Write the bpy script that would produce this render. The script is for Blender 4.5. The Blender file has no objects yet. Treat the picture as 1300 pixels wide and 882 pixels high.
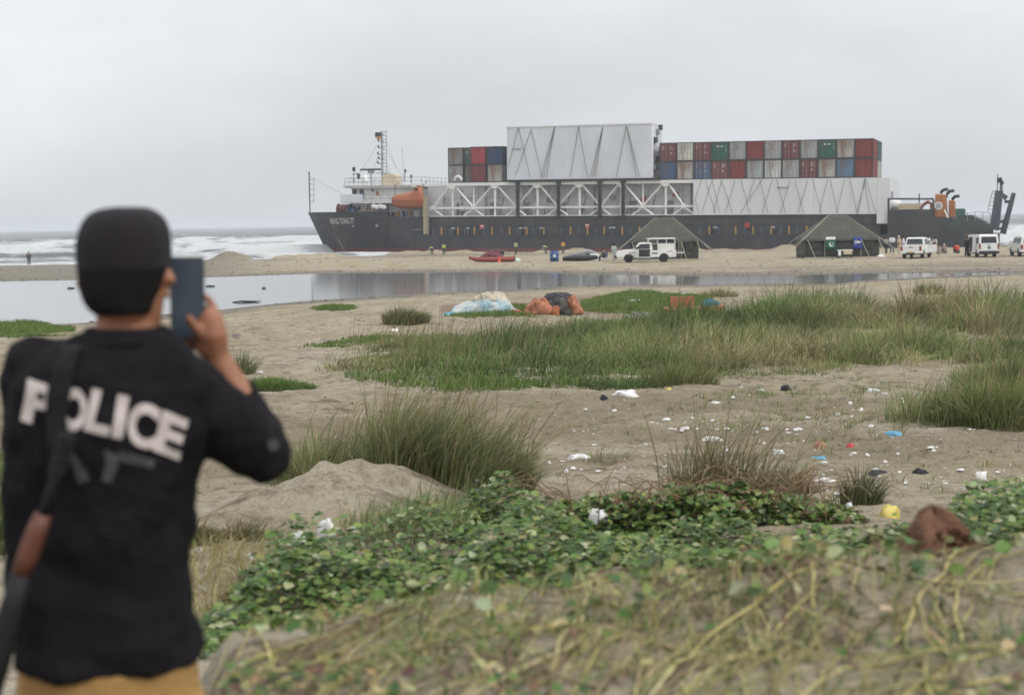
import bpy, bmesh, math, random
import numpy as np
from mathutils import Matrix, Vector
from mathutils.bvhtree import BVHTree

random.seed(7)
RNG = np.random.default_rng(11)
scene = bpy.context.scene
COL = scene.collection

# ------------------------------------------------------------------ camera
FPX, IW, IH = 1900.0, 1300, 882          # focal length in photograph pixels
ROLL = math.atan(0.0178)
PITCH = math.atan((441 - 281.4) * math.cos(ROLL) / FPX)
CAM_Z = 4.5                               # metres above the sea
_c, _s, _cp, _sp = math.cos(ROLL), math.sin(ROLL), math.cos(PITCH), math.sin(PITCH)
cam_data = bpy.data.cameras.new('camera')
cam_data.sensor_width = 36.0
cam_data.lens = 36.0 * FPX / IW
cam_data.clip_start = 0.05
cam_data.clip_end = 40000
cam_data.dof.use_dof = True
cam_data.dof.focus_distance = 24.0
cam_data.dof.aperture_fstop = 3.0
cam = bpy.data.objects.new('camera', cam_data)
COL.objects.link(cam)
cam.matrix_world = Matrix(((_c, _s, 0, 0),
                           (-_sp * _s, _sp * _c, -_cp, 0),
                           (-_cp * _s, _cp * _c, _sp, CAM_Z),
                           (0, 0, 0, 1)))
scene.camera = cam

# ------------------------------------------------------------------ overcast sky and veiled sun
SUN_EL, SUN_AZ = math.radians(44), math.radians(128)
world = bpy.data.worlds.new('World')
scene.world = world
world.use_nodes = True
nt = world.node_tree
nt.nodes.clear()
def wn(t, **kw):
    n = nt.nodes.new(t)
    for k, v in kw.items():
        setattr(n, k, v)
    return n
w_out = wn('ShaderNodeOutputWorld')
w_bg = wn('ShaderNodeBackground')
w_sky = wn('ShaderNodeTexSky', sky_type='NISHITA', sun_disc=False)
w_sky.sun_elevation = SUN_EL
w_sky.sun_rotation = SUN_AZ
w_sky.air_density = 1.0
w_sky.dust_density = 4.0
w_tc = wn('ShaderNodeTexCoord')
w_sep = wn('ShaderNodeSeparateXYZ')
nt.links.new(w_tc.outputs['Generated'], w_sep.inputs[0])
# overcast luminance rises smoothly from horizon to zenith (CIE overcast sky, 1 + 2 sin e)
w_cl = wn('ShaderNodeMath', operation='MAXIMUM'); w_cl.inputs[1].default_value = 0.0
nt.links.new(w_sep.outputs[2], w_cl.inputs[0])
w_ma = wn('ShaderNodeMath', operation='MULTIPLY_ADD')
w_ma.inputs[1].default_value = 1.75
w_ma.inputs[2].default_value = 1.0
nt.links.new(w_cl.outputs[0], w_ma.inputs[0])
w_map = wn('ShaderNodeMapping'); w_map.inputs['Scale'].default_value = (1.2, 1.2, 3.2)
nt.links.new(w_tc.outputs['Generated'], w_map.inputs[0])
w_no = wn('ShaderNodeTexNoise'); w_no.inputs['Scale'].default_value = 2.2
w_no.inputs['Detail'].default_value = 5.0; w_no.inputs['Roughness'].default_value = 0.5
nt.links.new(w_map.outputs[0], w_no.inputs[0])
w_mr = wn('ShaderNodeMapRange')
w_mr.inputs['From Min'].default_value = 0.3; w_mr.inputs['From Max'].default_value = 0.7
w_mr.inputs['To Min'].default_value = 0.84; w_mr.inputs['To Max'].default_value = 1.12
nt.links.new(w_no.outputs[0], w_mr.inputs[0])
w_mu = wn('ShaderNodeMath', operation='MULTIPLY')
nt.links.new(w_ma.outputs[0], w_mu.inputs[0]); nt.links.new(w_mr.outputs[0], w_mu.inputs[1])
w_mu2 = wn('ShaderNodeVectorMath', operation='SCALE')
w_mu2.inputs[0].default_value = (6.58, 6.82, 7.08)
nt.links.new(w_mu.outputs[0], w_mu2.inputs['Scale'])
w_mix = wn('ShaderNodeMixRGB'); w_mix.inputs[0].default_value = 0.94   # cloud cover over the clear sky
nt.links.new(w_sky.outputs[0], w_mix.inputs[1]); nt.links.new(w_mu2.outputs[0], w_mix.inputs[2])
nt.links.new(w_mix.outputs[0], w_bg.inputs[0])
w_bg.inputs[1].default_value = 0.1
nt.links.new(w_bg.outputs[0], w_out.inputs[0])

sun_d = bpy.data.lights.new('sun', 'SUN')
sun_d.energy = 1.5
sun_d.angle = math.radians(14)
sun_d.color = (1.0, 0.96, 0.9)
sun = bpy.data.objects.new('sun', sun_d)
COL.objects.link(sun)
# Nishita: rotation 0 = +Y, clockwise seen from above
_sd = Vector((math.sin(SUN_AZ) * math.cos(SUN_EL), math.cos(SUN_AZ) * math.cos(SUN_EL), math.sin(SUN_EL)))
sun.rotation_euler = _sd.to_track_quat('Z', 'Y').to_euler()
sun.location = _sd * 60

scene.view_settings.view_transform = 'Standard'
scene.view_settings.look = 'None'
scene.view_settings.exposure = 0.07
scene.view_settings.gamma = 1.0
scene.view_settings.use_curve_mapping = False
scene.render.engine = 'CYCLES'
scene.cycles.max_bounces = 6
scene.cycles.transparent_max_bounces = 8
scene.cycles.volume_bounces = 0

# ------------------------------------------------------------------ pixel -> place
def ray(px, py):
    x = (px - 650) / FPX; y = (441 - py) / FPX
    X = _c * x + _s * y; Y = -_s * x + _c * y
    return np.array([X, _cp + _sp * Y, -_sp + _cp * Y])
def at(px, py, D):
    d = ray(px, py)
    return Vector(np.array([0, 0, CAM_Z]) + d * (D / d[1]))
def hor(px):
    return 293.0 - 0.0178 * px

# ------------------------------------------------------------------ numpy noise
_tab = np.random.default_rng(3).random((256, 256))
def vnoise(x, y):
    xi = np.floor(x).astype(int); yi = np.floor(y).astype(int)
    fx = x - xi; fy = y - yi
    fx = fx * fx * (3 - 2 * fx); fy = fy * fy * (3 - 2 * fy)
    a = _tab[xi & 255, yi & 255]; b = _tab[(xi + 1) & 255, yi & 255]
    c = _tab[xi & 255, (yi + 1) & 255]; d = _tab[(xi + 1) & 255, (yi + 1) & 255]
    return (a * (1 - fx) + b * fx) * (1 - fy) + (c * (1 - fx) + d * fx) * fy - 0.5
def fbm(x, y, o=4):
    r = 0; a = 1.0
    for k in range(o):
        r = r + a * vnoise(x * 2 ** k + 17.3 * k, y * 2 ** k + 5.1 * k); a *= 0.5
    return r
def sstep(a, b, x):
    t = np.clip((x - a) / (b - a), 0, 1)
    return t * t * (3 - 2 * t)

# ------------------------------------------------------------------ materials
def mat(name, color, rough=0.6, var=0.12, scale=6.0, metal=0.0, bump=0.0, bscale=None, color2=None, spec=0.4,
        stretch=(1, 1, 1), edge=(0.45, 0.62), attr=None, emit=None, coat=0.0):
    m = bpy.data.materials.new(name)
    m.use_nodes = True
    N = m.node_tree; L = N.links
    b = N.nodes['Principled BSDF']
    b.inputs['Roughness'].default_value = rough
    b.inputs['Metallic'].default_value = metal
    b.inputs['Specular IOR Level'].default_value = spec
    b.inputs['Coat Weight'].default_value = coat
    tc = N.nodes.new('ShaderNodeTexCoord')
    mp = N.nodes.new('ShaderNodeMapping'); mp.inputs['Scale'].default_value = stretch
    L.new(tc.outputs['Object'], mp.inputs[0])
    no = N.nodes.new('ShaderNodeTexNoise'); no.inputs['Scale'].default_value = scale
    no.inputs['Detail'].default_value = 6; no.inputs['Roughness'].default_value = 0.62
    L.new(mp.outputs[0], no.inputs[0])
    mr = N.nodes.new('ShaderNodeMapRange')
    mr.inputs['From Min'].default_value = 0.25; mr.inputs['From Max'].default_value = 0.75
    mr.inputs['To Min'].default_value = 1 - var; mr.inputs['To Max'].default_value = 1 + var
    L.new(no.outputs[0], mr.inputs[0])
    sc = N.nodes.new('ShaderNodeVectorMath'); sc.operation = 'SCALE'
    if attr:
        at_ = N.nodes.new('ShaderNodeAttribute'); at_.attribute_name = attr
        L.new(at_.outputs['Color'], sc.inputs[0])
    else:
        sc.inputs[0].default_value = color
    L.new(mr.outputs[0], sc.inputs['Scale'])
    out = sc.outputs[0]
    if color2:
        n2 = N.nodes.new('ShaderNodeTexNoise'); n2.inputs['Scale'].default_value = scale * 0.7
        n2.inputs['Detail'].default_value = 8; n2.inputs['Roughness'].default_value = 0.7
        mp2 = N.nodes.new('ShaderNodeMapping'); mp2.inputs['Scale'].default_value = stretch
        mp2.inputs['Location'].default_value = (3.1, 7.7, 1.3)
        L.new(tc.outputs['Object'], mp2.inputs[0]); L.new(mp2.outputs[0], n2.inputs[0])
        r2 = N.nodes.new('ShaderNodeMapRange')
        r2.inputs['From Min'].default_value = edge[0]; r2.inputs['From Max'].default_value = edge[1]
        L.new(n2.outputs[0], r2.inputs[0])
        mx = N.nodes.new('ShaderNodeMixRGB')
        L.new(r2.outputs[0], mx.inputs[0]); L.new(out, mx.inputs[1]); mx.inputs[2].default_value = (*color2, 1)
        out = mx.outputs[0]
    L.new(out, b.inputs['Base Color'])
    if emit:
        b.inputs['Emission Color'].default_value = (*emit[:3], 1); b.inputs['Emission Strength'].default_value = emit[3]
    if bump:
        bn = N.nodes.new('ShaderNodeTexNoise'); bn.inputs['Scale'].default_value = bscale or scale * 4
        bn.inputs['Detail'].default_value = 5
        L.new(mp.outputs[0], bn.inputs[0])
        bp = N.nodes.new('ShaderNodeBump'); bp.inputs['Strength'].default_value = bump; bp.inputs['Distance'].default_value = 0.02
        L.new(bn.outputs[0], bp.inputs['Height']); L.new(bp.outputs[0], b.inputs['Normal'])
    return m

# ------------------------------------------------------------------ mesh helpers
class MB:
    def __init__(s): s.v = []; s.f = []
    def add(s, vs, fs):
        n = len(s.v); s.v.extend([tuple(p) for p in vs]); s.f.extend([tuple(i + n for i in f) for f in fs]); return s
    def box(s, x0, x1, y0, y1, z0, z1):
        return s.add([(x0, y0, z0), (x1, y0, z0), (x1, y1, z0), (x0, y1, z0), (x0, y0, z1), (x1, y0, z1), (x1, y1, z1), (x0, y1, z1)],
                     [(0, 3, 2, 1), (4, 5, 6, 7), (0, 1, 5, 4), (1, 2, 6, 5), (2, 3, 7, 6), (3, 0, 4, 7)])
    def tube(s, pts, r, n=6, r2=None, cap=True):
        pts = [Vector(p) for p in pts]; rings = []
        m = len(pts)
        for i, p in enumerate(pts):
            d = (pts[min(i + 1, m - 1)] - pts[max(i - 1, 0)]).normalized()
            a = d.cross(Vector((0, 0, 1)) if abs(d.z) < 0.95 else Vector((1, 0, 0))).normalized(); b = d.cross(a)
            if isinstance(r, (list, tuple)): rr = r[i]
            else: rr = r if r2 is None else r + (r2 - r) * i / max(1, m - 1)
            rings.append([p + (a * math.cos(2 * math.pi * k / n) + b * math.sin(2 * math.pi * k / n)) * rr for k in range(n)])
        return s.loft(rings, cap)
    def loft(s, rings, cap=True, closed=True):
        n = len(rings[0]); vs = [p for R in rings for p in R]; fs = []
        for i in range(len(rings) - 1):
            for k in range(n if closed else n - 1):
                k2 = (k + 1) % n
                fs.append((i * n + k, i * n + k2, (i + 1) * n + k2, (i + 1) * n + k))
        if cap:
            fs.append(tuple(range(n - 1, -1, -1))); fs.append(tuple((len(rings) - 1) * n + k for k in range(n)))
        return s.add(vs, fs)
    def prism(s, poly, w0, w1, axis='y'):
        # poly in (a,b); axis y: (x,z), axis x: (y,z), axis z: (x,y)
        def p3(a, b, w): return (a, w, b) if axis == 'y' else ((w, a, b) if axis == 'x' else (a, b, w))
        return s.loft([[p3(a, b, w0) for a, b in poly], [p3(a, b, w1) for a, b in poly]])
    def lathe(s, prof, n=16, axis='z', c=(0, 0, 0)):
        rings = []
        for r, h in prof:
            R = []
            for k in range(n):
                a = 2 * math.pi * k / n; u, v = r * math.cos(a), r * math.sin(a)
                q = (u, v, h) if axis == 'z' else ((h, u, v) if axis == 'x' else (u, h, v))
                R.append((q[0] + c[0], q[1] + c[1], q[2] + c[2]))
            rings.append(R)
        return s.loft(rings)
    def build(s, name, m, parent=None, smooth=False, bevel=0):
        me = bpy.data.meshes.new(name)
        me.from_pydata(s.v, [], s.f); me.update()
        bm = bmesh.new(); bm.from_mesh(me); bmesh.ops.recalc_face_normals(bm, faces=bm.faces); bm.to_mesh(me); bm.free()
        return link(name, me, m, parent, smooth, bevel)
def link(name, me, m, parent=None, smooth=False, bevel=0):
    if m is not None: me.materials.append(m)
    if smooth: me.shade_smooth()
    o = bpy.data.objects.new(name, me); COL.objects.link(o)
    if parent: o.parent = parent
    if bevel:
        bv = o.modifiers.new('bevel', 'BEVEL'); bv.width = bevel; bv.segments = 2; bv.limit_method = 'ANGLE'; bv.angle_limit = math.radians(40)
        bv.harden_normals = False
    return o
def empty(name, loc=(0, 0, 0), rz=0.0):
    o = bpy.data.objects.new(name, None); COL.objects.link(o); o.location = loc; o.rotation_euler = (0, 0, rz); o.empty_display_size = 0.3
    return o
def tag(o, label=None, cat=None, group=None, kind=None):
    if label: o['label'] = label
    if cat: o['category'] = cat
    if group: o['group'] = group
    if kind: o['kind'] = kind
    return o
def dsp(o, strength, size):
    t = bpy.data.textures.new('folds', 'CLOUDS'); t.noise_scale = size; t.noise_depth = 2
    d = o.modifiers.new('folds', 'DISPLACE'); d.texture = t; d.strength = strength; d.mid_level = .5; d.texture_coords = 'LOCAL'
def copy_tree(o, parent=None):
    c = o.copy(); COL.objects.link(c); c.parent = parent
    for ch in list(o.children): copy_tree(ch, c)
    return c
def np_mesh(name, V, faces_idx, counts, m, attr=None, smooth=True):
    """numpy mesh: V (n,3); faces_idx flat loop indices; counts per-face loop totals"""
    me = bpy.data.meshes.new(name)
    me.vertices.add(len(V)); me.vertices.foreach_set('co', np.ascontiguousarray(V, dtype=np.float32).ravel())
    me.loops.add(len(faces_idx)); me.loops.foreach_set('vertex_index', np.ascontiguousarray(faces_idx, dtype=np.int32))
    me.polygons.add(len(counts))
    st = np.concatenate([[0], np.cumsum(counts)[:-1]]).astype(np.int32)
    me.polygons.foreach_set('loop_start', st)
    me.update(calc_edges=True)
    if attr:
        for nm, C in attr.items():
            a = me.attributes.new(nm, 'FLOAT_COLOR', 'POINT')
            if C.shape[1] == 3: C = np.concatenate([C, np.ones((len(C), 1))], 1)
            a.data.foreach_set('color', np.ascontiguousarray(C, dtype=np.float32).ravel())
    if smooth: me.shade_smooth()
    if m: me.materials.append(m)
    o = bpy.data.objects.new(name, me); COL.objects.link(o)
    return o

# ------------------------------------------------------------------ terrain height
_near = np.array([(-300, 62), (0, 63.5), (100, 64), (280, 71.5), (400, 80), (560, 86), (640, 87.5), (740, 92), (880, 90), (960, 90), (1060, 88), (1090, 91.5), (1200, 95.5), (1300, 98.2), (1600, 100.5)])
_far = np.array([(-300, 119), (0, 119), (200, 119), (400, 124), (640, 121), (740, 113), (900, 103.5), (1000, 102.5), (1100, 103), (1200, 101.5), (1300, 99.5), (1600, 100)])
_prof = np.array([(-30, 2.9), (0, 2.9), (5, 2.86), (7, 2.78), (8.5, 2.68), (10, 2.5), (12, 2.2), (16, 1.8), (22, 1.5), (30, 1.2), (45, 1.08), (60, 1.0), (75, 0.85), (90, 0.75), (110, 0.66), (128, 0.70), (140, 0.70), (160, 0.50), (190, 0.15), (215, -0.05), (230, -0.5), (260, -1.6), (400, -4), (1000, -6)])
POOL_Z = 0.5
def ground_h(x, y, fine=True):
    x = np.asarray(x, float); y = np.asarray(y, float)
    px = 650 + FPX * x / np.maximum(y, 8.0)
    z = np.interp(y, _prof[:, 0], _prof[:, 1])
    # left-hand sand bar is lower and ends in the surf earlier
    lf = sstep(430, 330, px) * sstep(100, 125, y)
    zl = np.interp(y, [100, 119, 130, 150, 175, 193, 215, 260, 1000], [0.6, 0.55, 0.66, 0.5, 0.25, 0.0, -0.6, -1.8, -6])
    z = z * (1 - lf) + zl * lf
    # dry dune undulation
    und = fbm(x * 0.16 + 3, y * 0.16, 3) * 0.30 * sstep(10, 17, y) * sstep(60, 25, y)
    und += fbm(x * 0.05 + 9, y * 0.05, 3) * 0.22 * sstep(20, 40, y) * sstep(120, 90, y)
    z = z + und
    # pool basin
    e = fbm(x * 0.09 + 40, y * 0.16 + 2, 4) * 3.2
    nd = np.interp(px, _near[:, 0], _near[:, 1]); fd = np.interp(px, _far[:, 0], _far[:, 1])
    t = np.minimum(y - nd, fd - y) + e * np.where(y - nd < fd - y, 0.35, 0.55)
    inside = sstep(0, 2.5, t); outside = sstep(0, 14, -t)
    zz = POOL_Z + 0.02 + (z - POOL_Z) * outside
    z = np.where(t > 0, POOL_Z + 0.02 - 0.22 * inside, zz) if True else z
    z = np.where(np.abs(t) > 30, z, z)
    # small dune with the pale face, left of centre
    def bump(cx, cy, rx, ry, h, p=1.0):
        q = ((x - cx) / rx) ** 2 + ((y - cy) / ry) ** 2
        return h * np.exp(-q ** p)
    z = z + bump(-1.42, 10.6, 0.78, 0.85, 0.28, 1.2) * (1 + 0.7 * fbm(x * 2.3 + 3, y * 2.3, 4)) + bump(-0.75, 11.1, 0.45, 0.5, 0.16)
    z = z + bump(-0.5, 12.3, 1.0, 0.9, 0.16)
    z = z + bump(1.0, 10.9, 0.9, 0.7, 0.10)
    z = z + bump(-4.8, 30.2, 0.75, 0.6, 0.26) + bump(-33, 66, 4, 1.5, 0.2)
    # foreground mound to the right of the officer
    crest = 3.44 + 0.035 * np.clip(x, -1, 3) + fbm(x * 1.6 + 2, y * 1.6, 4) * 0.07
    mm = sstep(-0.86, -0.52, x + 0.22 * (y - 3.0)) * sstep(1.3, 2.5, y) * sstep(5.1, 4.25, y + 0.25 * fbm(x * 1.2, y * 0.3, 2))
    z = z + (crest - z) * mm
    # sand scraped up along the stranded hull and west of the bow
    hy = 228 - 0.344 * (x + 31.1) * 1.0
    ridge = np.exp(-((y - (hy - 7.5)) / 3.0) ** 2) * sstep(-36, -31, x) * sstep(52, 40, x)
    z = z + ridge * (0.22 + 1.1 * np.clip(fbm(x * 0.3 + 5, y * 0.2, 4), -0.2, 0.9))
    r2 = np.exp(-((y - 200) / 3.5) ** 2) * sstep(-42, -38, x) * sstep(-20, -27, x)
    z = z + r2 * (0.65 + 1.5 * np.clip(fbm(x * 0.33 + 1, y * 0.2, 3), -0.25, 0.9))
    if fine:
        amp = sstep(300, 20, y) * np.where(t > -1.0, 0.15, 1.0)
        # trodden footprints: one jittered dent a cell
        for cs, ox in ((0.62, 0.0), (0.45, 7.3)):
            ci = np.floor((x + ox) / cs).astype(int); cj = np.floor(y / (cs * 1.3)).astype(int)
            jx = (0.3 + 0.4 * _tab[ci & 255, cj & 255]) * cs; jy = (0.3 + 0.4 * _tab[(ci + 91) & 255, (cj + 37) & 255]) * cs * 1.3; on = _tab[(ci + 13) & 255, (cj + 101) & 255] > 0.55
            dd = (((x + ox) - ci * cs - jx) / 0.085) ** 2 + ((y - cj * cs * 1.3 - jy) / 0.13) ** 2
            z = z - on * amp * 0.05 * np.exp(-dd) * sstep(12, 15, y) * sstep(75, 50, y) + on * amp * 0.02 * np.exp(-(np.sqrt(dd) - 1.6) ** 2 * 4) * sstep(12, 15, y) * sstep(75, 50, y)
        z = z - amp * 0.055 * sstep(0.10, 0.0, np.abs(fbm(x * 0.8 + 20, y * 1.5 + 4, 3))) * sstep(11, 14, y) * sstep(70, 40, y)
        z = z + amp * (fbm(x * 0.9, y * 0.9, 4) * 0.09 + fbm(x * 3.1 + 8, y * 3.1, 3) * 0.06 * sstep(60, 15, y) * sstep(6, 9, y))
    return z
def pool_t(x, y):
    px = 650 + FPX * x / np.maximum(y, 8.0)
    e = fbm(x * 0.09 + 40, y * 0.16 + 2, 4) * 3.2
    nd = np.interp(px, _near[:, 0], _near[:, 1]); fd = np.interp(px, _far[:, 0], _far[:, 1])
    return np.minimum(y - nd, fd - y) + e * np.where(y - nd < fd - y, 0.35, 0.55)
def gp(px, py, dmax=400):
    """where the view ray through a photograph pixel meets the ground"""
    d = ray(px, py); D = 5.6 * 1.03 ** np.arange(145)      # starts behind the foreground mound
    for it in range(2):
        P = np.array([0, 0, CAM_Z])[None] + d[None] * (D / d[1])[:, None]
        h = ground_h(P[:, 0], P[:, 1])
        k = int(np.argmax(P[:, 2] < h))
        if P[k, 2] >= h[k]: k = len(D) - 1
        if it == 0: D = np.linspace(D[max(k - 1, 0)], D[k], 24)
    return Vector((P[k, 0], P[k, 1], h[k]))
def gz(x, y): return float(ground_h(np.array([x]), np.array([y]))[0])

# ------------------------------------------------------------------ ground sheet
def make_ground():
    D = np.concatenate([np.arange(-14, 1.8, .3), np.arange(1.8, 6, .05), np.arange(6, 30, .065), np.arange(30, 70, .2), np.arange(70, 130, .35), np.arange(130, 240, .6), np.linspace(241, 330, 40)])
    nr, ncl = len(D), 480
    v = np.linspace(-1, 1, ncl)
    v = np.sign(v) * (0.35 * np.abs(v) + 0.65 * np.abs(v) ** 1.8)
    Dg = np.repeat(D[:, None], ncl, 1)
    X = v[None] * (9 + np.maximum(Dg, 0) * 0.95)
    X = X + np.sign(v)[None] * np.maximum(np.abs(v)[None] - 0.94, 0) * 4000
    Z = ground_h(X, Dg)
    V = np.stack([X, Dg, Z], -1).reshape(-1, 3)
    i = np.arange(nr * ncl).reshape(nr, ncl)
    F = np.stack([i[:-1, :-1], i[:-1, 1:], i[1:, 1:], i[1:, :-1]], -1).reshape(-1, 4)
    t = pool_t(X, Dg)
    px = 650 + FPX * X / np.maximum(Dg, 8)
    wet = sstep(-9, -0.5, t + 3.5 * fbm(X * 0.25, Dg * 0.4, 4)) * sstep(60, 64, Dg)
    # wet mud flats behind the right-hand channel, and wet beach toward the surf
    wet = np.maximum(wet, 0.75 * sstep(760, 900, px) * sstep(99, 103, Dg) * sstep(124, 108, Dg) * sstep(-0.15, 0.35, fbm(X * 0.12, Dg * 0.6, 4)))
    wet = np.maximum(wet, 0.8 * sstep(380, 250, px) * sstep(118, 122, Dg))
    wet = np.maximum(wet, 0.7 * sstep(0.25, 0.0, Z) * (Dg > 150))
    # darker trampled, damp sand between the foreground dunes and the grass
    trod = sstep(14, 17, Dg) * sstep(30, 24, Dg) * sstep(-0.25, 0.3, fbm(X * 0.35, Dg * 0.5, 4) + 0.15)
    soil = sstep(1.0, 0.4, np.abs(fbm(X * 0.13 + 7, Dg * 0.13, 3)) * 3) * sstep(50, 56, Dg) * sstep(74, 66, Dg) * (px > 560) * (px < 900)
    C = np.stack([wet, trod, soil], -1).reshape(-1, 3)
    m = bpy.data.materials.new('beach_sand'); m.use_nodes = True
    N = m.node_tree; L = N.links; b = N.nodes['Principled BSDF']
    b.inputs['Roughness'].default_value = 0.95; b.inputs['Specular IOR Level'].default_value = 0.15
    geo = N.nodes.new('ShaderNodeNewGeometry')
    def noise(scale, det=6, rough=0.6, stretch=(1, 1, 1)):
        mp = N.nodes.new('ShaderNodeMapping'); mp.inputs['Scale'].default_value = stretch
        L.new(geo.outputs['Position'], mp.inputs[0])
        n = N.nodes.new('ShaderNodeTexNoise'); n.inputs['Scale'].default_value = scale; n.inputs['Detail'].default_value = det; n.inputs['Roughness'].default_value = rough
        L.new(mp.outputs[0], n.inputs[0]); return n.outputs[0]
    def mrange(s, a, b_, c=0.0, d=1.0):
        r = N.nodes.new('ShaderNodeMapRange'); r.inputs['From Min'].default_value = a; r.inputs['From Max'].default_value = b_
        r.inputs['To Min'].default_value = c; r.inputs['To Max'].default_value = d; L.new(s, r.inputs[0]); return r.outputs[0]
    def mix(fac, c1, c2):
        x = N.nodes.new('ShaderNodeMixRGB')
        if isinstance(fac, float): x.inputs[0].default_value = fac
        else: L.new(fac, x.inputs[0])
        for k, c in ((1, c1), (2, c2)):
            if isinstance(c, tuple): x.inputs[k].default_value = (*c, 1)
            else: L.new(c, x.inputs[k])
        return x.outputs[0]
    def mul(a, b_):
        x = N.nodes.new('ShaderNodeMath'); x.operation = 'MULTIPLY'
        for k, c in ((0, a), (1, b_)):
            if isinstance(c, float): x.inputs[k].default_value = c
            else: L.new(c, x.inputs[k])
        return x.outputs[0]
    att = N.nodes.new('ShaderNodeAttribute'); att.attribute_name = 'mask'
    sp = N.nodes.new('ShaderNodeSeparateColor'); L.new(att.outputs['Color'], sp.inputs[0])
    base = mix(mrange(noise(0.35), 0.35, 0.65), (0.345, 0.288, 0.190), (0.440, 0.388, 0.295))
    base = mix(mrange(noise(2.6, 8, 0.75), 0.49, 0.66, 0.0, 0.85), base, (0.205, 0.165, 0.108))
    base = mix(mrange(noise(1.1, 8, 0.75, (1, 2.2, 1)), 0.53, 0.62, 0.0, 0.85), base, (0.170, 0.136, 0.092))
    base = mix(mrange(noise(14, 6, 0.8), 0.56, 0.68, 0.0, 0.8), base, (0.10, 0.08, 0.06))
    base = mix(mul(sp.outputs['Green'], 0.65), base, (0.225, 0.180, 0.120))
    base = mix(mul(sp.outputs['Blue'], 0.7), base, (0.20, 0.125, 0.09))
    wetf = mul(sp.outputs['Red'], mrange(noise(0.9, 6, 0.7, (1, 2.5, 1)), 0.3, 0.55, 0.55, 1.0))
    base = mix(wetf, base, (0.135, 0.118, 0.095))
    L.new(base, b.inputs['Base Color'])
    L.new(mrange(wetf, 0.0, 1.0, 0.95, 0.55), b.inputs['Roughness'])
    hsum = N.nodes.new('ShaderNodeMath'); hsum.operation = 'ADD'
    L.new(mul(noise(5.0, 6, 0.65), 1.6), hsum.inputs[0]); L.new(mul(noise(28, 4, 0.6), 0.35), hsum.inputs[1])
    bp = N.nodes.new('ShaderNodeBump'); bp.inputs['Strength'].default_value = 1.0; bp.inputs['Distance'].default_value = 0.16
    L.new(hsum.outputs[0], bp.inputs['Height']); L.new(bp.outputs[0], b.inputs['Normal'])
    o = np_mesh('beach_ground', V, F.ravel(), np.full(len(F), 4), m, {'mask': C})
    tag(o, 'pale brown sandy beach with low dunes and wet margins', 'beach', kind='structure')
make_ground()

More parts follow.
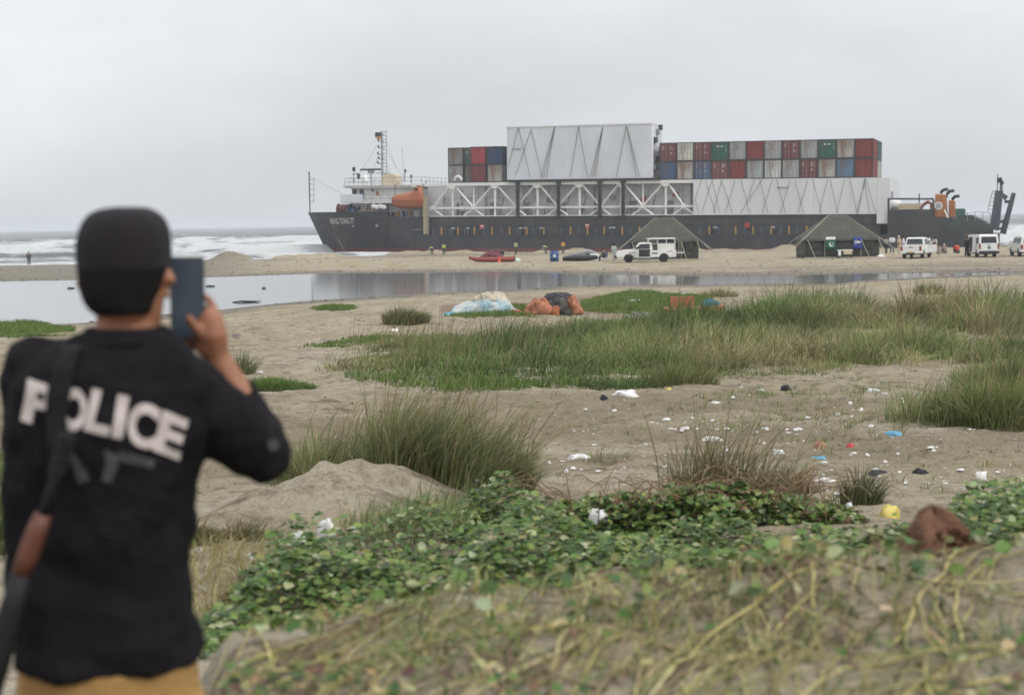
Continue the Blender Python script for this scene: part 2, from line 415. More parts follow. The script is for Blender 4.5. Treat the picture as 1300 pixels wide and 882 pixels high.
# ------------------------------------------------------------------ sea
def make_sea():
    nr, ncl = 430, 460
    a = np.linspace(0, 1, nr)
    D = 172 + 330 * a ** 1.35 + 9000 * np.maximum(a - 0.72, 0) ** 3 * 30 * a ** 12
    v = np.linspace(-1, 1, ncl)
    Dg = np.repeat(D[:, None], ncl, 1)
    X = v[None] * (95 + Dg * 0.42)
    sh = 196 + 10 * sstep(-45, 0, X)                       # rough shoreline
    q = Dg - sh + 14 * fbm(X * 0.012, Dg * 0.004, 3) + 5 * fbm(X * 0.05 + 9, Dg * 0.02, 3)
    wl = np.where(q < 150, 24.0, 36.0)
    ph = q / 26.0
    f = ph - np.floor(ph)
    brk = np.clip(fbm(X * 0.035 + np.floor(ph) * 7.7, np.floor(ph) * 3.3 + 0 * X, 3) + 0.55, 0, 1)
    prof = np.exp(-((f - 0.35) / 0.10) ** 2) + 0.5 * np.exp(-((f - 0.52) / 0.16) ** 2)
    amp = np.interp(q, [-20, 0, 25, 60, 120, 260, 600], [0.0, 0.1, 0.6, 1.0, 1.15, 1.0, 0.8])
    Z = 1.7 * amp * (prof * (0.35 + brk) - 0.3) + 0.35 * fbm(X * 0.12, Dg * 0.16, 4) * np.interp(q, [-10, 20, 3000], [0.1, 1.0, 1.0])
    fo = sstep(0.42, 0.34, f) * sstep(0.0, 0.12, f) * sstep(0.25, 0.65, brk)
    trail = sstep(0.95, 0.35, f) * 0.75 * sstep(190, 40, q) * sstep(-0.35, 0.25, fbm(X * 0.06 + 3, Dg * 0.25, 4) + 0.05)
    foam = np.clip(np.maximum(fo * np.interp(q, [0, 60, 160, 400], [0.9, 1, 0.9, 0.55]), trail) + sstep(14, 0, q) * 0.6, 0, 1)
    foam = foam * sstep(-0.45, 0.1, fbm(X * 0.2, Dg * 0.5, 3) + 0.15)
    foam = 0.38 + 0.62 * foam * sstep(700, 150, q) - 0.20 * sstep(80, 320, q)
    foam = np.where(q > 330, 0.15 + sstep(0.25, 0.6, fbm(X * 0.02, Dg * 0.05, 4)) * 0.7, foam)
    Z = np.where(D[:, None] > 800, 0.0, Z)
    Xf = X * np.where(D[:, None] > 505, 1 + (D[:, None] - 505) / 2500, 1)
    V = np.stack([Xf, Dg, Z], -1).reshape(-1, 3)
    # last row: to the horizon
    i = np.arange(nr * ncl).reshape(nr, ncl)
    F = np.stack([i[:-1, :-1], i[:-1, 1:], i[1:, 1:], i[1:, :-1]], -1).reshape(-1, 4)
    m = bpy.data.materials.new('rough_sea'); m.use_nodes = True
    N = m.node_tree; L = N.links; b = N.nodes['Principled BSDF']
    b.inputs['Specular IOR Level'].default_value = 0.30; b.inputs['IOR'].default_value = 1.33
    geo = N.nodes.new('ShaderNodeNewGeometry')
    att = N.nodes.new('ShaderNodeAttribute'); att.attribute_name = 'foam'
    mp = N.nodes.new('ShaderNodeMapping'); mp.inputs['Scale'].default_value = (0.30, 0.8, 1.5); L.new(geo.outputs['Position'], mp.inputs[0])
    no = N.nodes.new('ShaderNodeTexNoise'); no.inputs['Scale'].default_value = 0.8; no.inputs['Detail'].default_value = 8; no.inputs['Roughness'].default_value = 0.75
    L.new(mp.outputs[0], no.inputs[0])
    mpb = N.nodes.new('ShaderNodeMapping'); mpb.inputs['Scale'].default_value = (0.05, 0.22, 0.6); L.new(geo.outputs['Position'], mpb.inputs[0])
    nob = N.nodes.new('ShaderNodeTexNoise'); nob.inputs['Scale'].default_value = 1.0; nob.inputs['Detail'].default_value = 6; nob.inputs['Roughness'].default_value = 0.65; L.new(mpb.outputs[0], nob.inputs[0])
    avg = N.nodes.new('ShaderNodeMath'); avg.operation = 'MULTIPLY_ADD'; L.new(nob.outputs[0], avg.inputs[0]); avg.inputs[1].default_value = 1.1; L.new(no.outputs[0], avg.inputs[2])
    ad = N.nodes.new('ShaderNodeMath'); ad.operation = 'MULTIPLY_ADD'; L.new(att.outputs['Fac'], ad.inputs[0]); ad.inputs[1].default_value = 0.75; L.new(avg.outputs[0], ad.inputs[2])
    mr = N.nodes.new('ShaderNodeMapRange'); mr.inputs['From Min'].default_value = 1.34; mr.inputs['From Max'].default_value = 1.66; L.new(ad.outputs[0], mr.inputs[0])
    mx = N.nodes.new('ShaderNodeMixRGB'); mx.inputs[1].default_value = (0.135, 0.148, 0.150, 1); mx.inputs[2].default_value = (0.58, 0.59, 0.59, 1)
    L.new(mr.outputs[0], mx.inputs[0]); L.new(mx.outputs[0], b.inputs['Base Color'])
    m2 = N.nodes.new('ShaderNodeMapRange'); m2.inputs['To Min'].default_value = 0.5; m2.inputs['To Max'].default_value = 0.9; L.new(mr.outputs[0], m2.inputs[0]); L.new(m2.outputs[0], b.inputs['Roughness'])
    bp = N.nodes.new('ShaderNodeBump'); bp.inputs['Strength'].default_value = 1.0; bp.inputs['Distance'].default_value = 0.9
    L.new(no.outputs[0], bp.inputs['Height']); L.new(bp.outputs[0], b.inputs['Normal'])
    o = np_mesh('sea', V, F.ravel(), np.full(len(F), 4), m, {'foam': np.repeat(foam.reshape(-1, 1), 3, 1)})
    tag(o, 'grey rough sea with rows of white breakers', 'sea', kind='structure')
make_sea()

def make_pool():
    m = bpy.data.materials.new('pool_water'); m.use_nodes = True
    N = m.node_tree; L = N.links; b = N.nodes['Principled BSDF']
    b.inputs['Base Color'].default_value = (0.10, 0.10, 0.095, 1); b.inputs['Roughness'].default_value = 0.09; b.inputs['IOR'].default_value = 1.33
    b.inputs['Specular IOR Level'].default_value = 0.5
    geo = N.nodes.new('ShaderNodeNewGeometry')
    no = N.nodes.new('ShaderNodeTexNoise'); no.inputs['Scale'].default_value = 2.5; no.inputs['Detail'].default_value = 3
    L.new(geo.outputs['Position'], no.inputs[0])
    bp = N.nodes.new('ShaderNodeBump'); bp.inputs['Strength'].default_value = 0.05; bp.inputs['Distance'].default_value = 0.02
    L.new(no.outputs[0], bp.inputs['Height']); L.new(bp.outputs[0], b.inputs['Normal'])
    mb = MB()
    mb.add([(-120, 58, POOL_Z), (90, 58, POOL_Z), (90, 130, POOL_Z), (-120, 130, POOL_Z)], [(0, 1, 2, 3)])
    o = mb.build('tidal_pool', m)
    tag(o, 'still shallow tidal pool mirroring the sky and ship', 'pool', kind='structure')
make_pool()
# ------------------------------------------------------------------ vegetation
def in_poly(P, poly):
    x, y = P[:, 0], P[:, 1]; c = np.zeros(len(P), bool); n = len(poly)
    for i in range(n):
        x0, y0 = poly[i]; x1, y1 = poly[(i + 1) % n]
        m = ((y0 > y) != (y1 > y)) & (x < (x1 - x0) * (y - y0) / (y1 - y0 + 1e-12) + x0)
        c ^= m
    return c
def wpoly(pts):
    return [tuple(gp(px, py)[:2]) for px, py in pts]
def scatter(poly, dens, clump=0.0, cscale=0.5, seed=0, maxn=200000):
    P = np.array(poly); lo, hi = P.min(0), P.max(0)
    r = np.random.default_rng(seed)
    n = min(maxn, int(dens * (hi[0] - lo[0]) * (hi[1] - lo[1])))
    Q = lo + r.random((n, 2)) * (hi - lo)
    Q = Q[in_poly(Q, poly)]
    if clump > 0:
        k = fbm(Q[:, 0] * cscale + seed, Q[:, 1] * cscale + 3, 3) + 0.5
        Q = Q[r.random(len(Q)) < np.clip((k - clump) * 3, 0, 1)]
    return Q
def edge_fade(Q, poly, w):
    """0 at the polygon's edge, 1 further in than w"""
    P = np.array(poly); d = np.full(len(Q), 1e9)
    for i in range(len(P)):
        a, b = P[i], P[(i + 1) % len(P)]
        t = np.clip(((Q - a) @ (b - a)) / max(1e-9, (b - a) @ (b - a)), 0, 1)
        d = np.minimum(d, np.linalg.norm(Q - (a + t[:, None] * (b - a)), axis=1))
    return np.clip(d / w, 0, 1)
WIND = np.array([0.75, 0.15])
def blades(Q, h, w, lean, cols, seed=0, wind=0.25, zoff=-0.02, droop=0.35, out=None):
    """Q (n,2) roots; h heights; w widths; cols (n,3). 7 vertices and 3 faces a blade"""
    r = np.random.default_rng(seed); n = len(Q)
    z0 = ground_h(Q[:, 0], Q[:, 1]) + zoff
    a = r.random(n) * 2 * np.pi
    d = np.stack([np.cos(a), np.sin(a)], 1) * (lean * r.random(n))[:, None] + WIND[None] * wind * (0.5 + r.random(n))[:, None]
    if out is not None: d = d + out
    fa = r.random(n) * np.pi
    s = np.stack([np.cos(fa), np.sin(fa)], 1)
    V = np.zeros((n, 7, 3), np.float32)
    ts = [0.0, 0.4, 0.75, 1.0]; ws = [1.0, 0.85, 0.5, 0.0]
    for k, (t, ww) in enumerate(zip(ts, ws)):
        cx = Q + d * (h * t ** 1.7)[:, None]
        L = np.linalg.norm(d, axis=1)
        cz = z0 + h * (t - droop * np.minimum(L, 1.2) * t ** 2.6 * 0.8)
        if k < 3:
            V[:, 2 * k, :2] = cx - s * (w * ww / 2)[:, None]; V[:, 2 * k, 2] = cz
            V[:, 2 * k + 1, :2] = cx + s * (w * ww / 2)[:, None]; V[:, 2 * k + 1, 2] = cz
        else:
            V[:, 6, :2] = cx; V[:, 6, 2] = cz
    C = np.repeat(cols[:, None], 7, 1)
    return V.reshape(-1, 3), C.reshape(-1, 3)
_bf = np.array([0, 1, 3, 2, 2, 3, 5, 4, 4, 5, 6]); _bc = np.array([4, 4, 3])
def blade_mesh(name, parts, m):
    V = np.concatenate([p[0] for p in parts]); C = np.concatenate([p[1] for p in parts])
    n = len(V) // 7
    F = (_bf[None] + 7 * np.arange(n)[:, None]).ravel(); cnt = np.tile(_bc, n)
    return np_mesh(name, V, F, cnt, m, {'tint': C}, smooth=False)
def pal(n, cols, seed=0, jit=0.18, w=None, field=None):
    r = np.random.default_rng(seed); c = np.array(cols)
    if field is None: k = r.choice(len(c), n, p=w)
    else: k = np.clip((field * len(c) + r.normal(0, 0.7, n)).astype(int), 0, len(c) - 1)
    return c[k] * (1 + jit * (r.random((n, 1)) * 2 - 1)) * (1 + 0.06 * r.normal(0, 1, (n, 3)))
def foliage_mat(name, rough=0.6, trans=0.25):
    m = mat(name, (0, 0, 0), rough=rough, var=0.1, scale=30, attr='tint', spec=0.25)
    N = m.node_tree; L = N.links; b = N.nodes['Principled BSDF']
    src = b.inputs['Base Color'].links[0].from_socket
    tr = N.nodes.new('ShaderNodeBsdfTranslucent'); L.new(src, tr.inputs[0])
    mx = N.nodes.new('ShaderNodeMixShader'); mx.inputs[0].default_value = trans
    L.new(b.outputs[0], mx.inputs[1]); L.new(tr.outputs[0], mx.inputs[2])
    L.new(mx.outputs[0], N.nodes['Material Output'].inputs[0])
    return m
M_GRASS = foliage_mat('grass_blade'); M_LEAF = foliage_mat('vine_leaf', 0.45, 0.2); M_STEM = mat('vine_stem', (0.25, 0.21, 0.09), 0.7, var=0.3, scale=20)
OLIVE = [(0.125, 0.13, 0.05), (0.16, 0.165, 0.06), (0.22, 0.205, 0.09), (0.11, 0.13, 0.045), (0.28, 0.24, 0.12)]
FRESH = [(0.095, 0.155, 0.03), (0.12, 0.185, 0.04), (0.155, 0.20, 0.055), (0.085, 0.135, 0.035)]
MIX = [(0.085, 0.125, 0.035), (0.13, 0.18, 0.05), (0.165, 0.205, 0.07), (0.205, 0.205, 0.085), (0.27, 0.24, 0.12)]

def tussock(c, rx, ry, n, h, w, cols, seed, lean=0.55, wind=0.3, droop=0.4):
    """roots clustered in an ellipse around c, taller in the middle"""
    r = np.random.default_rng(seed)
    a = r.random(n) * 2 * np.pi; q = np.sqrt(r.random(n))
    Q = np.stack([c[0] + rx * q * np.cos(a), c[1] + ry * q * np.sin(a)], 1)
    hh = h * (1 - 0.45 * q ** 2) * (0.55 + 0.5 * r.random(n))
    out = np.stack([np.cos(a), np.sin(a)], 1) * (q * lean * 0.9)[:, None]
    hue = 1 + 0.5 * (r.random() - 0.5)
    return blades(Q, hh, w * (0.7 + 0.6 * r.random(n)), lean * 0.9 * np.ones(n), pal(n, cols, seed + 1) * hue, seed + 2, wind, droop=droop * 1.7, out=out)

# --- the big grass belt in the middle distance: countless blades, one mass
belt = wpoly([(428, 452), (432, 470), (470, 474), (535, 486), (640, 486), (720, 491), (830, 493), (930, 484), (990, 478), (1060, 474), (1120, 466), (1190, 466), (1240, 470), (1320, 478),
              (1420, 470), (1420, 396), (1300, 392), (1180, 396), (1090, 393), (1000, 392), (930, 394), (880, 404), (800, 412), (700, 420), (620, 428), (520, 432)])
parts = []
cen = scatter(belt, 3.6, 0.10, 0.22, seed=21)
fc_ = np.clip(fbm(cen[:, 0] * 0.28, cen[:, 1] * 0.22 + 4, 4) + 0.5, 0, 1); ec = edge_fade(cen, belt, 3.5); hc_ = np.clip(fbm(cen[:, 0] * 0.17 + 30, cen[:, 1] * 0.2, 3) * 1.3 + 0.5, 0, 1)
rb = np.random.default_rng(6)
for i, c in enumerate(cen):
    hgt = (0.22 + (0.95 + 0.55 * (c[0] > 5)) * fc_[i] ** 1.3) * (0.40 + 0.6 * ec[i]) * rb.uniform(0.7, 1.25); rad = rb.uniform(0.28, 0.75)
    nb = int(rb.uniform(45, 95)); a_ = rb.random(nb) * 2 * np.pi; q_ = np.sqrt(rb.random(nb)); Q = np.stack([c[0] + rad * q_ * np.cos(a_), c[1] + rad * q_ * np.sin(a_)], 1)
    out_ = np.stack([np.cos(a_), np.sin(a_)], 1) * (q_ * 0.75)[:, None]
    hh = hgt * (1 - 0.35 * q_ ** 2) * (0.55 + 0.6 * rb.random(nb))
    cl = pal(nb, MIX, 1000 + i, field=np.full(nb, np.clip(hc_[i] - .08 + rb.normal(0, .14), 0, 1))) * rb.choice([0.6, 0.85, 1.0, 1.15, 1.3])
    parts.append(blades(Q, hh, 0.016 + 0.014 * rb.random(nb), 0.75 * np.ones(nb), cl, 2000 + i, 0.32, droop=0.8, out=out_))
big = scatter(belt, 0.16, 0.0, 0.3, seed=23)
for i, c in enumerate(big):
    e1 = float(edge_fade(c[None], belt, 2.5)[0])
    parts.append(tussock(c, 0.85, 0.7, 190, (0.7 + 0.75 * rb.random()) * (0.5 + 0.5 * e1), 0.02, [OLIVE, MIX[:3], MIX][i % 3], 5000 + 7 * i, lean=0.7, wind=0.3))
# flowering reeds sticking out of the belt
Q2 = scatter(belt, 9, 0.5, 0.3, seed=31); n = len(Q2)
parts.append(blades(Q2, 0.9 + 0.5 * np.random.default_rng(1).random(n), 0.018 * np.ones(n), 0.3 * np.ones(n), pal(n, [(0.22, 0.19, 0.10), (0.15, 0.14, 0.06)], 9), 10, 0.35))
tag(blade_mesh('grass_belt', parts, M_GRASS), 'broad belt of tall green and straw beach grass', 'grass', kind='stuff')

# --- low bright grass mats
parts = []
for k, poly in enumerate([
        [(430, 475), (520, 492), (575, 498), (650, 497), (700, 494), (690, 486), (560, 482), (470, 470)],
        [(375, 442), (430, 444), (470, 440), (540, 430), (520, 424), (450, 428)],
        [(560, 402), (600, 404), (690, 402), (690, 390), (640, 386), (600, 392)],
        [(735, 398), (800, 402), (900, 396), (905, 380), (850, 372), (780, 372), (735, 382)],
        [(-60, 432), (40, 430), (95, 426), (96, 416), (40, 409), (-60, 405)],
        [(385, 394), (420, 396), (455, 392), (445, 388), (410, 388)],
        [(530, 496), (600, 500), (640, 494), (600, 488)]]):
    pw = wpoly(poly)
    Q = scatter(pw, 260 if k != 4 else 200, seed=40 + k, maxn=200000)
    ef = edge_fade(Q, pw, 1.2); g = fbm(Q[:, 0] * 0.5, Q[:, 1] * 0.5, 3) + 0.5
    g2 = fbm(Q[:, 0] * 1.3 + k, Q[:, 1] * 0.9, 3)
    kp = np.random.default_rng(k).random(len(Q)) < np.clip((ef * 1.3 + 1.5 * g2 + 0.7 * (g - 0.5)) * 2.5, 0, 1)
    Q, ef, g = Q[kp][:16000], ef[kp][:16000], g[kp][:16000]
    n = len(Q); r_ = np.random.default_rng(50 + k).random(n)
    parts.append(blades(Q, (0.10 + 0.22 * np.clip(g, 0, 1)) * (0.5 + 0.5 * ef) * (0.6 + 0.7 * r_), 0.022 + 0.012 * r_, 0.7 * np.ones(n), pal(n, FRESH, 60 + k), 70 + k, 0.2))
tag(blade_mesh('low_grass', parts, M_GRASS), 'mats of short bright green grass spreading over the sand', 'grass', kind='stuff')

# --- sparse shoots on the trampled sand
parts = []
for k, (poly, d) in enumerate([([(850, 540), (1000, 560), (1110, 560), (1180, 540), (1200, 500), (1100, 480), (960, 490), (850, 520)], 10),
                                ([(700, 560), (860, 560), (860, 500), (680, 498)], 2),
                                ([(1000, 640), (1300, 620), (1300, 560), (1010, 570)], 2)]):
    cs = scatter(wpoly(poly), d, seed=80 + k)
    for j, c in enumerate(cs):
        parts.append(tussock(c, 0.06, 0.06, 10, 0.22, 0.008, MIX, 900 + 13 * j + k, lean=0.9))
tag(blade_mesh('sparse_grass', parts, M_GRASS), 'thin scattered shoots of grass on the trampled sand', 'grass', kind='stuff')

# --- single clumps that stand apart
def clump(px, py, rx, ry, n, h, w, cols, seed, label, name='grass_clump', lean=0.55, wind=0.3, sub=1, D=None, tall=0):
    c = gp(px, py) if D is None else Vector((at(px, py, D).x, D, 0))
    r = random.Random(seed); ps = []
    for k in range(sub):
        o = (c.x + (r.random() - .5) * 1.4 * rx * (sub > 1), c.y + (r.random() - .5) * 1.4 * ry * (sub > 1))
        q = 1.0 if sub == 1 else 0.55
        q *= r.uniform(.6, 1.15)
        ps.append(tussock(o, rx * q, ry * q, n // sub, h * (0.55 + 0.6 * r.random() if sub > 1 else 1), w, cols, seed * 10 + k, lean, wind))
    if tall:
        nt = tall; rr_ = np.random.default_rng(seed + 7); aa = rr_.random(nt) * 6.28; qq = np.sqrt(rr_.random(nt)); QQ = np.stack([c.x + rx * qq * np.cos(aa), c.y + ry * qq * np.sin(aa)], 1)
        ps.append(blades(QQ, h * (0.9 + 0.5 * rr_.random(nt)), np.full(nt, w * 1.3), 0.5 * np.ones(nt), pal(nt, [(0.30, 0.25, 0.13), (0.2, 0.18, 0.09), (0.15, 0.15, 0.07)], seed), seed + 9, wind * 1.2, droop=0.7))
    ob = blade_mesh(name, ps, M_GRASS)
    tag(ob, label, 'grass clump', 'separate clumps of beach grass')
    return ob
NEARC = [(0.14, 0.16, 0.062), (0.18, 0.195, 0.08), (0.235, 0.235, 0.11), (0.12, 0.15, 0.055), (0.31, 0.285, 0.15)]
clump(568, 640, 0.70, 0.5, 6800, 0.84, 0.009, NEARC, 101, 'large wind-bent olive grass clump on the dune beside the pale sand slope', lean=0.5, wind=0.42, sub=14, D=11.6, tall=260)
clump(445, 600, 0.50, 0.35, 3000, 0.80, 0.009, NEARC, 102, 'lower olive grass clump along the crest of the pale sand slope', lean=0.6, wind=0.4, sub=9, D=11.9, tall=120)
clump(630, 655, 0.42, 0.3, 1500, 0.28, 0.009, NEARC + [(0.20, 0.15, 0.07)], 103, 'short straw coloured grass clump among vines below the big clump', lean=0.9, sub=5)
clump(265, 690, 0.3, 0.25, 900, 0.3, 0.009, [(0.2, 0.16, 0.07), (0.16, 0.14, 0.06), (0.10, 0.11, 0.04)], 104, 'dry yellowing grass clump at the foot of the pale sand slope', lean=0.9, sub=3)
clump(515, 412, 0.75, 0.7, 1500, 0.85, 0.020, OLIVE, 105, 'round olive grass clump alone near the pool edge', lean=0.6)
clump(308, 474, 0.5, 0.3, 260, 0.9, 0.014, [(0.16, 0.16, 0.08), (0.12, 0.13, 0.06)], 106, 'thin spiky grass clump behind the small green hummock', lean=0.7)
clump(345, 496, 0.72, 0.5, 5200, 0.34, 0.016, FRESH, 107, 'small bright green grass hummock on open sand', name='grass_hummock', lean=1.0, wind=0.15)
clump(1092, 640, 0.13, 0.1, 330, 0.40, 0.008, [(0.10, 0.115, 0.05), (0.15, 0.14, 0.07)], 108, 'small upright grass clump beside the bare sand patch by yellow bag', lean=0.5)
clump(1262, 540, 1.25, 0.9, 9000, 0.85, 0.013, MIX, 109, 'big green grass clump arching over the littered sand', lean=0.75, sub=14, tall=150)
clump(1290, 500, 1.2, 1.4, 7000, 1.0, 0.015, MIX, 119, 'taller grass clump joining the big arching clump to the belt', lean=0.6, sub=7)
clump(1180, 528, 0.7, 0.5, 900, 0.4, 0.012, MIX, 110, 'short sparse grass clump at the edge of the big arching clump', lean=0.8, sub=4)
clump(862, 487, 0.7, 0.35, 900, 0.75, 0.013, OLIVE + MIX, 111, 'upright reedy grass clump at the front of the grass belt', lean=0.45)
clump(1180, 372, 0.7, 0.6, 500, 0.8, 0.024, OLIVE, 112, 'grass clump standing highest at the back of the belt by the channel', lean=0.6)
clump(912, 376, 0.9, 0.6, 420, 0.6, 0.024, OLIVE, 113, 'straw coloured grass clump by the pool behind the orange sheet', lean=0.6)
clump(930, 640, 0.55, 0.3, 900, 0.72, 0.007, [(0.12, 0.11, 0.05), (0.19, 0.14, 0.07), (0.10, 0.11, 0.045)], 114, 'wispy dry grass clump rising from the vine thicket', lean=0.6, sub=6, tall=50)
clump(990, 628, 0.3, 0.2, 260, 0.55, 0.007, [(0.19, 0.14, 0.07), (0.13, 0.11, 0.05)], 115, 'thin brown grass clump leaning from the end of the vine thicket', lean=0.8, sub=3)
clump(770, 585, 0.25, 0.15, 90, 0.36, 0.007, NEARC, 116, 'few loose grass stalks beside the white scraps', lean=0.9)
clump(385, 600, 0.30, 0.3, 900, 0.72, 0.009, NEARC, 117, 'feathery grass clump hard by the raised elbow', lean=0.6, wind=0.45, D=12.3)
clump(8, 640, 0.5, 1.4, 3800, 0.42, 0.014, FRESH + MIX, 118, 'bright green grass clump beside the slung rifle', lean=0.7, sub=9, D=9.0)
clump(-8, 560, 1.0, 2.2, 4200, 0.36, 0.014, FRESH, 120, 'green grass clump behind the left shoulder of the officer', lean=0.7, sub=9, D=16.0)

# --- creeping vine: ovate folded leaves on trailing stems
def leaves(Q, z, size, cols, seed, tilt=0.7):
    r = np.random.default_rng(seed); n = len(Q)
    a = r.random(n) * 2 * np.pi
    u = np.stack([np.cos(a), np.sin(a), (r.random(n) - 0.4) * tilt], 1); u /= np.linalg.norm(u, axis=1)[:, None]
    up = np.stack([(r.random(n) - .5) * tilt * 1.6, (r.random(n) - .62) * tilt * 1.6, np.ones(n)], 1)
    s = np.cross(up, u); s /= np.linalg.norm(s, axis=1)[:, None]; nn = np.cross(u, s)
    B = np.concatenate([Q, z[:, None]], 1); S = size[:, None]
    V = np.zeros((n, 7, 3), np.float32)
    V[:, 0] = B; V[:, 1] = B + (u * 0.35 + s * 0.42 + nn * 0.12) * S; V[:, 2] = B + (u * 0.8 + s * 0.30 + nn * 0.10) * S
    V[:, 3] = B + (u * 1.05 - nn * 0.05) * S; V[:, 4] = B + (u * 0.8 - s * 0.30 + nn * 0.10) * S; V[:, 5] = B + (u * 0.35 - s * 0.42 + nn * 0.12) * S
    V[:, 6] = B + u * 0.6 * S
    return V.reshape(-1, 3), np.repeat(cols[:, None], 7, 1).reshape(-1, 3)
_lf = np.array([0, 6, 1, 1, 6, 2, 2, 6, 3, 3, 6, 4, 4, 6, 5, 5, 6, 0]); _lc = np.full(6, 3)
def leaf_mesh(name, parts, m=None):
    V = np.concatenate([p[0] for p in parts]); C = np.concatenate([p[1] for p in parts]); n = len(V) // 7
    return np_mesh(name, V, (_lf[None] + 7 * np.arange(n)[:, None]).ravel(), np.tile(_lc, n), m or M_LEAF, {'tint': C}, smooth=False)
GREEN = [(0.062, 0.115, 0.024), (0.095, 0.155, 0.032), (0.15, 0.20, 0.05), (0.045, 0.08, 0.022), (0.22, 0.22, 0.07), (0.29, 0.31, 0.17)]
def vine_patch(pts, dens, seed, size=0.045, depth=0.30, cols=GREEN, clump_=0.06, cap=30000, cs=1.6, fade=0.22, pts_world=None):
    pw = pts_world or wpoly(pts)
    Q = scatter(pw, dens, clump_, cs, seed, maxn=400000)
    ef = edge_fade(Q, pw, fade)
    r = np.random.default_rng(seed)
    Q, ef = Q[:cap], ef[:cap]
    kp = r.random(len(Q)) < ef * 1.5 + 0.1; Q, ef = Q[kp], ef[kp]
    hill = np.clip(1.5 * fbm(Q[:, 0] * 1.6 + seed, Q[:, 1] * 1.6, 4) + 0.5, 0.04, 1)
    z = ground_h(Q[:, 0], Q[:, 1]) + depth * ef * hill * (0.15 + 0.85 * r.random(len(Q)))
    return leaves(Q, z, size * (0.55 + 0.8 * r.random(len(Q))), pal(len(Q), cols, seed + 1, w=[.26, .26, .18, .14, .07, .09] if len(cols) == 6 else None), seed + 2)
vp = [vine_patch([(430, 800), (240, 860), (235, 800), (285, 752), (330, 722), (390, 700), (470, 682), (560, 668), (600, 690), (560, 780)], 2300, 201),
      vine_patch([(560, 730), (600, 690), (640, 672), (720, 668), (800, 672), (900, 680), (1010, 690), (1090, 700), (1090, 740), (800, 745), (560, 770)], 2300, 202),
      vine_patch([(560, 690), (565, 660), (610, 640), (640, 640), (700, 655), (690, 680), (600, 700)], 2600, 203),
      vine_patch([(1000, 705), (1010, 668), (1060, 676), (1120, 672), (1180, 682), (1200, 730), (1000, 740)], 2400, 204),
      vine_patch([(1170, 700), (1190, 664), (1230, 645), (1320, 628), (1400, 640), (1400, 740), (1150, 730)], 2500, 205)]
tag(leaf_mesh('vine_cover', vp), 'green creeping beach vine covering the sand behind the mound', 'vine', kind='stuff')
def vthick():
    # a rounded thicket of vines in front of the wispy grass
    c = gp(890, 668); r = np.random.default_rng(9); n = 11000
    X = c.x + (r.random(n) - .5) * 2.1; Y = c.y + 0.1 + (r.random(n) - .5) * 1.1
    q = ((X - c.x) / 1.02) ** 2 + ((Y - c.y - 0.1) / 0.55) ** 2
    hgt = 0.30 * np.clip(1 - q, 0, 1) ** 0.6 * np.clip(0.62 + 1.5 * fbm(X * 1.9, Y * 1.9, 4), 0.12, 1.2)
    k = (q < 1); X, Y, hgt = X[k], Y[k], hgt[k]
    z = ground_h(X, Y) + hgt * (1 - 0.6 * r.random(len(X)) ** 2)
    p = leaves(np.stack([X, Y], 1), z, 0.045 * (0.6 + 0.7 * r.random(len(X))), pal(len(X), GREEN + GREEN[:3] + [(0.14, 0.09, 0.05)], 5), 6, 1.1)
    root = empty('vine_thicket', c)
    tag(root, 'dense rounded thicket of green vine under wispy dry grass', 'shrub')
    o = leaf_mesh('foliage', [p]); o.parent = root; o.location = -c
    mb = MB()
    for k in range(110):
        x, y = c.x + (random.random() - .5) * 1.7, c.y + 0.1 + (random.random() - .5) * 0.9
        z = gz(x, y); pts = [Vector((x, y, z))]
        dx, dy = random.gauss(0, .12), random.gauss(-.05, .1)
        for j in range(1, 6): pts.append(Vector((x + dx * j * .5, y + dy * j * .5, z + 0.30 * math.sin(j / 5 * 1.9) * random.uniform(.8, 1.05))))
        mb.tube([p - c for p in pts], 0.0035, 4, cap=False)
    mb.build('twigs', mat('dry_twig', (0.17, 0.11, 0.06), 0.8, scale=30), root)
vthick()

# --- the foreground mound: trailing half-dead stems, leaves, flattened straw
def mound_xy(n, seed, x0=-0.75, x1=2.6, y0=1.9, y1=4.7):
    r = np.random.default_rng(seed); return np.stack([x0 + (x1 - x0) * r.random(n), y0 + (y1 - y0) * r.random(n)], 1)
DEAD = [(0.31, 0.27, 0.105), (0.24, 0.215, 0.08), (0.40, 0.35, 0.18), (0.17, 0.185, 0.065), (0.13, 0.07, 0.045)]
lp = []
Q = mound_xy(13000, 301); k = fbm(Q[:, 0] * 1.5 + 4, Q[:, 1] * 1.5, 3)
dens = np.clip(0.50 - 0.34 * Q[:, 0] + 1.9 * k, 0.03, 1); kp = np.random.default_rng(3).random(len(Q)) < dens; Q = Q[kp]
r_ = np.random.default_rng(4)
lp.append(leaves(Q, ground_h(Q[:, 0], Q[:, 1]) + 0.005 + 0.045 * r_.random(len(Q)), 0.030 * (0.4 + 0.9 * r_.random(len(Q))), pal(len(Q), GREEN[:4] + GREEN[:2] + DEAD + DEAD[3:], 303), 304, 1.0))
Q = mound_xy(260, 305, y0=3.8, y1=4.7)
lp.append(leaves(Q, ground_h(Q[:, 0], Q[:, 1]) + 0.02 + 0.07 * r_.random(len(Q)), 0.05 * (0.6 + 0.6 * r_.random(len(Q))), pal(len(Q), GREEN, 306), 307, 1.3))
tag(leaf_mesh('fallen_leaves', lp), 'green and withered vine leaves strewn over the foreground mound', 'leaves', kind='stuff')
mb = MB(); tints = []
rs = random.Random(12)
STC = [(0.38, 0.33, 0.13), (0.30, 0.265, 0.10), (0.17, 0.17, 0.06), (0.36, 0.31, 0.16), (0.14, 0.085, 0.05), (0.20, 0.15, 0.08)]
bund = None
